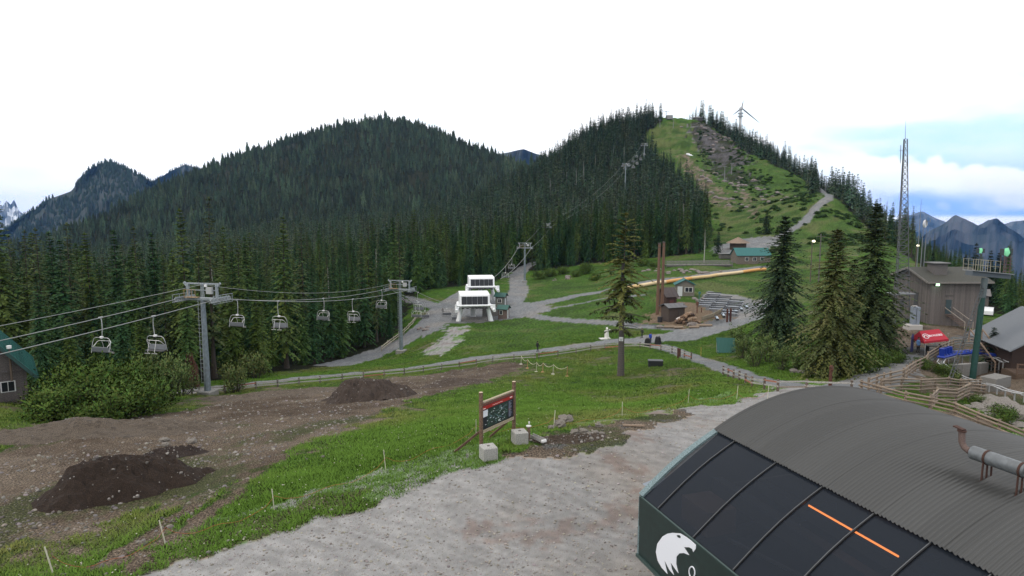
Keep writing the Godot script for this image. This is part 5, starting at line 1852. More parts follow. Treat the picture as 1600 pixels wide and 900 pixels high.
func build_plants() -> void:
	# the lone tree on the meadow: a mast of a trunk, dead below, with irregular drooping boughs
	rng.seed = 400
	var k := conifer(401, 18.6, 4.5, 24, 6, 40, 0.62, Color(0.12, 0.135, 0.04), 0.46, 0.3, 0.5)
	rng.seed = 402
	for q in 30:  # sparse long boughs below the crown
		var y := 5.2 + q * 0.17
		var a := R(0, TAU)
		var l := R(1.2, 3.6) * (1.0 if q > 3 else 0.75)
		var d := Vector3(cos(a), R(-0.15, 0.12), sin(a)).normalized()
		k[0].tube([Vector3(0, y, 0), Vector3(0, y, 0) + d * l * 0.5, Vector3(0, y - l * 0.12, 0) + d * l], [0.06, 0.04, 0.012], 4, false)
		if R(0, 1) < 0.3:
			continue
		var sh := R(0.5, 1.1)
		k[1].col = Color(0.05 * sh, 0.062 * sh, 0.02 * sh)
		for e in 30:
			var f := R(0.25, 1.08)
			var p := Vector3(0, y - 0.12 * l * f * f, 0) + d * l * f
			var dd := (d * R(0, 1) + Vector3(R(-1, 1), R(-0.8, 0.1), R(-1, 1))).normalized()
			kite(k[1], p, dd, dd.cross(Vector3.UP).normalized(), R(0.35, 0.7), R(0.08, 0.16))
	for q in 22:  # bare snags
		var y := R(4.5, 13.0)
		var a := R(0, TAU)
		k[0].tube([Vector3(0, y, 0), Vector3(cos(a) * R(0.6, 1.8), y + R(-0.5, 0.1), sin(a) * R(0.6, 1.8))], [0.035, 0.01], 3, false)
	k[0].tube([Vector3(0, -0.3, 0), Vector3(0, 0.3, 0), Vector3(0, 5, 0), Vector3(0, 13, 0)], [0.55, 0.42, 0.32, 0.16], 9, false)
	var o := tree_thing(k, "lone conifer with bare lower trunk and ragged crown on the meadow", g(Vector2(12.51, -71.99)), 0.0, "", "lone_conifer")
	o.get_child(0).material_override = mat(Color(0.12, 0.105, 0.098), 0.95, 0.0, "wood", Vector3(0.4, 2.5, 0.4))
	var b := B.new()
	b.box(Vector3.ZERO, Vector3(0.46, 0.46, 0.03))
	var s := single("trail_notice", b, mat(Color(0.62, 0.63, 0.63), 0.5), "small white square notice fixed to the trunk of the lone conifer", "sign", o.position + Vector3(-0.1, 4.35, 0.32), -0.2)
	b = B.new()
	for q in 3:
		b.box(Vector3(0.0, 0.02 - 0.09 * q, 0.018), Vector3(0.3 - 0.05 * q, 0.04, 0.006))
	obj("lettering", b, mat(Color(0.15, 0.15, 0.16), 0.6), s)
	# three big conifers on the right, and the smaller ones between them
	var big := [
		conifer(411, 17.8, 6.1, 54, 11, 28, 0.6, Color(0.039, 0.063, 0.032), 0.0, 0.05, 0.82),
		conifer(412, 14.6, 4.7, 52, 11, 27, 0.5, Color(0.090, 0.105, 0.039), 0.07, 0.06, 0.78),
		conifer(413, 17.4, 5.3, 54, 11, 27, 0.58, Color(0.054, 0.078, 0.033), 0.03, 0.1, 0.78)]
	tree_thing(big[0], "large dark conifer, the left one of the three big trees by the reeds", g(Vector2(36.26, -85.72)), 0.3)
	tree_thing(big[1], "big olive conifer, the middle and nearest one of the three big trees", g(Vector2(31.33, -61.8)), 1.3)
	tree_thing(big[2], "big conifer, the right one of the three, in front of the grey building", g(Vector2(39.97, -70.55)), 2.0)
	tree_thing(conifer(414, 11.5, 2.6, 38, 9, 12, 0.65, Color(0.045, 0.068, 0.030)), "slimmer conifer filling the gap between the middle and right big trees", g(Vector2(39.21, -73.18)), 0.5)
	tree_thing(conifer(415, 8.5, 2.0, 26, 7, 9, 0.5, Color(0.045, 0.060, 0.030)), "short conifer in the shade behind the right big tree", g(Vector2(44.36, -74.65)), 0.5)
	tree_thing(conifer(417, 8.5, 2.4, 26, 7, 9, 0.6, Color(0.024, 0.045, 0.027)), "short dark conifer alone by the round roofed shelter", g(Vector2(80.93, -251.27)), 0.5)
	tree_thing(conifer(418, 10.5, 3.6, 28, 8, 9, 0.8, Color(0.033, 0.054, 0.027)), "bushy conifer on the slope above the green roofed building", g(Vector2(116.41, -294.15)), 0.5)
	tree_thing(conifer(419, 4.6, 1.7, 22, 8, 9, 0.36, Color(0.024, 0.045, 0.030), 0.0), "round dark fir beside the green pole above the blue carts", g(Vector2(52.87, -69.34)), 0.5)
	for q in [[Vector2(103.84, -143.2), 13.0, "first tall conifer behind the lamp platform, left of its pole"], [Vector2(105.5, -140.95), 11.5, "second conifer behind the lamp platform, beside its pole"], [Vector2(105.54, -138.37), 11.0, "third conifer behind the lamp platform, right of its pole"], [Vector2(100.88, -142.29), 10.0, "low conifer at the end of the lamp platform"], [Vector2(93.86, -114.23), 14.0, "dark conifer cut by the right edge of the view"], [Vector2(128.63, -195.18), 8.0, "thin conifer behind the masts"]]:
		tree_thing(conifer(430 + int(q[1] * 2), q[1], q[1] * 0.2, 30, 8, 10, 0.65, Color(0.03, 0.05, 0.034)), q[2], g(q[0]), R(0, 6))
	# bushes at the left, saplings by the tower, tall weeds by the big trees
	var kinds := [bush(501, 2.3, 2.9, 110, 60, 0.17, Color(0.066, 0.11, 0.025)), bush(502, 1.7, 2.0, 80, 56, 0.15, Color(0.075, 0.12, 0.028)), bush(503, 1.3, 3.4, 60, 34, 0.17, Color(0.11, 0.155, 0.055), 0.8), bush(504, 0.9, 1.9, 46, 30, 0.17, Color(0.11, 0.14, 0.05), 0.9)]
	var protos := [null, null, null, null]
	var set_ := [[0, Vector2(-39.72, -55.94), 1.45, "broad dense bush nearest the brown house"], [0, Vector2(-36.32, -54.44), 1.67, "large bright bush in the middle of the thicket"], [1, Vector2(-36.92, -50.47), 1.59, "low bush at the front left of the thicket"], [0, Vector2(-36.5, -59.17), 1.59, "large dark bush in the thicket under the two chairs"], [1, Vector2(-33.57, -52.14), 1.67, "low bush at the front of the thicket by the dirt bank"], [0, Vector2(-38.26, -65.38), 1.38, "bush at the back of the thicket, right side"], [2, Vector2(-37.06, -63.54), 1.45, "grey green willow at the right of the thicket"], [2, Vector2(-35.8, -64.82), 1.45, "tall grey green willow near the lift tower"], [2, Vector2(-37.55, -71.1), 1.30, "grey green willow just left of the lift tower"], [1, Vector2(-33.32, -55.34), 1.74, "low bush at the right front of the thicket"], [1, Vector2(-34.53, -50.39), 0.9, "small bush at the lower edge of the thicket"],
		[3, Vector2(-33.08, -74.71), 1.6, "thin young birch right of the tall tower, in front of the path"], [3, Vector2(-38.19, -90.01), 1.7, "leafy sapling behind the path right of the tall tower"], [3, Vector2(-36.54, -89.58), 1.7, "second leafy sapling behind the path right of the tall tower"], [3, Vector2(-39.87, -87.41), 1.2, "small sapling beside the tall tower"],
		[2, Vector2(29.96, -81.69), 0.95, "tall weeds behind the green shelter"], [2, Vector2(28.4, -73.26), 0.9, "tall weeds right of the green shelter"], [2, Vector2(30.76, -75.44), 1.0, "tall weeds between green shelter and left big tree"], [2, Vector2(29.67, -68.88), 0.85, "tall weeds in front of the left big tree"], [2, Vector2(30.75, -67.52), 0.9, "tall weeds between left and middle big trees"], [2, Vector2(34.22, -96.2), 0.9, "tall weeds left of the green shelter"], [3, Vector2(31.08, -65.42), 1.0, "low weeds left of the middle big tree"], [1, Vector2(33.87, -63.77), 0.9, "low bush right of the middle big tree"], [1, Vector2(34.42, -61.84), 1.0, "bush under the right big tree"], [0, Vector2(37.87, -68.76), 1.0, "dark bush between the middle and right big trees"], [1, Vector2(37.73, -64.89), 0.9, "bush at the bend of the gravel road"], [1, Vector2(40.61, -66.62), 0.7, "small bush beside the gravel road under the red tent"], [3, Vector2(51.39, -85.56), 0.8, "weeds at the foot of the lattice mast"],
		[1, Vector2(9.93, -235.31), 1.6, "bush right of the road tower at the forest edge"], [1, Vector2(14.46, -239.93), 1.7, "bush at the forest edge above the grass bank"], [1, Vector2(19.55, -243.46), 1.5, "bush just behind the boulders at the forest edge"], [0, Vector2(27.28, -236.3), 1.4, "big bush at the forest edge between boulders and lone tree"], [1, Vector2(49.29, -239.84), 1.5, "bush left of the timber bridge"], [1, Vector2(49.51, -222.38), 1.3, "low bush by the left end of the timber bridge"], [2, Vector2(41.46, -223.36), 1.3, "pale shrub right of the lone tree at the forest edge"], [1, Vector2(27.77, -212.59), 1.3, "bush at the forest edge left of the lone tree"], [1, Vector2(23.3, -232.01), 1.2, "bush by the boulders at the forest edge"], [2, Vector2(34.52, -221.8), 1.0, "pale bush behind the lone tree"], [1, Vector2(44.22, -64.1), 0.7, "small bush on the bank below the gravel road"], [1, Vector2(42.31, -64.77), 0.6, "small bush inside the bend of the log fence"], [3, Vector2(44.3, -62.37), 0.6, "weeds beside the coaster rail"], [1, Vector2(38.86, -51.81), 0.5, "small shrub among the pale rocks"], [1, Vector2(37.14, -47.12), 0.7, "low shrub in front of the pale rocks"]]
	for q in set_:
		var i: int = q[0]
		var p := g(q[1], -0.1)
		if protos[i] == null:
			protos[i] = bush_thing(kinds[i], q[3], p, R(0, 6), "bushes and weeds")
			protos[i].scale = Vector3.ONE * q[2]
		else:
			dup(protos[i], p, R(0, 6), q[3], q[2])
	# two uprooted stumps with red roots, at the forest edge
	for q in [[Vector2(-40.43, -78.95), 4.6, 1.0, "tall torn red stump left of the lift tower"], [Vector2(-46.23, -104.63), 3.4, 0.55, "slender torn red stump under the first chair on the right"]]:
		b = B.new()
		for e in 26:
			var a := R(0, TAU)
			var rr: float = q[2] * R(0.2, 0.8)
			var p := Vector3(cos(a) * rr, 0, sin(a) * rr * 0.6)
			b.col = Color.WHITE * R(0.5, 1.3)
			b.tube([p + Vector3(0, -0.3, 0), p * 0.9 + Vector3(0, q[1] * R(0.4, 0.7), 0), p * R(0.4, 0.8) + Vector3(R(-0.3, 0.1), q[1] * R(0.75, 1.0), 0)], [0.24, 0.17, 0.03], 5, false)
		single("torn_stump", b, mat(Color(0.13, 0.05, 0.03), 0.95, 0.0, "wood", Vector3(0.3, 2, 0.3)), q[3], "tree stump", g(q[0]))
	for q in [[Vector2(-58.83, -124.99), 19.0], [Vector2(-70.07, -131.25), 17.0], [Vector2(-95.97, -138.12), 16.0], [Vector2(-39.44, -136.61), 17.0], [Vector2(-34.14, -160.65), 18.0], [Vector2(68.65, -228.44), 12.0]]:
		b = B.new()
		b.tube([Vector3(0, -0.3, 0), Vector3(0.1, q[1] * 0.5, 0), Vector3(0.0, q[1], 0.1)], [0.2, 0.13, 0.03], 6)
		for e in 26:
			var y: float = q[1] * R(0.35, 0.97)
			var a := R(0, TAU)
			b.tube([Vector3(0.05, y, 0), Vector3(cos(a), R(-0.5, 0.2), sin(a)) * R(0.5, 1.5) * (1.2 - y / q[1]) + Vector3(0, y, 0)], [0.03, 0.008], 3, false)
		var n := used.get("dead_snag", -1) as int
		single("dead_snag", b, mat(Color(0.3, 0.29, 0.27), 0.95), ["bare grey dead tree behind the tall lift tower", "bare grey dead tree in the wood left of the tall tower", "bare grey dead tree behind the thicket", "bare grey dead tree in the wood under the chairs", "bare grey dead tree near the second lift tower", "bare grey dead tree by the timber bridge"][n + 1], "dead tree", g(q[0]), 0.0, "dead trees in the forest")

func build_hill_snags() -> void:
	rng.seed = 600
	var b := B.new()
	b.tube([Vector3(0, -0.5, 0), Vector3(0.2, 8, 0), Vector3(0, 15.0, 0.1)], [0.28, 0.2, 0.05], 6)
	for e in 20:
		var y := R(5.0, 14.5)
		var a := R(0, TAU)
		b.tube([Vector3(0.1, y, 0), Vector3(cos(a), R(-0.4, 0.2), sin(a)) * R(0.5, 1.8) * (1.2 - y / 15.0) + Vector3(0.1, y, 0)], [0.05, 0.015], 3, false)
	var first: Node3D = null
	for q in [Vector2(51.41, -520.04), Vector2(57.69, -521.33), Vector2(42.86, -509.55), Vector2(68.82, -536.68), Vector2(85.27, -548.07), Vector2(91.32, -529.5), Vector2(28.56, -479.99), Vector2(80.66, -396.28), Vector2(84.26, -352.75), Vector2(93.36, -361.05), Vector2(38.4, -406.64), Vector2(57.33, -412.44), Vector2(79.61, -299.75), Vector2(85.87, -456.71), Vector2(-71.55, -720.65), Vector2(-131.3, -827.37), Vector2(-229.48, -825.43), Vector2(-34.29, -530.2)]:
		var at := g(q)
		if first == null:
			first = single("dead_snag", b, mat(Color(0.22, 0.215, 0.2), 0.95), "bleached dead trunk standing among the conifers of the hills", "dead tree", at, 0.0, "bleached dead trunks on the hills")
		else:
			dup(first, at, R(0, TAU), "", R(0.8, 1.25))

func build_left_house() -> void:
	var wall := Color(0.135, 0.115, 0.11)
	var o := thing("brown_house", "brown timber house with a steep green metal roof, cut by the left edge", "house", g(Vector2(-44.22, -57.08)), 0.68)
	var b := B.new()  # gable end faces +z; the corner by the bushes is the origin
	var W := 9.0
	var D := 9.0
	var m := wood(wall)
	b.prism(PackedVector2Array([Vector2(0, -0.6), Vector2(0, 3.5), Vector2(-W * 0.5, 9.2), Vector2(-W, 3.5), Vector2(-W, -0.6)]), Vector3(0, 0, -D), Vector3.RIGHT, Vector3.UP, Vector3(0, 0, D))
	obj("wall", b, m, o)
	for y in [0.75, 3.3]:
		b = B.new()
		b.box(Vector3(-W * 0.5, y, 0.03), Vector3(W, 0.14, 0.05))
		obj("trim_board", b, wood(wall * 0.8), o)
	b = B.new()
	for k in 18:
		b.box(Vector3(-0.25 - k * 0.5, 1.9 + 0.0, 0.012), Vector3(0.03, 2.6, 0.02))
	obj("batten", b, wood(wall * 0.85), o)
	var green := mat(Color(0.018, 0.11, 0.095), 0.5, 0.1, "blotch", Vector3(2, 2, 2))
	for s in [0.0, 1.0]:
		b = B.new()
		var e := Vector3(-W * 0.5, 9.35, 0.7)
		var f := Vector3(0.75 if s == 0.0 else -W - 0.75, 2.75, 0.7)
		var n := Vector3(5.7 * (1.0 if s == 0.0 else -1.0), 4.5, 0).normalized()
		b.beam((e + f) * 0.5 - Vector3(0, 0, D + 1.4), (e + f) * 0.5, e.distance_to(f), 0.14, n)
		var rf := obj("roof", b, green, o)
		b = B.new()
		for k in 26:
			b.beam(e + n * 0.09 + Vector3(0, 0, -0.2 - k * 0.4), f + n * 0.09 + Vector3(0, 0, -0.2 - k * 0.4), 0.05, 0.06)
		obj("roof_rib", b, green, rf)
		b = B.new()
		b.beam(e + Vector3(0, -0.15, 0.03), f + Vector3(0, -0.15, 0.03), 0.06, 0.26)
		obj("fascia_board", b, mat(Color(0.02, 0.06, 0.055), 0.6), rf)
	for q in [[Vector3(-1.4, 2.05, 0), 0.95, 0.85], [Vector3(-2.65, 4.2, 0), 1.05, 1.1]]:
		b = B.new()
		b.box(q[0], Vector3(q[1] + 0.14, q[2] + 0.14, 0.12))
		var fr := obj("window", b, mat(Color(0.5, 0.5, 0.5), 0.6), o)
		for k in 2:
			b = B.new()
			b.box(q[0] + Vector3((k - 0.5) * q[1] * 0.5, 0, 0.03), Vector3(q[1] * 0.44, q[2], 0.1))
			obj("pane", b, mat(Color(0.012, 0.014, 0.018), 0.06), fr)
	b = B.new()
	b.tube([Vector3(-1.1, 2.6, 0.35), Vector3(-1.1, 5.3, 0.35)], 0.09, 9)
	b.tube([Vector3(-1.1, 5.3, 0.35), Vector3(-1.1, 5.6, 0.35)], 0.05, 9)
	var ch := obj("stove_pipe", b, mat(Color(0.1, 0.07, 0.05), 0.7), o)
	b = B.new()
	b.tube([Vector3(-1.1, 5.55, 0.35), Vector3(-1.1, 5.8, 0.35)], 0.2, 10)
	obj("pipe_cap", b, mat(Color(0.75, 0.75, 0.75), 0.5), ch)
	b = B.new()
	b.box(Vector3(-W * 0.5, -0.25, 0.05), Vector3(W + 0.1, 0.5, 0.14))
	obj("footing", b, mat(Color(0.3, 0.28, 0.26), 0.9), o)

# ---------------------------------------------------------------- show ground, slope and the right side
func lamp_material(c: Color, e: float) -> StandardMaterial3D:
	var m := StandardMaterial3D.new()
	m.albedo_color = c
	m.emission_enabled = true
	m.emission = c
	m.emission_energy_multiplier = e
	return m

func glow(at: Vector3, c: Color, e: float, r: float) -> void:
	var l := OmniLight3D.new()
	l.name = "lamp_light"
	l.light_color = c
	l.light_energy = e
	l.light_size = r
	l.omni_range = 60.0
	l.omni_attenuation = 2.0
	l.shadow_enabled = true
	add_child(l, true)
	l.position = at

func build_show_ground() -> void:
	rng.seed = 71
	white_station("front white lift station with a row of five dark windows, on white legs", g(Vector2(-8.89, -148.83)), 0.12, true, 1.03)
	white_station("rear white lift station behind and above the front one", g(Vector2(-8.11, -167.38), 1.6), 0.12, false, 0.98)
	var brown := Color(0.2, 0.145, 0.125)
	var green := Color(0.02, 0.085, 0.07)
	hut("operator_hut", "small brown hut with a green roof beside the front white station", g(Vector2(-1.97, -150.08)), -0.3, 2.1, 2.3, 2.4, 0.7, brown, green, [[0, -0.3, 1.5, 0.7, 0.9, false], [1, 0.2, 1.0, 0.8, 1.9, true]])
	hut("operator_hut", "grey green hut with a green roof behind the brown one", g(Vector2(-2.84, -165.67)), -0.3, 2.4, 2.4, 2.7, 0.7, Color(0.16, 0.17, 0.15), green, [[0, 0.0, 1.5, 0.9, 0.9, false], [1, 0.2, 1.0, 0.8, 1.9, true]])
	var b := B.new()
	b.cbox(Vector3.ZERO, Vector3(7.0, 0.5, 5.0), 0.05)
	b.cbox(Vector3(3.6, 0.9, -3.5), Vector3(4.0, 2.6, 0.3), 0.05)
	single("concrete_ramp", b, mat(Color(0.36, 0.34, 0.32), 0.9, 0.0, "clod", Vector3(2, 2, 2)), "pale concrete ramp under the front white station", "ramp", g(Vector2(-8.34, -149.77), 0.1), 0.12)
	for q in [[Vector2(-15.89, -154.05), "parked lift chair left of the white station with a figure beside it"], [Vector2(-13.16, -147.82), "empty parked chair at the left leg of the white station"], [Vector2(-21.08, -153.25), "parked chair low over the road left of the white station"]]:
		dup(chair0, g(q[0], 3.75), 0.3, q[1])
	person("person in dark clothes standing at the parked lift chairs", g(Vector2(-17.02, -155.89)), 0.6, "stand", Color(0.012, 0.012, 0.014), Color(0.014, 0.014, 0.016), Color(0.3, 0.19, 0.14), Color(0.015, 0.013, 0.012))
	b = B.new()
	b.tube([Vector3(0, -0.2, 0), Vector3(0, 14.4, 0)], [0.3, 0.22], 10)
	for k in 2:
		var o := thing("climbing_pole", ["left one of the two tall bare climbing poles of the show ground", "right one of the two tall bare climbing poles of the show ground"][k], "pole", g([Vector2(29.59, -128.94), Vector2(31.01, -131.13)][k]), 0.0, "climbing poles")
		b = B.new()
		b.tube([Vector3(0, -0.2, 0), Vector3(0.1, 14.5, 0)], [0.36, 0.25], 10)
		obj("pole", b, wood(Color(0.2, 0.115, 0.075)), o)
		b = B.new()
		b.tube([Vector3(0.05, 13.6, 0), Vector3(0.05, 13.75, 0)], 0.29, 10)
		b.tube([Vector3(0.05, 14.3, 0), Vector3(0.05, 14.6, 0)], 0.28, 10)
		obj("band", b, mat(Color(0.07, 0.06, 0.055), 0.7), o)
	hut("timber_cabin", "dark reddish log cabin beside the two tall poles", g(Vector2(32.79, -134.14)), 0.4, 2.6, 3.0, 3.0, 1.5, Color(0.075, 0.04, 0.032), Color(0.055, 0.04, 0.038), [[0, 0.0, 1.0, 0.9, 2.0, true]], "cabin", Color(0.09, 0.025, 0.02))
	hut("plank_shack", "weathered plank shack with open frame roof at the log pile", g(Vector2(31.21, -122.88)), 0.35, 3.6, 2.6, 2.7, 0.5, Color(0.095, 0.07, 0.058), Color(0.1, 0.1, 0.105), [[0, 0.9, 1.0, 0.9, 2.0, true]], "shack", Color(0.05, 0.038, 0.03))
	var o := thing("shack_porch", "open pole frame leaning on the right side of the plank shack", "porch", g(Vector2(32.9, -123.65)), 0.35)
	for k in 3:
		b = B.new()
		b.tube([Vector3(0.6 * k, -0.2, 1.0 - k), Vector3(0.6 * k, 3.0, 1.0 - k)], 0.08, 6)
		obj("post", b, wood(Color(0.2, 0.16, 0.13)), o)
		b = B.new()
		b.beam(Vector3(-0.5, 2.4 - 0.6 * k, 1.1), Vector3(2.0, 2.9 - 0.6 * k, -1.4), 0.1, 0.1)
		obj("rail", b, wood(Color(0.2, 0.16, 0.13)), o)
	o = hut("green_roof_hut", "small grey hut with green gable roof and white door above the benches", g(Vector2(40.97, -151.16)), -0.15 - PI / 2, 3.4, 4.2, 2.7, 1.1, Color(0.22, 0.2, 0.17), Color(0.02, 0.12, 0.12), [[1, 1.2, 1.1, 0.95, 2.1, true], [1, -0.8, 1.5, 1.7, 1.0, false]])
	# the pile of cut logs and the chips round it
	o = thing("log_pile", "heap of cut log rounds and split wood in front of the plank shack", "log pile", g(Vector2(33.16, -119.11)))
	for k in 90:
		var lay := k / 34
		var p := Vector3(R(-2.3, 2.3) * (1.0 - lay * 0.25), 0.2 + lay * 0.42 + R(0, 0.12), R(-1.0, 1.1) * (1.0 - lay * 0.2))
		p.y += maxf(0, 0.7 - absf(p.x - 0.3) * 0.5)
		var a := R(0, TAU)
		var d := Vector3(cos(a), R(-0.5, 0.5), sin(a)).normalized() * R(0.2, 0.45)
		var r := R(0.13, 0.3)
		b = B.new()
		b.tube([p - d, p + d], r, 8)
		obj("log", b, wood([Color(0.2, 0.12, 0.075), Color(0.3, 0.19, 0.12), Color(0.11, 0.07, 0.05), Color(0.38, 0.27, 0.18)][k % 4]), o)
	for q in [[Vector2(35.08, -115.43), 1.4, "big pale log lying at the right end of the log heap"], [Vector2(28.92, -116.01), 1.0, "short log lying left of the log heap"], [Vector2(30.29, -114.96), 0.8, "pale split log in front of the log heap"], [Vector2(32.87, -114.21), 0.9, "round log in front of the log heap"]]:
		b = B.new()
		b.tube([Vector3(-q[1], 0.2, 0), Vector3(q[1], 0.25, 0.2)], 0.24, 9)
		single("cut_log", b, wood(Color(0.34, 0.26, 0.19)), q[2], "log", g(q[0]), R(-0.4, 0.4), "logs lying about the show ground")
	b = B.new()
	b.rock(Vector3(0, 0.4, 0), Vector3(0.9, 0.75, 0.8), rng, 6, 9)
	single("covered_heap", b, mat(Color(0.42, 0.38, 0.35), 0.9), "pale covered heap against the left side of the log heap", "heap", g(Vector2(31.71, -119.54)))
	b = B.new()
	b.tube([Vector3(0, -0.1, 0), Vector3(0, 1.0, 0)], [0.45, 0.5], 12)
	single("rubbish_barrel", b, mat(Color(0.02, 0.02, 0.024), 0.6), "dark barrel at the left end of the log heap", "barrel", g(Vector2(28.52, -121.95)))
	for q in [[Vector2(37.43, -128.13), 2.0, "brown sign post standing in the wood chips"], [Vector2(38.73, -129.49), 0.9, "short peg in the wood chips"]]:
		b = B.new()
		b.cbox(Vector3(0, q[1] * 0.5, 0), Vector3(0.2, q[1], 0.2), 0.02)
		if q[1] > 1.5:
			b.cbox(Vector3(0, q[1], 0.0), Vector3(0.5, 0.7, 0.25), 0.03)
		single("wooden_post", b, wood(Color(0.17, 0.08, 0.05)), q[2], "post", g(q[0]))
	b = B.new()
	b.beam(Vector3(0, 0, 0), Vector3(0, 2.3, 0), 0.12, 0.12)
	b.box(Vector3(0.1, 2.4, 0), Vector3(0.5, 0.5, 0.25))
	single("green_lamp_post", b, mat(Color(0.03, 0.13, 0.12), 0.5), "small green box on a post above the wood chips", "post", g(Vector2(41.39, -140.48)))
	# low timber wall between the path and the benches
	fence("timber_wall", "low timber wall with pale capping between the path and the wood chips", "wall", [Vector2(36.34, -120.89), Vector2(39.07, -123.82), Vector2(43.05, -129.87)], [0.15, 0.4, 0.65], 0.8, 0.12, 0.14, 2.4, Color(0.36, 0.31, 0.22), [], true, 0.0)
	# rows of benches stepping down to the chips
	var bench := thing("spectator_bench", "", "bench", Vector3.ZERO, 0.0, "benches of the show ground")
	b = B.new()
	for k in 3:
		b.cbox(Vector3(0, 0.46, -0.16 + 0.16 * k), Vector3(3.1, 0.05, 0.13), 0.01)
	obj("seat", b, mat(Color(0.34, 0.38, 0.44), 0.5), bench)
	b = B.new()
	b.cbox(Vector3(0, 0.75, 0.28), Vector3(3.1, 0.2, 0.04), 0.01)
	obj("backrest", b, mat(Color(0.045, 0.05, 0.06), 0.55), bench)
	for s in [-1.3, 1.3]:
		b = B.new()
		b.cbox(Vector3(s, 0.2, 0), Vector3(0.1, 0.5, 0.5), 0.01)
		obj("leg", b, mat(Color(0.04, 0.042, 0.046), 0.6), bench)
	var p00: Vector2 = Vector2(47.57, -153.28)
	var pu: Vector2 = Vector2(50.44, -138.79)
	var pv: Vector2 = Vector2(40.43, -137.16)
	var face := atan2((pv - p00).x, (pv - p00).y) + PI
	var first := true
	var rows := ["back", "second", "third", "fourth", "fifth", "sixth", "front"]
	for row in 7:
		for col in 3:
			var e: Vector2 = p00 + (pu - p00) * (col + 0.5) / 3.0 + (pv - p00) * (row + (0.6 if row > 3 else 0.0)) / 7.0
			var lab := "grey bench in the %s row, %s block" % [rows[row], ["left", "middle", "right"][col]]
			var at := g(e, 0.05 + (6 - row) * 0.05)
			if first:
				bench.position = at
				bench.rotation.y = face
				bench.set_meta("label", lab)
				first = false
			else:
				dup(bench, at, face, lab)
	for k in 6:
		var e: Vector2 = (Vector2(50.11, -135.57)).lerp(Vector2(39.39, -121.66), k / 5.0)
		var d := dup(bench, g(e), face + PI / 2 + 0.2, "pale bench in the row along the path, %s from the big trees" % ["first", "second", "third", "fourth", "fifth", "sixth"][k])
		d.get_child(0).material_override = mat(Color(0.42, 0.5, 0.58), 0.5)
		d.set_meta("group", "pale benches along the path")
	for k in 2:
		b = B.new()
		b.tube([Vector3(0, -0.2, 0), Vector3(0, 1.0, 0), Vector3(0, 2.5, 0)], [0.2, 0.19, 0.17], 9)
		b.rock(Vector3(0, 2.0, 0.08), Vector3(0.24, 0.35, 0.24), rng, 5, 8)
		single("carved_post", b, wood(Color(0.1, 0.035, 0.025)), ["left one of the two carved red brown posts by the benches", "right one of the two carved red brown posts by the benches"][k], "carved post", g([Vector2(40.07, -117.81), Vector2(40.82, -118.26)][k]), 0.0, "carved posts")
	# timber-edged slide with a yellow cover, across the meadow
	o = thing("covered_pipe", "long yellow orange covered pipe running across the meadow beside the road", "pipe", g(Vector2(29.76, -168.92)))
	var line := [Vector2(29.17, -168.42), Vector2(33.89, -168.41), Vector2(41.65, -172.58), Vector2(51.49, -182.99), Vector2(61.29, -190.69), Vector2(71.51, -197.89), Vector2(81.52, -205.2)]
	var n := 0
	for k in line.size() - 1:
		for q in 3:
			b = B.new()
			var a := g((line[k] as Vector2).lerp(line[k + 1], q / 3.0), 0.62) - o.position
			var c := g((line[k] as Vector2).lerp(line[k + 1], (q + 1) / 3.0), 0.62) - o.position
			b.tube([a, a.lerp(c, 0.04), a.lerp(c, 0.96), c], [0.42, 0.48, 0.48, 0.42], 8)
			obj("pipe_length", b, mat([Color(0.6, 0.42, 0.2), Color(0.65, 0.5, 0.3), Color(0.6, 0.3, 0.08)][(n / 3) % 3], 0.6), o)
			b = B.new()
			b.cbox(a.lerp(c, 0.5) - Vector3(0, 0.5, 0), Vector3(0.5, 0.6, 0.4), 0.03)
			obj("saddle", b, mat(Color(0.06, 0.06, 0.06), 0.9), o)
			n += 1
	# the plank deck over a culvert, with railings
	o = thing("timber_bridge", "grey timber bridge with railings below the dark trees", "bridge", g(Vector2(55.96, -230.72)))
	var a0: Vector3 = Vector3(Vector3(53.4, -4.8, -222)) - o.position
	var a1: Vector3 = Vector3(Vector3(74.71, -4.28, -218)) - o.position
	for k in 40:
		b = B.new()
		var p := a0.lerp(a1, (k + 0.5) / 40.0)
		b.box(p, Vector3(a0.distance_to(a1) / 40.0 - 0.03, 0.14, 3.4), Basis(Vector3.UP, 0.02))
		obj("plank", b, wood(Color(0.22, 0.21, 0.2) * [0.85, 1.0, 1.12][k % 3]), o)
	for s in [-1.7, 1.7]:
		b = B.new()
		b.beam(a0 + Vector3(0, -0.3, s), a1 + Vector3(0, -0.3, s), 0.3, 0.45)
		obj("girder", b, wood(Color(0.12, 0.115, 0.11)), o)
		for k in 11:
			b = B.new()
			var p := a0.lerp(a1, k / 10.0) + Vector3(0, 0, s)
			b.beam(p - Vector3(0, 1.5, 0), p + Vector3(0, 1.25, 0), 0.16, 0.16)
			obj("post", b, wood(Color(0.2, 0.19, 0.18)), o)
		for h in [0.6, 1.2]:
			b = B.new()
			b.beam(a0 + Vector3(0, h, s), a1 + Vector3(0, h, s), 0.08, 0.18)
			obj("rail", b, wood(Color(0.27, 0.26, 0.25)), o)
	hut("green_roof_building", "long grey building with a green gable roof and three windows", g(Vector2(85.86, -230.37)), 0.05, 12.0, 6.0, 3.0, 2.4, Color(0.2, 0.17, 0.145), Color(0.02, 0.12, 0.115), [[0, -2.5, 1.6, 1.2, 1.2, false], [0, 0.3, 1.6, 1.2, 1.2, false], [0, 3.0, 1.6, 1.2, 1.2, false]], "building")
	o = thing("round_shelter", "round shelter with a pale conical roof behind the green roofed building", "shelter", g(Vector2(90.7, -257.1)))
	b = B.new()
	b.tube([Vector3(0, -0.3, 0), Vector3(0, 2.6, 0)], 3.2, 12)
	obj("wall", b, wood(Color(0.1, 0.07, 0.055)), o)
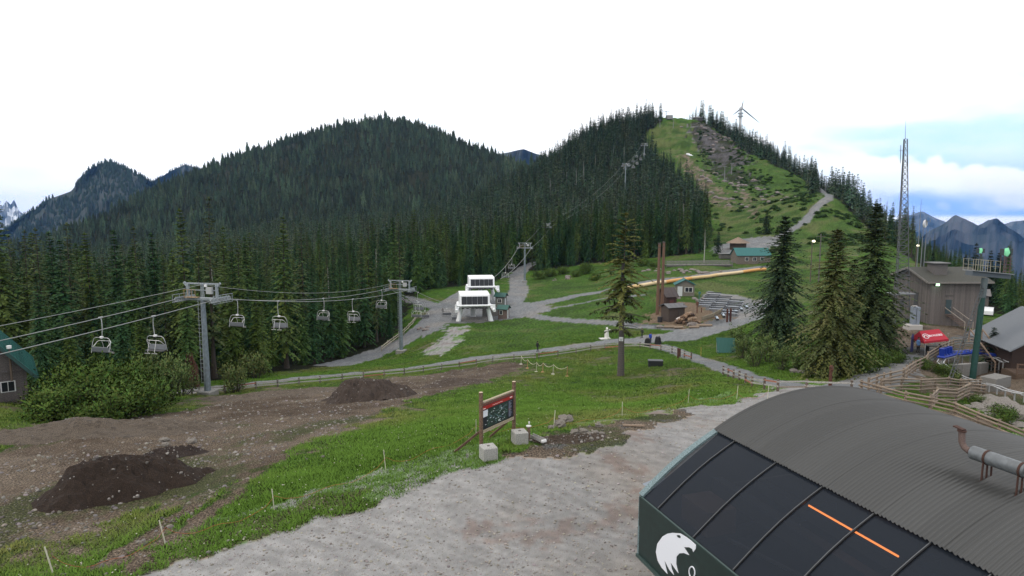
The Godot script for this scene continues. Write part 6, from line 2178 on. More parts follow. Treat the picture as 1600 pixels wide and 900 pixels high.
	b = B.new()
	b.tube([Vector3(0, 2.5, 0), Vector3(0, 2.7, 0), Vector3(0, 4.7, 0), Vector3(0, 4.9, 0)], [4.6, 4.6, 0.4, 0.1], 12)
	obj("roof", b, mat(Color(0.42, 0.31, 0.24), 0.8, 0.0, "blotch"), o)
	o = thing("stone_hut", "low grey hut among the stones left of the green roofed building", "hut", g(Vector2(80.2, -239.14)))
	b = B.new()
	b.cbox(Vector3(0, 0.9, 0), Vector3(5, 1.8, 2.5), 0.05)
	obj("wall", b, wood(Color(0.15, 0.14, 0.13)), o)
	b = B.new()
	b.cbox(Vector3(0, 1.9, 0), Vector3(5.6, 0.2, 3.1), 0.04)
	obj("roof", b, mat(Color(0.2, 0.2, 0.2), 0.8), o)
	# boulders
	var stone := mat(Color(0.32, 0.28, 0.26), 0.95, 0.0, "clod", Vector3(1.5, 1.5, 1.5), 2.0)
	var rb := []
	for q in [[Vector2(18.37, -228.6), 5], [Vector2(57.03, -202.99), 12], [Vector2(51.65, -201.85), 6], [Vector2(40.19, -143.35), 5], [Vector2(62.65, -201.4), 6], [Vector2(45.66, -216.7), 5], [Vector2(29.38, -118.4), 3], [Vector2(-22.92, -137.73), 6]]:
		for k in q[1]:
			rb.append((q[0] as Vector2) + Vector2(R(-1, 1) * 4.5, R(-1, 1) * 4.5))
	for k in 46:
		rb.append((Vector2(150.31, -475.94)).lerp(Vector2(148.11, -387.97), R(0, 1)) + Vector2(R(-26, 26), R(-30, 30)))
	for k in 34:
		rb.append((Vector2(180.23, -613.2)).lerp(Vector2(191.42, -573.29), R(0, 1)) + Vector2(R(-24, 24), R(-24, 24)))
	for k in rb.size():
		var e := g(rb[k])
		var far := Vector2(e.x, e.z).length()
		var r := R(0.4, 1.0) * (1.0 if far < 300 else 2.2)
		b = B.new()
		b.rock(Vector3.ZERO, Vector3(r * R(0.9, 1.6), r * R(0.5, 0.9), r), rng, 5, 8)
		var z := "at the forest edge" if far < 260 and e.x < 40 else ("by the timber bridge" if far < 260 else "on the rocky slope right of the ski run")
		single("boulder", b, stone, "pale boulder lying " + z, "boulder", e, 0.0, "boulders " + z)
	# scrub on the ski hill
	var at := []
	var tint := []
	for k in 6000:
		var az := deg_to_rad(R(9.0, 31.0))
		var r := R(235, 690)
		var x := sin(az) * r
		var z := -cos(az) * r
		var c := cover(x, z)
		if not (c[0] in [RUN, ROCK]) or r < 260.0 and R(0, 1) < 0.8:
			continue
		var px := 800.0 + 1000.0 * tan(az)
		if n_mid.get_noise_2d(x * 2.0, z * 2.0) < 0.02 or px < 1085.0 + (r - 500.0) * 0.0:
			continue
		var s := R(0.3, 1.0)
		at.append(Transform3D(Basis(Vector3.UP, R(0, TAU)) * Basis.from_scale(Vector3(s * 1.3, s, s * 1.3)), g(Vector2(x, z), -0.2)))
		var v := R(0.6, 1.3)
		tint.append(Color(0.042 * v, 0.08 * v, 0.022 * v))
	var sb := bush(520, 1.3, 1.2, 22, 22, 0.42, Color(1, 1, 1))
	scatter("hill_shrubbery", sb[1].mesh(), at, tint, leaf_mat)
	b = B.new()
	for k in 9:
		var e := k / 8.0
		b.rock(Vector3(5.5 * e, -3.6 * e, 0.2 * sin(e * 5.0)), Vector3(1.2, 0.6, 0.9 * (1.0 - absf(e - 0.5))) * 1.5, rng, 4, 7)
	single("snow_patch", b, mat(Color(0.82, 0.84, 0.87), 0.7), "last white patch of old snow on the bare run", "snow patch", g(Vector2(145.73, -538.66), 0.8))
	# on the summit
	hut("summit_hut", "low dark hut on the summit beside the top of the ski run", g(Vector2(188.63, -665.46), 0.5), -0.1, 9.0, 6.0, 3.0, 0.9, Color(0.09, 0.085, 0.085), Color(0.1, 0.1, 0.1), [[0, -1.5, 1.5, 1.6, 1.0, false]])
	o = thing("summit_lift_station", "small grey lift top station on the summit left of the run", "lift station", g(Vector2(157.61, -655.53)))
	b = B.new()
	b.cbox(Vector3(0, 2.0, 0), Vector3(6, 4.0, 4), 0.2)
	obj("wall", b, mat(Color(0.25, 0.25, 0.25), 0.7), o)
	b = B.new()
	b.beam(Vector3(-3.5, 0, 0), Vector3(-3.5, 8, 0), 0.5, 0.5)
	b.beam(Vector3(-7, 8, 0), Vector3(0, 8, 0), 0.4, 0.4)
	obj("gantry", b, mat(Color(0.2, 0.2, 0.2), 0.7), o)
	for q in [[Vector2(154.62, -626.97), 8.0, "lamp mast on the summit edge of the ski run"], [Vector2(142.02, -628.1), 7.0, "thin pole at the upper left edge of the ski run"], [Vector2(153.66, -468.81), 10.0, "mast on the rocky slope, left one"], [Vector2(162.78, -481.02), 8.0, "mast on the rocky slope, right one"], [Vector2(227.87, -469.82), 12.0, "lamp mast at the bend of the summit road"]]:
		b = B.new()
		b.tube([Vector3.ZERO, Vector3(0, q[1], 0)], [0.25, 0.16], 6)
		b.beam(Vector3(-1.4, q[1], 0), Vector3(1.4, q[1], 0), 0.3, 0.3)
		single("lamp_mast", b, mat(Color(0.2, 0.2, 0.21), 0.7), q[2], "mast", g(q[0]))
	o = thing("wind_turbine", "tall wind turbine with three blades behind the summit trees", "wind turbine", Vector3(Vector3(245.43, 102.61, -700)))
	var hub: Vector3 = Vector3(Vector3(245.16, 126.69, -700)) - o.position
	b = B.new()
	b.tube([Vector3(hub.x, -30, -3), Vector3(hub.x, hub.y - 1, -3)], [2.0, 1.2], 14)
	obj("tower", b, mat(Color(0.55, 0.56, 0.58), 0.5), o)
	b = B.new()
	for h in [-8.5, -5.5]:
		b.tube([Vector3(hub.x, hub.y + h, -3), Vector3(hub.x, hub.y + h + 1.1, -3)], [3.0, 2.7], 14)
	obj("viewing_pod", b, mat(Color(0.4, 0.43, 0.46), 0.4), o)
	b = B.new()
	b.cbox(hub + Vector3(0, 0, -2.2), Vector3(2.6, 2.8, 6.0), 0.5)
	obj("nacelle", b, mat(Color(0.5, 0.5, 0.52), 0.5), o)
	for k in 3:
		var an: float = [PI / 2, deg_to_rad(-38.0), deg_to_rad(199.0)][k]
		var d := Vector3(cos(an), sin(an), 0)
		var l: float = [12.5, 25.0, 13.0][k]
		if k != 1:
			d = (d + Vector3(0.4, 0, -0.9) * (1.9 if k == 2 else 1.6)).normalized()
			l = 21.0
		b = B.new()
		b.tube([hub + d * 1.0, hub + d * l * 0.2, hub + d * l * 0.6, hub + d * l], [0.6, 0.75, 0.5, 0.14], 6)
		obj("blade", b, mat(Color(0.2, 0.2, 0.21), 0.5), o)

func lattice(o: Node3D, h: float, w0: float, w1: float, bays: int, m: Material) -> void:  # a three-legged lattice mast
	var c := []
	for i in bays + 1:
		var f := float(i) / bays
		var r := lerpf(w0, w1, pow(f, 0.8)) * 0.577
		var row := []
		for k in 3:
			row.append(Vector3(cos(TAU * k / 3.0 + 0.4) * r, h * f, sin(TAU * k / 3.0 + 0.4) * r))
		c.append(row)
	for k in 3:
		var p := []
		for i in bays + 1:
			p.append(c[i][k])
		var b := B.new()
		b.tube(p, 0.06, 6)
		obj("leg", b, m, o)
	for i in bays:
		for k in 3:
			var b := B.new()
			var q := (k + 1) % 3
			b.tube([c[i][k], c[i + 1][q]], 0.028, 4, false)
			b.tube([c[i][q], c[i + 1][k]], 0.028, 4, false)
			b.tube([c[i + 1][k], c[i + 1][q]], 0.028, 4, false)
			obj("brace", b, m, o)

func build_right() -> void:
	rng.seed = 91
	var steel := mat(Color(0.2, 0.21, 0.225), 0.5, 0.4)
	# grey plank building: gable to the left, eave to the right, at the end of the brown terrace
	var c0 := g(Vector2(62.12, -94.53))
	var o := thing("grey_plank_building", "large windowless grey plank building with low gable roof behind the red tent", "building", c0)
	var W := 8.2
	var D := 9.0
	var H := 6.4
	var wallc := Color(0.19, 0.165, 0.155)
	var b := B.new()
	b.prism(PackedVector2Array([Vector2(0, -2.5), Vector2(-D, -2.5), Vector2(-D, H), Vector2(-D * 0.5, H + 1.55), Vector2(0, H)]), Vector3(0.03, 0, -0.03), Vector3(0, 0, 1), Vector3.UP, Vector3(W - 0.06, 0, 0))
	obj("wall", b, mat(wallc * 0.6, 0.9), o)
	for k in 28:  # boards of the side and of the gable
		b = B.new()
		var x := W * (k + 0.5) / 28.0
		b.box(Vector3(x, H * 0.5 - 1.1, R(0.0, 0.02)), Vector3(W / 28.0 - 0.03, H + 2.2, 0.06))
		obj("plank", b, wood(wallc * R(0.78, 1.15)), o)
		b = B.new()
		var z := -D * (k + 0.5) / 28.0
		var top := H + 1.5 * (1.0 - absf(z + D * 0.5) / (D * 0.5))
		b.box(Vector3(-R(0.0, 0.02), top * 0.5 - 1.25, z), Vector3(0.06, top + 2.5, D / 28.0 - 0.03))
		obj("plank", b, wood(wallc * R(0.78, 1.15)), o)
	for s in [0.0, 1.0]:
		b = B.new()
		var e := Vector3(-0.8, H + 1.7, -D * 0.5)
		var f := Vector3(-0.8, H - 0.15, 0.7 if s == 0.0 else -D - 0.7)
		var nrm := (f - e).cross(Vector3.RIGHT)
		b.beam((e + f) * 0.5, (e + f) * 0.5 + Vector3(W + 1.6, 0, 0), e.distance_to(f), 0.22, nrm if nrm.y > 0 else -nrm)
		obj("roof", b, mat(Color(0.085, 0.085, 0.07), 0.85, 0.0, "clod", Vector3(2.5, 2.5, 2.5)), o)
		b = B.new()
		b.beam(e + Vector3(-0.04, 0, 0), f + Vector3(-0.04, 0, 0), 0.06, 0.3)
		if s == 0.0:
			b.beam(f + Vector3(0, 0, 0.04), f + Vector3(W + 1.6, 0, 0.04), 0.06, 0.26)
		obj("fascia_board", b, wood(Color(0.26, 0.24, 0.22)), o)
	b = B.new()
	b.cbox(Vector3(2.6, H + 1.6, -2.6), Vector3(1.9, 1.7, 1.9), 0.03)
	var hatch := obj("roof_turret", b, wood(Color(0.17, 0.155, 0.15)), o)
	b = B.new()
	b.cbox(Vector3(2.6, H + 2.55, -2.6), Vector3(2.5, 0.2, 2.5), 0.05)
	obj("turret_roof", b, mat(Color(0.13, 0.13, 0.13), 0.8), hatch)
	b = B.new()
	b.box(Vector3(2.9, 2.6, 0.06), Vector3(0.85, 2.1, 0.08))
	var door := obj("door", b, mat(Color(0.03, 0.05, 0.055), 0.5), o)
	b = B.new()
	b.box(Vector3(3.2, 2.5, 0.12), Vector3(0.07, 0.14, 0.05))
	obj("handle", b, steel, door)
	b = B.new()
	b.beam(Vector3(2.3, 4.3, 0.1), Vector3(3.6, 4.3, 0.1), 0.1, 0.1)
	obj("door_hood", b, wood(Color(0.13, 0.12, 0.11)), o)
	for q in [[-3.0, 3.4], [-6.4, 1.9]]:
		b = B.new()
		b.box(Vector3(-0.06, q[1], q[0]), Vector3(0.08, 2.0, 0.9))
		var fr := obj("shutter", b, mat(Color(0.06, 0.06, 0.065), 0.7), o)
	for k in 9:
		b = B.new()
		b.box(Vector3(3.0 + 0.15 * k, 1.4 - 0.2 * k, 0.3 + 0.28 * k), Vector3(1.1, 0.07, 0.3))
		obj("stair_tread", b, wood(Color(0.16, 0.1, 0.075)), o)
	for s in [-0.6, 0.6]:
		b = B.new()
		b.beam(Vector3(2.9 + s, 2.5, 0.2), Vector3(4.2 + s, 0.7, 2.8), 0.09, 0.09)
		b.beam(Vector3(4.2 + s, -0.5, 2.8), Vector3(4.2 + s, 0.75, 2.8), 0.09, 0.09)
		obj("stair_rail", b, wood(Color(0.38, 0.33, 0.28)), o)
	o = thing("wall_floodlight", "lit greenish white floodlight under the eave of the grey building", "floodlight", c0 + Vector3(0.9, 5.95, 0.35))
	b = B.new()
	b.box(Vector3(0, 0, -0.08), Vector3(0.62, 0.45, 0.14))
	obj("housing", b, mat(Color(0.1, 0.1, 0.1), 0.5), o)
	b = B.new()
	b.box(Vector3(0, 0, 0.01), Vector3(0.54, 0.38, 0.03))
	obj("lamp_face", b, lamp_material(Color(0.85, 1.0, 0.85), 1.6), o)
	glow(c0 + Vector3(0.9, 5.8, 0.7), Color(0.85, 1.0, 0.85), 0.5, 0.2)
	o = hut("far_house", "grey house half hidden behind the grey plank building", g(Vector2(93.6, -128.55)), -0.5, 4.2, 4.0, 2.9, 1.0, Color(0.2, 0.18, 0.17), Color(0.14, 0.13, 0.13), [[0, -0.9, 1.3, 1.1, 1.0, false], [0, 0.9, 1.5, 0.9, 0.8, false]], "house")
	# masts
	o = thing("lattice_mast", "tall three legged lattice mast in front of the grey building", "mast", g(Vector2(57.58, -93.99)))
	o.rotation.z = 0.035
	lattice(o, 27.0, 2.5, 0.5, 30, mat(Color(0.1, 0.105, 0.115), 0.5, 0.3))
	b = B.new()
	b.tube([Vector3(0, 27, 0), Vector3(0, 29.8, 0)], [0.04, 0.015], 5)
	b.tube([Vector3(-0.6, 23.6, 0), Vector3(-0.6, 26.2, 0)], 0.05, 5)
	b.tube([Vector3(0.4, 23, 0), Vector3(0.4, 25, 0)], 0.05, 5)
	b.beam(Vector3(-0.8, 25.4, 0), Vector3(0.3, 25.4, 0), 0.06, 0.06)
	obj("antenna", b, steel, o)
	b = B.new()
	b.box(Vector3(0, 4.6, 0), Vector3(3.2, 0.12, 2.2))
	obj("platform", b, steel, o)
	b = B.new()
	b.box(Vector3(1.6, 2.4, 0.9), Vector3(0.7, 0.9, 0.3))
	obj("equipment_box", b, mat(Color(0.45, 0.43, 0.43), 0.6), o)
	o = thing("equipment_cabinet", "grey metal cabinet on a concrete base at the foot of the lattice mast", "cabinet", g(Vector2(56.79, -89.22)))
	b = B.new()
	b.cbox(Vector3(-0.2, 0.25, 0), Vector3(2.0, 0.8, 1.4), 0.05)
	obj("plinth", b, mat(Color(0.4, 0.38, 0.36), 0.9), o)
	for k in 2:
		b = B.new()
		b.cbox(Vector3(-0.25 + 0.55 * k, 1.9, 0), Vector3(0.48, 2.5, 0.7), 0.03)
		obj("door", b, mat(Color(0.22, 0.25, 0.3), 0.5, 0.2), o)
	for q in [[Vector2(116.05, -183.04), 17.0, "thin whip antenna mast, left of the dish", 0], [Vector2(118.46, -185.08), 13.6, "antenna mast carrying a white round dish", 1], [Vector2(120.65, -187.03), 14.5, "thin antenna mast right of the dish", 2]]:
		o = thing("antenna_mast", q[2], "mast", g(q[0]))
		var base := -1.0
		b = B.new()
		b.tube([Vector3(0, base, 0), Vector3(0, q[1] * 0.75, 0), Vector3(0, q[1] + 6.0 - q[3] * 3.0, 0)], [0.14, 0.1, 0.04], 6)
		obj("pole", b, steel, o)
		if q[3] == 1:
			b = B.new()
			b.tube([Vector3(0, 16.2, 0.3), Vector3(0.1, 16.2, 0.55), Vector3(0.15, 16.2, 0.6)], [0.3, 1.15, 1.15], 18)
			obj("dish", b, mat(Color(0.6, 0.6, 0.62), 0.6), o)
		if q[3] == 2:
			b = B.new()
			for k in 3:
				b.beam(Vector3(0, 11 + k * 3.0, 0), Vector3(0.9, 11.2 + k * 3.0, 0), 0.06, 0.06)
				b.tube([Vector3(0.9, 10.8 + k * 3.0, 0), Vector3(0.9, 11.9 + k * 3.0, 0)], 0.06, 5)
			obj("aerial", b, steel, o)
	for q in [[Vector2(82.1, -175.29), 11.0, "lit lamp on a timber pole between the left and middle big trees"], [Vector2(132.59, -209.86), 7.5, "small lit lamp on a pole behind the lattice mast"]]:
		o = thing("pole_lamp", q[2], "lamp post", g(q[0]))
		b = B.new()
		b.tube([Vector3(0, -0.3, 0), Vector3(0, q[1], 0)], [0.16, 0.1], 7)
		obj("pole", b, wood(Color(0.16, 0.12, 0.1)), o)
		b = B.new()
		b.rock(Vector3(0.3, q[1] + 0.1, 0.2), Vector3(0.45, 0.32, 0.4), rng, 6, 8)
		obj("lamp_bulb", b, lamp_material(Color(1.0, 0.96, 0.85), 2.0), o)
	b = B.new()
	b.tube([Vector3(0, -0.3, 0), Vector3(0, 13.0, 0)], [0.2, 0.12], 7)
	b.beam(Vector3(-1.2, 12.3, 0), Vector3(1.2, 12.3, 0), 0.12, 0.14)
	single("utility_pole", b, wood(Color(0.17, 0.15, 0.14)), "wooden utility pole with a crossarm left of the middle big tree", "utility pole", g(Vector2(83.92, -174.31)))
	# the T-shaped green tower with a deck of lamps
	var tp := g(Vector2(46.71, -63.54))
	o = thing("lamp_platform_tower", "green steel tower with a railed platform on top, beside the blue carts", "tower", tp)
	b = B.new()
	var head := Vector3(0.45, 10.9, 0)
	b.tube([Vector3(0, -0.3, 0), head * 0.98], [0.3, 0.25], 14)
	obj("pole", b, mat(Color(0.015, 0.06, 0.05), 0.5, 0.1, "blotch", Vector3(1, 3, 1)), o)
	b = B.new()
	b.tube([head * 0.82, head], [0.29, 0.28], 14)
	obj("pole_head", b, mat(Color(0.2, 0.24, 0.25), 0.5, 0.3, "clod"), o)
	var d0 := head + Vector3(-2.0, 0.55, 0.5)
	var d1 := head + Vector3(3.4, 0.0, -1.5)
	b = B.new()
	b.beam(d0, d1, 0.7, 0.45)
	obj("platform_beam", b, mat(Color(0.1, 0.115, 0.13), 0.5, 0.3), o)
	var dd := (d1 - d0).normalized()
	var sd := dd.cross(Vector3.UP).normalized()
	b = B.new()
	b.beam(d0 + Vector3(0, 0.27, 0), d1 + Vector3(0, 0.27, 0), 1.3, 0.07)
	obj("walkway", b, mat(Color(0.28, 0.29, 0.3), 0.6, 0.3), o)
	for s in [-0.6, 0.6]:
		b = B.new()
		for k in 6:
			var p: Vector3 = d0.lerp(d1, k / 8.0) + sd * s + Vector3(0, 0.27, 0)
			b.beam(p, p + Vector3(0, 1.15, 0), 0.035, 0.035)
		for h in [0.6, 1.15]:
			b.beam(d0 + sd * s + Vector3(0, 0.27 + h, 0), d0.lerp(d1, 0.64) + sd * s + Vector3(0, 0.27 + h, 0), 0.035, 0.035)
		obj("railing", b, mat(Color(0.3, 0.28, 0.21), 0.6), o)
	b = B.new()
	for k in 4:
		var p: Vector3 = d0.lerp(d1, 0.88) + Vector3(0.6 * (k % 2) - 0.2, 0.2, 0.5 * (k / 2) - 0.2)
		b.beam(p, p + Vector3(0, 1.9, 0), 0.06, 0.06)
	for k in 5:
		var p: Vector3 = d0.lerp(d1, 0.88) + Vector3(0.1, 0.5 + 0.35 * k, 0.3)
		b.beam(p + Vector3(-0.4, 0, 0), p + Vector3(0.5, 0, 0), 0.05, 0.05)
	obj("lamp_cage", b, mat(Color(0.1, 0.06, 0.06), 0.7), o)
	for q in [[0.88, 2.45, 0.42, "big green glowing floodlight over the right end of the lamp platform"], [0.02, 3.1, 0.26, "small green glowing lamp above the left part of the lamp platform"]]:
		var p: Vector3 = tp + d0.lerp(d1, q[0]) + Vector3(0.15 if q[0] > 0.5 else 0.9, q[1] - (0.9 if q[0] < 0.5 else 0.0), 0)
		var l := thing("green_floodlight", q[3], "floodlight", p)
		b = B.new()
		b.rock(Vector3.ZERO, Vector3(q[2] * 0.9, q[2] * 1.1, q[2] * 0.4), rng, 7, 10)
		obj("lamp_lens", b, lamp_material(Color(0.5, 0.8, 0.62), 0.35), l)
		b = B.new()
		for s in [-1.0, 1.0]:
			b.box(Vector3(s * q[2] * 1.05, 0, 0), Vector3(0.16, q[2] * 1.6, q[2] * 0.9))
		b.box(Vector3(0, 0, -q[2] * 0.45), Vector3(q[2] * 1.6, q[2] * 1.4, 0.1))
		b.beam(Vector3(0, -q[2], 0), Vector3(0, -q[1] * 0.5, 0), 0.07, 0.07)
		obj("housing", b, mat(Color(0.04, 0.05, 0.06), 0.6), l)
	# the slanting ladder that leans from the platform to the fence
	o = thing("leaning_ladder", "long dark steel ladder slanting from the green tower down to the log fence", "ladder", g(Vector2(41.07, -58.91)))
	var top := tp + head * 0.95 - o.position
	b = B.new()
	for s in [-0.16, 0.16]:
		b.beam(Vector3(s, 0, 0), top + Vector3(s, 0, 0), 0.06, 0.06)
	obj("stile", b, mat(Color(0.05, 0.055, 0.06), 0.6, 0.2), o)
	for k in 30:
		b = B.new()
		var p := top * (k + 0.5) / 30.0
		b.beam(p - Vector3(0.16, 0, 0), p + Vector3(0.16, 0, 0), 0.06, 0.06)
		obj("rung", b, mat(Color(0.05, 0.055, 0.06), 0.6, 0.2), o)
	# the red canopy
	o = thing("red_canopy", "red pop up canopy with white round emblem and lettering beside the gravel road", "canopy", g(Vector2(47.42, -71.37)), 0.05)
	o.scale = Vector3.ONE * 0.88
	var red := mat(Color(0.38, 0.012, 0.03), 0.7)
	var hw := 1.6
	var hd := 1.25
	var eave := 1.85
	b = B.new()
	var r0 := Vector3(-hw * 0.8, 2.95, 0)
	var r1 := Vector3(hw * 0.8, 2.95, 0)
	var k0 := Vector3(-hw, eave, hd)
	var k1 := Vector3(hw, eave, hd)
	var k2 := Vector3(hw, eave, -hd)
	var k3 := Vector3(-hw, eave, -hd)
	b.quad(k0, k1, r1, r0, Vector3(0, 1, 1))
	b.quad(k2, k3, r0, r1, Vector3(0, 1, -1))
	b.flat(k1, k2, r1, Vector3(1, 1, 0))
	b.flat(k3, k0, r0, Vector3(-1, 1, 0))
	for q in [[k0, k1, Vector3(0, 0, 1)], [k1, k2, Vector3(1, 0, 0)], [k2, k3, Vector3(0, 0, -1)], [k3, k0, Vector3(-1, 0, 0)]]:
		b.quad(q[0], q[1], q[1] - Vector3(0, 0.25, 0), q[0] - Vector3(0, 0.25, 0), q[2])
	var can := obj("canopy_cloth", b, red, o)
	can.rotation.z = 0.1
	var white := mat(Color(0.78, 0.74, 0.77), 0.6)
	var up := (r0.lerp(r1, 0.5) - k0.lerp(k1, 0.5)).normalized()
	var nn := Vector3.RIGHT.cross(up)
	var ctr := Vector3(-0.95, eave, hd) + up * 0.78 + nn * 0.012
	b = B.new()
	var ring := []
	for k in 25:
		ring.append(ctr + (Vector3.RIGHT * cos(TAU * k / 24.0) + up * sin(TAU * k / 24.0)) * 0.36)
	b.tube(ring, 0.05, 4, false)
	var sw := []
	for k in 14:
		var t := k / 13.0
		sw.append(ctr + Vector3.RIGHT * (-0.28 + 0.5 * t) + up * (0.2 * sin(t * 4.5 - 0.4) - 0.1 + 0.12 * t))
	b.tube(sw, 0.05, 4)
	obj("round_emblem", b, white, can)
	var tm := TextMesh.new()
	tm.text = "ROGERS"
	tm.font_size = 48
	tm.pixel_size = 0.0088
	tm.depth = 0.012
	var f := SystemFont.new()
	f.font_names = PackedStringArray(["Droid Serif"])
	f.font_weight = 700
	tm.font = f
	var t := MeshInstance3D.new()
	t.name = "lettering"
	t.mesh = tm
	t.material_override = white
	can.add_child(t)
	t.transform = Transform3D(Basis(Vector3.RIGHT, up, nn), Vector3(0.33, eave, hd) + up * 0.76 + nn * 0.012)
	for q in [k0, k1, k2, k3]:
		b = B.new()
		b.beam(q * Vector3(0.96, 0, 0.96) + Vector3(0, -0.5, 0), q * Vector3(0.96, 1, 0.96), 0.05, 0.05)
		obj("leg", b, mat(Color(0.5, 0.5, 0.5), 0.5, 0.3), o)
	b = B.new()
	b.box(Vector3(0.5, 0.72, -0.2), Vector3(1.6, 0.06, 0.7))
	for s in [-0.7, 0.7]:
		b.box(Vector3(0.5 + s, 0.36, -0.2), Vector3(0.06, 0.72, 0.6))
	single("folding_table", b, mat(Color(0.02, 0.02, 0.022), 0.6), "dark folding table under the red canopy", "table", o.position, 0.05)
	person("person in a pale blue shirt standing under the red canopy", g(Vector2(45.76, -70.92)), 0.3, "stand", Color(0.12, 0.22, 0.42), Color(0.012, 0.012, 0.016), Color(0.3, 0.19, 0.14), Color(0.03, 0.02, 0.015))
	b = B.new()
	b.prism(PackedVector2Array([Vector2(-0.3, 0), Vector2(0.3, 0), Vector2(0.25, 1.9), Vector2(0.0, 2.1), Vector2(-0.25, 1.7)]), Vector3.ZERO, Vector3.RIGHT, Vector3.UP, Vector3(0, 0, 0.05))
	single("feather_banner", b, mat(Color(0.05, 0.055, 0.16), 0.7), "dark blue banner at the left end of the red canopy", "banner", g(Vector2(45.38, -71.46)), 0.6)
	# log fences round the coaster and along the road
	var log_ := Color(0.31, 0.24, 0.18)
	var r4 := [0.3, 0.6, 0.9, 1.15]
	fence("log_fence", "log rail fence along the top of the arched roof, running down to the right edge", "fence", [Vector2(25.97, -46.44), Vector2(26.81, -45.81), Vector2(28.67, -45.51), Vector2(30.73, -45.82), Vector2(32.49, -45.65), Vector2(33.26, -44.3), Vector2(33.31, -42.42), Vector2(32.28, -38.97), Vector2(30.57, -35.06)], r4, 1.3, 0.09, 0.085, 2.5, log_)
	fence("log_fence", "log rail fence with long straight rails in front of the coaster loop", "fence", [Vector2(28.86, -48.86), Vector2(33.98, -51.96), Vector2(40.69, -56.71), Vector2(44.22, -59.1)], r4, 1.3, 0.09, 0.085, 3.0, log_)
	fence("log_fence", "short log rail fence that turns off towards the pale rocks", "fence", [Vector2(31.37, -46.73), Vector2(33.64, -49.41), Vector2(36.3, -51.01), Vector2(40.03, -54.73), Vector2(42.02, -55.58)], r4, 1.3, 0.09, 0.085, 2.2, log_)
	fence("log_fence", "log rail fence climbing beside the gravel road to the red canopy", "fence", [Vector2(28.15, -49.31), Vector2(32.45, -53.64), Vector2(34.44, -55.09), Vector2(40.11, -62.36), Vector2(42.91, -65.3), Vector2(44.65, -67.48), Vector2(47.07, -69.92), Vector2(49.73, -72.6), Vector2(54.06, -77.14), Vector2(56.61, -79.09), Vector2(59.32, -80.81), Vector2(61.04, -81.46)], [0.35, 0.7, 1.05], 1.2, 0.09, 0.08, 2.4, log_)
	# coaster: a white twin rail loop and its blue train
	var cp: Array = [Vector2(44.17, -53.78), Vector2(43.98, -55.67), Vector2(44.81, -58.67), Vector2(45.27, -61.38), Vector2(45.24, -63.14), Vector2(44.99, -64.53), Vector2(44.84, -65.74), Vector2(46.15, -67.3), Vector2(48.49, -68.89), Vector2(50.88, -69.75), Vector2(52.27, -69.39), Vector2(52.01, -67), Vector2(51.19, -64.87)]
	o = thing("coaster_track", "white twin rail coaster track looping round the concrete yard", "coaster track", g(cp[0]))
	var mid := []
	for k in cp.size() - 1:
		for q in 4:
			var e: Vector2 = (cp[k] as Vector2).lerp(cp[k + 1], q / 4.0)
			mid.append(g(e, 0.75 + 0.8 * smoothstep(5.0, 11.0, k + q / 4.0)) - o.position)
	for s in [-0.28, 0.28]:
		var p := []
		for k in mid.size():
			var d := (mid[mini(k + 1, mid.size() - 1)] - mid[maxi(k - 1, 0)] as Vector3).normalized()
			p.append(mid[k] + d.cross(Vector3.UP).normalized() * s)
		b = B.new()
		b.tube(p, 0.055, 6)
		obj("rail", b, mat(Color(0.55, 0.56, 0.57), 0.4, 0.4), o)
	for k in range(0, mid.size(), 2):
		b = B.new()
		b.beam(mid[k] - Vector3(0, 2.2, 0), mid[k] - Vector3(0, 0.08, 0), 0.09, 0.09)
		b.beam(mid[k] - Vector3(0.3, 0.1, 0), mid[k] + Vector3(0.3, -0.1, 0), 0.07, 0.07)
		obj("support", b, mat(Color(0.4, 0.41, 0.42), 0.5, 0.3), o)
	var cart := thing("coaster_cart", "", "coaster cart", Vector3.ZERO, 0.0, "blue coaster carts")
	var blue := mat(Color(0.012, 0.04, 0.3), 0.4)
	b = B.new()
	b.cbox(Vector3(0, 0.2, 0), Vector3(0.75, 0.22, 1.5), 0.08)
	b.cbox(Vector3(0, 0.32, -0.55), Vector3(0.6, 0.2, 0.4), 0.06)
	obj("body", b, blue, cart)
	b = B.new()
	b.cbox(Vector3(0, 0.7, 0.5), Vector3(0.5, 0.95, 0.12), 0.05, Basis(Vector3.RIGHT, 0.2))
	obj("backrest", b, blue, cart)
	b = B.new()
	b.cbox(Vector3(0, 0.36, 0.2), Vector3(0.5, 0.12, 0.5), 0.04)
	obj("seat", b, mat(Color(0.03, 0.035, 0.05), 0.6), cart)
	var n := 0
	for k in range(28, mid.size() - 1):
		if n >= 14:
			break
		var d: Vector3 = mid[mini(k + 1, mid.size() - 1)] - mid[k - 1]
		var tn := atan2(-d.x, -d.z)
		var lab := "blue coaster cart, number %s in the train from the loop end" % ["one", "two", "three", "four", "five", "six", "seven", "eight", "nine", "ten", "eleven", "twelve", "thirteen", "fourteen"][n]
		if n == 0:
			cart.position = o.position + mid[k]
			cart.rotation.y = tn
			cart.set_meta("label", lab)
		else:
			var e := dup(cart, o.position + mid[k], tn, lab)
			if n > 3:
				e.get_child(1).scale = Vector3(1, 0.45, 1)
		n += 1
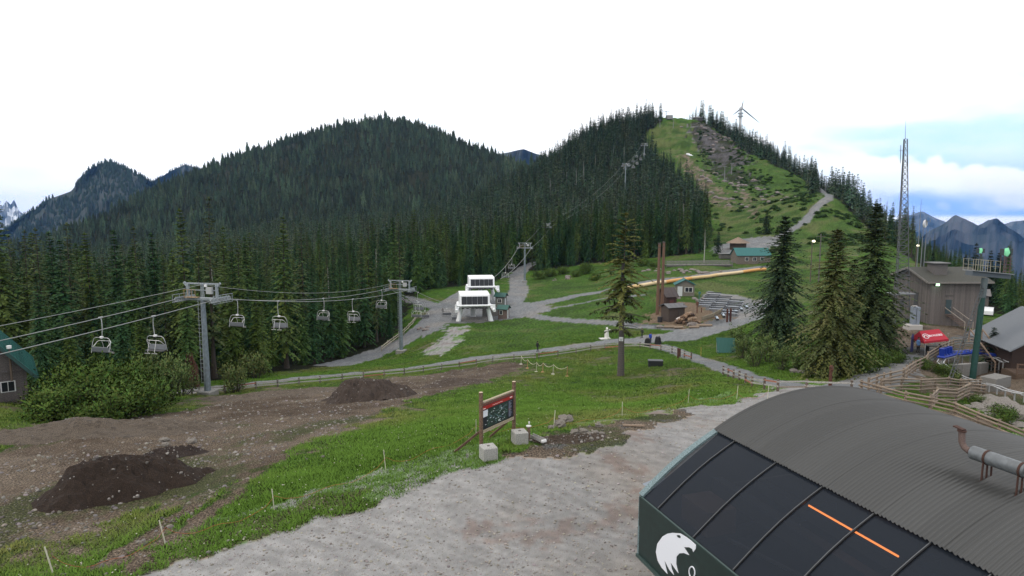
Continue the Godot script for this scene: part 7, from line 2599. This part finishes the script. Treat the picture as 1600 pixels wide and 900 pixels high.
	# concrete walls of the yard
	for q in [[Vector2(45.86, -65.52), Vector2(51.28, -67.85), 1.1, 0.5, "long low wall of concrete blocks behind the coaster loop"], [Vector2(45.28, -59.55), Vector2(47.75, -60.88), 1.3, 1.4, "big pale concrete block at the foot of the timber deck"]]:
		o = thing("concrete_wall", q[4], "wall", g(q[0]))
		var e: Vector3 = g(q[1]) - o.position
		var cnt := 4 if q[3] < 1.0 else 1
		for k in cnt:
			b = B.new()
			var a := e * (float(k) / cnt)
			var c := e * (float(k + 1) / cnt)
			b.beam(a + Vector3(0.02, q[2] * 0.4, 0), c + Vector3(-0.02, q[2] * 0.4, 0), q[3], q[2] * 1.2)
			obj("block", b, mat(Color(0.34, 0.33, 0.31) * [0.9, 1.05, 0.97, 1.1][k % 4], 0.9, 0.0, "clod", Vector3(1.2, 1.2, 1.2)), o)
	# pale rock outcrop by the fence
	var stone := mat(Color(0.36, 0.33, 0.3), 0.95, 0.0, "clod", Vector3(1.2, 1.2, 1.2), 2.0)
	for q in [[Vector2(39.97, -51.16), 2.3, "broad grey rock slab beyond the log fence"], [Vector2(39.82, -48.95), 2.0, "grey rock slab at the right edge beyond the log fence"], [Vector2(37.44, -47.96), 1.0, "rounded pale rock among the grass beyond the log fence"], [Vector2(37.59, -46.62), 0.9, "whitish rock nearest the log fence"], [Vector2(36.92, -50.38), 0.45, "white stone beside the short log fence"], [Vector2(38.2, -50.55), 1.2, "low pale rock left of the broad slab"], [Vector2(38, -46.05), 0.9, "pale rock at the right edge above the fence"]]:
		b = B.new()
		b.rock(Vector3(0, 0, 0), Vector3(q[1] * 1.2, q[1] * 0.42, q[1] * 0.8), rng, 7, 11)
		single("outcrop_rock", b, stone, q[2], "rock", g(q[0]), R(0, 3), "pale rocks beyond the fence")
	for k in 9:
		b = B.new()
		b.rock(Vector3(0, 0.1, 0), Vector3(0.35, 0.25, 0.3) * R(0.6, 1.4), rng, 5, 7)
		single("white_stone", b, stone, "white stone at the edge of the weeds below the big trees", "stone", g((Vector2(29.98, -66.7)).lerp(Vector2(31.43, -64.76), k / 8.0)), 0.0, "white stones by the weeds")
	# chalet with a grey ribbed roof and a timber deck, cut by the right edge
	var h0 := g(Vector2(51.13, -65.14))
	o = thing("deck_chalet", "timber chalet with ribbed grey roof and raised deck at the right edge", "chalet", h0, -0.25)
	b = B.new()
	b.prism(PackedVector2Array([Vector2(0.6, 0.8), Vector2(9.6, 0.8), Vector2(9.6, 3.2), Vector2(5.0, 6.0), Vector2(0.6, 3.0)]), Vector3(0, 0, -8), Vector3.RIGHT, Vector3.UP, Vector3(0, 0, 8))
	obj("wall", b, wood(Color(0.08, 0.05, 0.04)), o)
	for s in 2:
		b = B.new()
		var e := Vector3(5.0, 6.3, 1.2)
		var f2 := Vector3(-0.2 if s == 0 else 10.4, 2.9, 1.2)
		var nr := Vector3(-3.4 if s == 0 else 3.4, 5.2, 0).normalized()
		b.beam((e + f2) * 0.5, (e + f2) * 0.5 - Vector3(0, 0, 10), e.distance_to(f2), 0.15, nr)
		var rf := obj("roof", b, mat(Color(0.19, 0.205, 0.225), 0.5, 0.2), o)
		b = B.new()
		for k in 40:
			b.beam(e + nr * 0.08 + Vector3(0, 0, -0.12 - k * 0.25), f2 + nr * 0.08 + Vector3(0, 0, -0.12 - k * 0.25), 0.05, 0.05)
		obj("roof_rib", b, mat(Color(0.17, 0.185, 0.205), 0.5, 0.2), rf)
	for k in 26:
		b = B.new()
		b.box(Vector3(4.2, 0.95, 0.3 + k * 0.1), Vector3(8.8, 0.06, 0.085))
		obj("deck_board", b, wood(Color(0.13, 0.085, 0.06)), o)
	b = B.new()
	b.beam(Vector3(-0.2, 0.6, 2.9), Vector3(8.6, 0.6, 2.9), 0.1, 0.6)
	b.beam(Vector3(-0.2, 0.6, 2.9), Vector3(-0.2, 0.6, 0), 0.1, 0.6)
	obj("deck_beam", b, wood(Color(0.13, 0.085, 0.055)), o)
	for k in 8:
		b = B.new()
		b.beam(Vector3(-0.1 + 1.2 * k, -2.5, 2.8), Vector3(-0.1 + 1.2 * k, 2.0, 2.8), 0.13, 0.13)
		if k % 2 == 0:
			b.beam(Vector3(-0.1 + 1.2 * k, 0.6, 2.8), Vector3(1.3 + 1.2 * k, -1.5, 3.2), 0.12, 0.12)
		obj("deck_post", b, wood(Color(0.16, 0.105, 0.075)), o)
	for h in [1.5, 1.95]:
		b = B.new()
		b.beam(Vector3(-0.2, h, 2.85), Vector3(8.6, h, 2.85), 0.08, 0.1)
		obj("deck_rail", b, wood(Color(0.19, 0.115, 0.08)), o)
	o = thing("timber_stairway", "steep timber stairway with pale handrails left of the deck chalet", "stairs", g(Vector2(52.08, -66.92)), -0.2)
	for k in 11:
		b = B.new()
		b.box(Vector3(-0.1 * k, 0.3 + 0.27 * k, -0.3 * k), Vector3(1.1, 0.07, 0.3))
		obj("tread", b, wood(Color(0.12, 0.09, 0.075)), o)
	for s in [-0.62, 0.62]:
		b = B.new()
		b.beam(Vector3(s, 1.2, 0.3), Vector3(s - 1.1, 4.2, -3.2), 0.1, 0.12)
		b.beam(Vector3(s, 0, 0.3), Vector3(s, 1.25, 0.3), 0.1, 0.1)
		b.beam(Vector3(s - 1.1, 2.8, -3.2), Vector3(s - 1.1, 4.25, -3.2), 0.1, 0.1)
		obj("handrail", b, wood(Color(0.36, 0.26, 0.19)), o)
	person("person in a red jacket standing on the timber deck", h0 + Vector3(1.2, 0.98, 1.6), 0.4, "stand", Color(0.16, 0.012, 0.012), Color(0.015, 0.015, 0.02), Color(0.3, 0.19, 0.14), Color(0.02, 0.015, 0.012))
	# white cars by the far house
	for q in [[Vector2(82.48, -114.42), 0.93, "white car parked in front of the far house, left one"], [Vector2(88.32, -121.22), 1.0, "white car parked behind the left white car"], [Vector2(87.52, -116.5), 0.9, "dusty white car behind the green tower"]]:
		o = thing("parked_car", q[2], "car", g(q[0], 0.02), q[1], "cars parked by the far house")
		b = B.new()
		b.prism(PackedVector2Array([Vector2(-2.1, 0.35), Vector2(2.1, 0.35), Vector2(2.15, 0.75), Vector2(1.9, 0.92), Vector2(1.0, 1.0), Vector2(0.45, 1.5), Vector2(-1.35, 1.52), Vector2(-2.05, 1.0)]), Vector3(0, 0, -0.85), Vector3.RIGHT, Vector3.UP, Vector3(0, 0, 1.7))
		obj("body", b, mat(Color(0.66, 0.67, 0.69), 0.3), o)
		b = B.new()
		for s in [-0.87, 0.87]:
			b.prism(PackedVector2Array([Vector2(-1.7, 1.02), Vector2(0.8, 1.02), Vector2(0.4, 1.42), Vector2(-1.3, 1.44)]), Vector3(0, 0, s - 0.015), Vector3.RIGHT, Vector3.UP, Vector3(0, 0, 0.03))
		obj("window", b, mat(Color(0.015, 0.018, 0.022), 0.1), o)
		for s in [-0.75, 0.75]:
			for x in [-1.3, 1.35]:
				b = B.new()
				b.tube([Vector3(x, 0.33, s - 0.11), Vector3(x, 0.33, s + 0.11)], 0.33, 14)
				obj("wheel", b, mat(Color(0.015, 0.015, 0.016), 0.8), o)
	b = B.new()
	b.cbox(Vector3(0, 0.9, 0), Vector3(1.0, 1.8, 0.8), 0.08)
	b.cbox(Vector3(0, 1.95, 0), Vector3(0.7, 0.4, 0.6), 0.08)
	single("fuel_pump", b, mat(Color(0.3, 0.015, 0.02), 0.5), "red pump standing right of the white cars", "pump", g(Vector2(90.78, -124.11)))
	# the green shelter among the weeds
	o = thing("green_shelter", "green ribbed metal shelter leaning among the tall weeds", "shelter", g(Vector2(30.75, -90.45)), -0.12)
	b = B.new()
	b.beam(Vector3(-1.3, 1.1, 0.0), Vector3(1.3, 1.1, 0.0), 2.3, 0.06, Vector3(0, 0.5, 0.85))
	obj("sloping_panel", b, mat(Color(0.02, 0.1, 0.085), 0.5, 0.1), o)
	b = B.new()
	var tilt := Vector3(0, 0.85, -0.5).normalized()
	for k in 14:
		var x := -1.25 + k * 0.192
		b.beam(Vector3(x, 1.1, 0) + Vector3(0, 0.5, 0.85).normalized() * 0.05 - tilt * 1.13, Vector3(x, 1.1, 0) + Vector3(0, 0.5, 0.85).normalized() * 0.05 + tilt * 1.13, 0.05, 0.04)
	obj("panel_rib", b, mat(Color(0.022, 0.115, 0.1), 0.5, 0.1), o)
	for x in [-1.2, 1.2]:
		b = B.new()
		b.beam(Vector3(x, -0.1, -0.55), Vector3(x, 2.0, -0.55), 0.09, 0.09)
		b.beam(Vector3(x, -0.1, 0.5), Vector3(x, 0.4, 0.5), 0.09, 0.09)
		obj("post", b, mat(Color(0.25, 0.27, 0.27), 0.6), o)
	b = B.new()
	b.tube([Vector3(0, -0.3, 0), Vector3(0, 1.75, 0)], [0.16, 0.12], 8)
	b.rock(Vector3(0, 1.5, 0.03), Vector3(0.2, 0.35, 0.2), rng, 5, 8)
	single("short_carved_post", b, wood(Color(0.13, 0.05, 0.03)), "short red brown post in front of the middle big tree by the path", "post", g(Vector2(26.87, -52.81)))
	b = B.new()
	b.tube([Vector3(0, -0.2, 0), Vector3(0, 1.5, 0)], 0.11, 8)
	b.box(Vector3(0.2, 0.9, 0.06), Vector3(0.3, 1.1, 0.06))
	single("path_post", b, wood(Color(0.12, 0.05, 0.035)), "brown post with a white board where the narrow path begins", "post", g(Vector2(22.17, -84)))
	b = B.new()
	b.beam(Vector3(0, 0, 0), Vector3(0, 1.3, 0), 0.06, 0.06)
	single("yellow_marker", b, mat(Color(0.4, 0.3, 0.08), 0.8), "thin yellow marker beside the narrow path", "marker post", g(Vector2(26.25, -87.35)))

func build_sky() -> Sky:
	var w := 2048
	var h := 1024
	var im := Image.create(w, h, false, Image.FORMAT_RGBF)
	im.fill(Color(1.5, 1.51, 1.53))
	var n1 := noise(21, 0.02, 5)
	var n2 := noise(22, 0.006, 3)
	var n3 := noise(23, 0.05, 4)
	for y in h:
		var el := 90.0 - (y + 0.5) * 180.0 / h
		if el < -3.0 or el > 32.0:
			continue
		for x in w:
			var az := (x + 0.5) * 360.0 / w - 180.0  # the middle of the panorama's seam lies ahead: columns are written half a turn round
			var c := Color(1.5, 1.51, 1.53)
			var s := n1.get_noise_2d(x * 0.5, y * 2.2)
			var b := n2.get_noise_2d(x, y * 3.0)
			var p := n3.get_noise_2d(x, y * 1.3)
			# the overcast opens low down towards the valley on the right and thins a little elsewhere
			var side := smoothstep(19.0, 31.0, az + s * 9.0) * (1.0 - smoothstep(95.0, 130.0, az))
			var open := side * (1.0 - smoothstep(6.0, 9.5, el + s * 5.0))
			var veil := smoothstep(0.1, 0.5, b + 0.5 * s) * 0.28 * (1.0 - smoothstep(12.0, 26.0, el))
			c = c.lerp(Color(0.85, 1.3, 1.55), clampf(veil, 0, 1))
			var blue := Color(0.82, 1.16, 1.5).lerp(Color(0.42, 0.74, 1.52), smoothstep(4.6, 1.4, el + s * 1.5))
			c = c.lerp(blue, clampf(open * (0.95 + 0.6 * s), 0, 1))
			# a bright bank of cloud lies across the opening, with heaped tops
			var top := 5.4 - (az - 22.0) * 0.15 + absf(p) * 1.3 + s * 0.7
			var bank := side * smoothstep(top + 0.25, top - 0.15, el) * smoothstep(0.8, 2.8, el + (az - 30.0) * 0.06 - s * 0.8 - p * 0.5)
			c = c.lerp(Color(1.45, 1.5, 1.53), clampf(bank * 0.95, 0, 1))
			var heap := side * smoothstep(34.0, 37.0, az + p * 4.0) * smoothstep(2.6 + p * 2.0, 2.2 + p * 2.0, el) * smoothstep(0.2, 1.2, el + p)
			c = c.lerp(Color(1.35, 1.37, 1.4), clampf(heap, 0, 1) * 0.85)
			var left := smoothstep(-34.0, -40.0, az + s * 5.0) * smoothstep(2.6, 0.4, el + s)
			c = c.lerp(Color(0.6, 1.0, 1.55), left * 0.3)
			im.set_pixel((x + w / 2) % w, y, c)
	var m := PanoramaSkyMaterial.new()
	m.panorama = ImageTexture.create_from_image(im)
	var sky := Sky.new()
	sky.sky_material = m
	return sky

func _ready() -> void:
	# --- camera, sky, sun, exposure
	var cam := Camera3D.new()
	cam.name = "camera"
	cam.position = Vector3(0, EYE, 0)
	cam.rotation = Vector3(-atan(0.112), 0, 0)
	cam.fov = rad_to_deg(2.0 * atan(0.45))
	cam.near = 0.2
	cam.far = 40000.0
	add_child(cam)
	cam.current = true
	var env := Environment.new()
	env.background_mode = Environment.BG_SKY
	env.sky = build_sky()
	env.tonemap_mode = Environment.TONE_MAPPER_LINEAR
	env.tonemap_exposure = 0.9
	env.fog_enabled = true
	env.fog_density = 0.000034
	env.fog_light_color = Color(0.5, 0.72, 1.0)
	env.sdfgi_enabled = true
	env.ssao_enabled = true
	env.ssil_enabled = true
	var we := WorldEnvironment.new()
	we.name = "world_environment"
	we.environment = env
	add_child(we)
	var sun := DirectionalLight3D.new()
	sun.name = "sun"
	sun.light_energy = 0.45
	sun.light_color = Color(1.0, 0.95, 0.88)
	sun.light_angular_distance = 14.0
	sun.shadow_enabled = true
	sun.rotation_degrees = Vector3(-50, -55, 0)
	add_child(sun)

	leaf_mat = mat(Color.WHITE, 0.9)
	leaf_mat.metallic_specular = 0.25
	leaf_mat.backlight_enabled = true
	leaf_mat.backlight = Color(0.3, 0.3, 0.2)
	bark_mat = mat(Color(0.085, 0.07, 0.058), 0.95, 0.0, "wood", Vector3(0.4, 2.0, 0.4))

	# --- the land and what covers it
	fit_land()
	area(RUN, [Vector2(120.94, -616.97), Vector2(151.49, -645.56), Vector2(169.81, -653.04), Vector2(181.52, -639.73), Vector2(192.09, -612.58), Vector2(197.38, -557.8), Vector2(202.05, -500.06), Vector2(224.48, -483.43), Vector2(172.03, -344.1), Vector2(167.56, -318.41), Vector2(159.76, -273.52), Vector2(126.98, -230.86), Vector2(111.98, -228.39), Vector2(100.86, -252.22), Vector2(85.67, -274.87), Vector2(108.69, -341.34), Vector2(120.06, -393.1), Vector2(126.51, -471.03), Vector2(122.27, -535.49), Vector2(121.21, -582.31)], 2.5)
	area(ROCK, [Vector2(175.54, -645.65), Vector2(197.1, -658.26), Vector2(199.59, -607.73), Vector2(195.71, -552.97), Vector2(186.07, -496.87), Vector2(166.44, -511.9), Vector2(163.11, -568.69), Vector2(164.47, -603.61)], 3.0)
	area(ROCK, [Vector2(158.94, -553.65), Vector2(166.99, -505.81), Vector2(176.91, -471.74), Vector2(174.58, -441.27), Vector2(159.25, -447.5), Vector2(150.31, -475.94)], 3.0, 0.45)
	area(DIRT, [Vector2(142.83, -554.63), Vector2(147.33, -530.84), Vector2(147.84, -483.4), Vector2(138.71, -422.19), Vector2(130.8, -376.6), Vector2(120.89, -380.67), Vector2(128.76, -446.08), Vector2(132.93, -507.09)], 2.5, 0.6)
	area(DIRT, [Vector2(153.08, -442.36), Vector2(158.5, -435.31), Vector2(135.23, -353.75), Vector2(124.9, -328.75), Vector2(136.11, -372.71)], 1.5, 0.55)
	area(FOREST, [Vector2(-91.97, -81.66), Vector2(-62.44, -76.21), Vector2(-51.3, -67.62), Vector2(-44.22, -71.91), Vector2(-42.56, -81.52), Vector2(-41.42, -86.14), Vector2(-36.77, -94.71), Vector2(-30.93, -108.29), Vector2(-30.66, -123.4), Vector2(-27.52, -132.7), Vector2(-25.65, -142.07), Vector2(-27.81, -172.21), Vector2(-28.82, -197.41), Vector2(-16.91, -210.1), Vector2(-6.91, -229.14), Vector2(0, -263.22), Vector2(9.32, -258.15), Vector2(18.19, -259.11), Vector2(31.86, -264.96), Vector2(54.39, -271.66), Vector2(76.01, -256.73), Vector2(101.47, -326.47), Vector2(116.93, -387.73), Vector2(122.9, -464.19), Vector2(120.49, -532.16), Vector2(120.57, -608.74), Vector2(149.88, -649.57), Vector2(150, -1000), Vector2(-50, -2200), Vector2(-1300, -1700), Vector2(-1300, -500), Vector2(-200, -100)], 0.8)
	area(FOREST, [Vector2(193.96, -660.95), Vector2(202.33, -625.81), Vector2(199.07, -562.72), Vector2(202.05, -500.06), Vector2(221.49, -498.79), Vector2(169.29, -345.04), Vector2(168.72, -328.47), Vector2(165.96, -303.23), Vector2(159.65, -266.27), Vector2(137.92, -211.46), Vector2(126.61, -186.49), Vector2(140, -205), Vector2(400, -500), Vector2(400, -1100), Vector2(170, -900)], 0.8)
	area(FOREST, [Vector2(89.95, -121.93), Vector2(93.02, -121.09), Vector2(86.37, -106.59), Vector2(96.02, -105.19), Vector2(200, -170), Vector2(120, -190)], 0.5)
	area(RUN, [Vector2(8.81, -243.65), Vector2(25.42, -253.47), Vector2(52.66, -262.9), Vector2(77.52, -249.97), Vector2(96.68, -241.55), Vector2(107.56, -228.64), Vector2(97.87, -183.93), Vector2(47.05, -116.25), Vector2(43.71, -144.46), Vector2(25.48, -125.88), Vector2(9.4, -115.75), Vector2(-4.36, -107.12), Vector2(-13.38, -119.69), Vector2(-8.07, -144.95), Vector2(3.47, -171.98)], 1.0, 0.55)
	area(LOT, [Vector2(-12.99, -20.09), Vector2(-10.61, -21.38), Vector2(-8.84, -22.7), Vector2(-7.15, -24.35), Vector2(-5.42, -25.97), Vector2(-3.42, -27.42), Vector2(-1.71, -28.48), Vector2(0, -29.51), Vector2(0.96, -31.03), Vector2(3.29, -31.86), Vector2(6.96, -36.52), Vector2(11.24, -42.04), Vector2(15.22, -43.59), Vector2(19.04, -47.62), Vector2(26.09, -55.42), Vector2(27.91, -51.44), Vector2(29.73, -48.3), Vector2(31.87, -45.53), Vector2(33.31, -42.42), Vector2(30.89, -35.43), Vector2(26.68, -27.76), Vector2(18.68, -17.42), Vector2(10.44, -13.71), Vector2(0, -12.07), Vector2(-7.57, -14.02)], 0.35)
	area(DIRT, [Vector2(-0.31, -29.45), Vector2(0.99, -31.97), Vector2(2.91, -35.3), Vector2(5.08, -35.15), Vector2(7.28, -38.23), Vector2(11.16, -41.74), Vector2(12.33, -39.94), Vector2(7.7, -35.55), Vector2(4.39, -30.25), Vector2(1.5, -28.84)], 0.4, 0.75)
	area(DIRT, [Vector2(32.79, -47.61), Vector2(36.19, -47.49), Vector2(34.51, -41.71), Vector2(28.34, -32.44), Vector2(30.21, -38.4), Vector2(30.73, -43.2)], 0.3, 0.8)
	area(DIRT, [Vector2(-20.85, -19.67), Vector2(-32.21, -27.96), Vector2(-37.22, -35.83), Vector2(-32.26, -38.93), Vector2(-33.21, -43.46), Vector2(-35, -49.21), Vector2(-33.88, -52.21), Vector2(-29.57, -57.52), Vector2(-33.82, -71.69), Vector2(-28.43, -73), Vector2(-20.96, -73.11), Vector2(-18.35, -77.99), Vector2(-12.52, -81.69), Vector2(-7.2, -88.18), Vector2(-2.8, -91.5), Vector2(0, -91.99), Vector2(2.45, -85.83), Vector2(-3.62, -70.84), Vector2(-6.5, -63.47), Vector2(-9.41, -57.28), Vector2(-11.12, -44.98), Vector2(-12.64, -38.19), Vector2(-12.63, -32), Vector2(-14.5, -29.61), Vector2(-14.86, -28.47), Vector2(-16.56, -26.32), Vector2(-18.26, -24.45), Vector2(-18.97, -22.47)], 0.5)
	area(DIRT, [Vector2(-14.94, -32.68), Vector2(-12.8, -38.71), Vector2(-10.74, -37.08), Vector2(-11.32, -29.41), Vector2(-11.61, -23.51), Vector2(-12.67, -19.91), Vector2(-14.69, -20.07), Vector2(-14.36, -24.88)], 0.5, 0.42)
	strip(DIRT, [Vector2(-13.42, -34.05), Vector2(-14, -26.76), Vector2(-14.13, -22.32), Vector2(-14.25, -20.05)], 1.1, 0.2, 0.95)
	strip(DIRT, [Vector2(-13.13, -38.46), Vector2(-12.55, -29.39), Vector2(-12.76, -23.8), Vector2(-13.13, -20.68)], 1.0, 0.2, 0.9)
	area(DIRT, [Vector2(-13.02, -22.46), Vector2(-9.87, -25.49), Vector2(-6.64, -26.52), Vector2(-5.41, -25.9), Vector2(-8.84, -22.7), Vector2(-10.61, -21.38), Vector2(-12.35, -20.1)], 0.4, 0.4)
	area(DIRT, [Vector2(-18.07, -19.82), Vector2(-20.12, -23.3), Vector2(-18.4, -23.6), Vector2(-15.12, -22.03), Vector2(-12.89, -19.93)], 0.4, 0.4)
	area(DIRT, [Vector2(14.69, -71.9), Vector2(19.55, -73.69), Vector2(19.79, -62.44), Vector2(20.13, -57.87), Vector2(15.98, -62.46)], 0.6, 0.45)
	area(LOT, [Vector2(-17.38, -117.77), Vector2(-14.14, -126.61), Vector2(-13.91, -137.26), Vector2(-9.33, -141.72), Vector2(-10.04, -123.57), Vector2(-10.79, -112.8), Vector2(-12.2, -108.93)], 0.6, 0.8)
	area(PATH, [Vector2(-19.27, -130.89), Vector2(-17.72, -159.43), Vector2(-16.53, -178.21), Vector2(-11.5, -190.33), Vector2(-2.58, -183.04), Vector2(0, -172.18), Vector2(8.34, -165.26), Vector2(10.88, -158.41), Vector2(4.58, -150.82), Vector2(-1.49, -147.49), Vector2(-14.47, -142.93), Vector2(-14.98, -134.3)], 0.6)
	strip(PATH, [Vector2(-39.54, -73.9), Vector2(-38.14, -79.23), Vector2(-30.17, -84.27), Vector2(-22.94, -93.59), Vector2(-14.93, -97.53), Vector2(-8.1, -99.36), Vector2(4.19, -103), Vector2(10.73, -105.55), Vector2(17.43, -107.23), Vector2(22.44, -105.21)], 4.6)
	strip(PATH, [Vector2(21.46, -105.64), Vector2(28.35, -107.45), Vector2(35.61, -113.35), Vector2(44.34, -121.76), Vector2(58.99, -146.23)], 7.5)
	strip(PATH, [Vector2(23.25, -99.43), Vector2(24.76, -89.4), Vector2(24.73, -75.75), Vector2(23.55, -60.6), Vector2(24.16, -53.63), Vector2(27.46, -50.6)], 3.6)
	strip(PATH, [Vector2(26.49, -49.73), Vector2(30.59, -54.15), Vector2(35.74, -59.3), Vector2(43.89, -68.39), Vector2(49.86, -73.71), Vector2(59.37, -83.51), Vector2(68, -89.96), Vector2(82.29, -98.95)], 5.0)
	strip(PATH, [Vector2(-31.55, -110.46), Vector2(-27.14, -127.01), Vector2(-21.89, -134.77), Vector2(-19.11, -147.49), Vector2(-18.16, -166.53), Vector2(-13.53, -191.9)], 6.0)
	strip(PATH, [Vector2(-32.03, -186.89), Vector2(-18.3, -164.75), Vector2(-6.3, -155.69)], 5.0)
	strip(PATH, [Vector2(0, -166.53), Vector2(2.43, -201.14), Vector2(1.49, -246.66), Vector2(4.92, -272.38), Vector2(10.25, -284.23)], 6.0)
	strip(PATH, [Vector2(0, -158.27), Vector2(8.49, -168.27), Vector2(17.81, -176.8), Vector2(32.14, -177.53), Vector2(53.08, -188.74), Vector2(85.24, -218)], 5.5)
	strip(PATH, [Vector2(2.34, -154.53), Vector2(10.17, -143.63), Vector2(17.34, -131.76), Vector2(24.22, -119.52), Vector2(32.13, -113.19)], 3.6)
	strip(PATH, [Vector2(9.64, -159.09), Vector2(22.05, -162.01), Vector2(32.14, -155.61)], 1.6)
	strip(PATH, [Vector2(104.14, -268.76), Vector2(122.17, -288.36), Vector2(136.45, -300.78), Vector2(147.67, -315.16), Vector2(162.76, -331.93), Vector2(227.43, -473.02)], 4.6)
	area(PATH, [Vector2(83.61, -268.15), Vector2(104.8, -291.82), Vector2(119.05, -287.71), Vector2(111.44, -265.69), Vector2(98.5, -252.64), Vector2(79.55, -248.5)], 1.0)
	area(PATH, [Vector2(40.24, -139.43), Vector2(49.74, -161.46), Vector2(55.62, -157.74), Vector2(57.15, -147.19), Vector2(50.18, -130.71), Vector2(43.55, -123.02), Vector2(41.22, -126.62)], 0.2)
	area(CHIPS, [Vector2(25.39, -122.3), Vector2(33.94, -140.13), Vector2(40.03, -141.74), Vector2(41.45, -128.16), Vector2(41.49, -125.08), Vector2(35.23, -117.93), Vector2(30.74, -116.7)], 0.4)
	area(DIRT, [Vector2(50.36, -86.18), Vector2(54.67, -91.14), Vector2(60.74, -92.24), Vector2(70.25, -99.13), Vector2(64.92, -89.9), Vector2(57.56, -83.36), Vector2(46.53, -72.62), Vector2(46.93, -78.52)], 0.5)
	area(DIRT, [Vector2(38.75, -60.2), Vector2(47.1, -70.08), Vector2(56.97, -80.07), Vector2(66.94, -86.73), Vector2(74.82, -87.62), Vector2(54.03, -58.66), Vector2(41.04, -47.41), Vector2(39.97, -51.16), Vector2(38.87, -54.13), Vector2(34.29, -52.28)], 0.5, 0.85)
	build_land()
	print("land ", Time.get_ticks_msec())
	# --- far mountains
	far_mountain([Vector3(-2983.18, -371.66, -2900), Vector3(-2678.68, -254.2, -2900), Vector3(-2497.01, -181.33, -2900), Vector3(-2312.75, -68.44, -2900), Vector3(-2190.31, 12, -2900), Vector3(-2083.44, 86.25, -2900), Vector3(-1980.24, 120.38, -2900), Vector3(-1933.36, 171.4, -2900), Vector3(-1886.66, 222.22, -2900), Vector3(-1804.25, 255.99, -2900), Vector3(-1729.06, 227.85, -2900), Vector3(-1660.16, 188.36, -2900), Vector3(-1590.7, 154.42, -2900), Vector3(-1436.54, 91.95, -2900), Vector3(-1211.37, -8.06, -2900)], 1500, -380, Color(0.012, 0.024, 0.016), Color(0.027, 0.033, 0.028), 18, 0, 9000)
	far_mountain([Vector3(-2556.05, 130.54, -4300), Vector3(-2400.33, 235.76, -4300), Vector3(-2281.86, 298.62, -4300), Vector3(-2168.49, 352.93, -4300), Vector3(-2068.2, 327.88, -4300), Vector3(-1954.25, 235.76, -4300), Vector3(-1620.62, 88.29, -4300)], 1800, -380, Color(0.03, 0.04, 0.035), Color(0.05, 0.055, 0.05), 18, 0, 3000)
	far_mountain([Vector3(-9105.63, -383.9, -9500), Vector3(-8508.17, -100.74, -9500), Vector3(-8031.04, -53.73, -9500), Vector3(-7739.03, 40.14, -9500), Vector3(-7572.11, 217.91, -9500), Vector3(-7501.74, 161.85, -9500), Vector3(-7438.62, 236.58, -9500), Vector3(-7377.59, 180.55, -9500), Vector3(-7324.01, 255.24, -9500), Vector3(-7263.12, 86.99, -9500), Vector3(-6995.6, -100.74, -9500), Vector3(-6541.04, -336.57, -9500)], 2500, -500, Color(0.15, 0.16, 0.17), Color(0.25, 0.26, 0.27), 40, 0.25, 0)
	far_mountain([Vector3(-728.37, 183.91, -4600), Vector3(-362.59, 363.32, -4600), Vector3(-90.45, 452.44, -4600), Vector3(81.34, 483.54, -4600), Vector3(180.92, 447.99, -4600), Vector3(452.98, 385.64, -4600), Vector3(727.56, 228.91, -4600)], 1800, -380, Color(0.03, 0.04, 0.03), Color(0.05, 0.05, 0.045), 15, 0, 0)
	far_mountain([Vector3(2975.87, -465.33, -5200), Vector3(3123.76, -334.65, -5200), Vector3(3270.11, -194.34, -5200), Vector3(3393.09, -101.26, -5200), Vector3(3492.44, -44.56, -5200), Vector3(3575.25, 22.27, -5200), Vector3(3671.09, -13.69, -5200), Vector3(3767.91, -60.01, -5200), Vector3(3842.14, -18.83, -5200), Vector3(3918.84, -8.55, -5200), Vector3(4028.93, -85.78, -5200), Vector3(4149.76, -163.27, -5200), Vector3(4277.54, -142.58, -5200), Vector3(4571.33, -230.63, -5200), Vector3(5203.37, -308.6, -5200), Vector3(6010.66, -517.81, -5200)], 1900, -900, Color(0.02, 0.03, 0.03), Color(0.06, 0.06, 0.065), 30, 0, 0)
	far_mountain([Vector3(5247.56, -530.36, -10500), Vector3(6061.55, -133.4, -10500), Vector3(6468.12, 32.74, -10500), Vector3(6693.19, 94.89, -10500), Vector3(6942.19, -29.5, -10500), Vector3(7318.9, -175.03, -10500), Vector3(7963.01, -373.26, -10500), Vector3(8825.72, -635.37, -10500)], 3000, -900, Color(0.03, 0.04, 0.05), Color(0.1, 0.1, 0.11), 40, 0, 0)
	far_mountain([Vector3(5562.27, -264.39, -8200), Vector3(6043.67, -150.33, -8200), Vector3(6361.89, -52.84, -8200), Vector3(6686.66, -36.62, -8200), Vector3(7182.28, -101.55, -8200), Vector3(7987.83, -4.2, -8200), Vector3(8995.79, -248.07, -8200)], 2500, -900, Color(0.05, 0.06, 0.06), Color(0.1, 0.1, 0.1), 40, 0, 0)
	far_mountain([Vector3(3520.12, -519.22, -6500), Vector3(3760.72, -207.09, -6500), Vector3(3950.85, -142.48, -6500), Vector3(4149.76, -207.09, -6500), Vector3(4427.8, -453.91, -6500), Vector3(4965.33, -650.26, -6500), Vector3(5889.88, -748.93, -6500)], 1500, -900, Color(0.05, 0.06, 0.05), Color(0.08, 0.08, 0.08), 30, 0, 0)
	build_forest()
	print("forest ", Time.get_ticks_msec())
	build_grass()
	print("grass ", Time.get_ticks_msec())
	build_station()
	build_lift()
	build_meadow()
	build_plants()
	build_hill_snags()
	build_left_house()
	build_show_ground()
	build_right()
	print("all ", Time.get_ticks_msec())
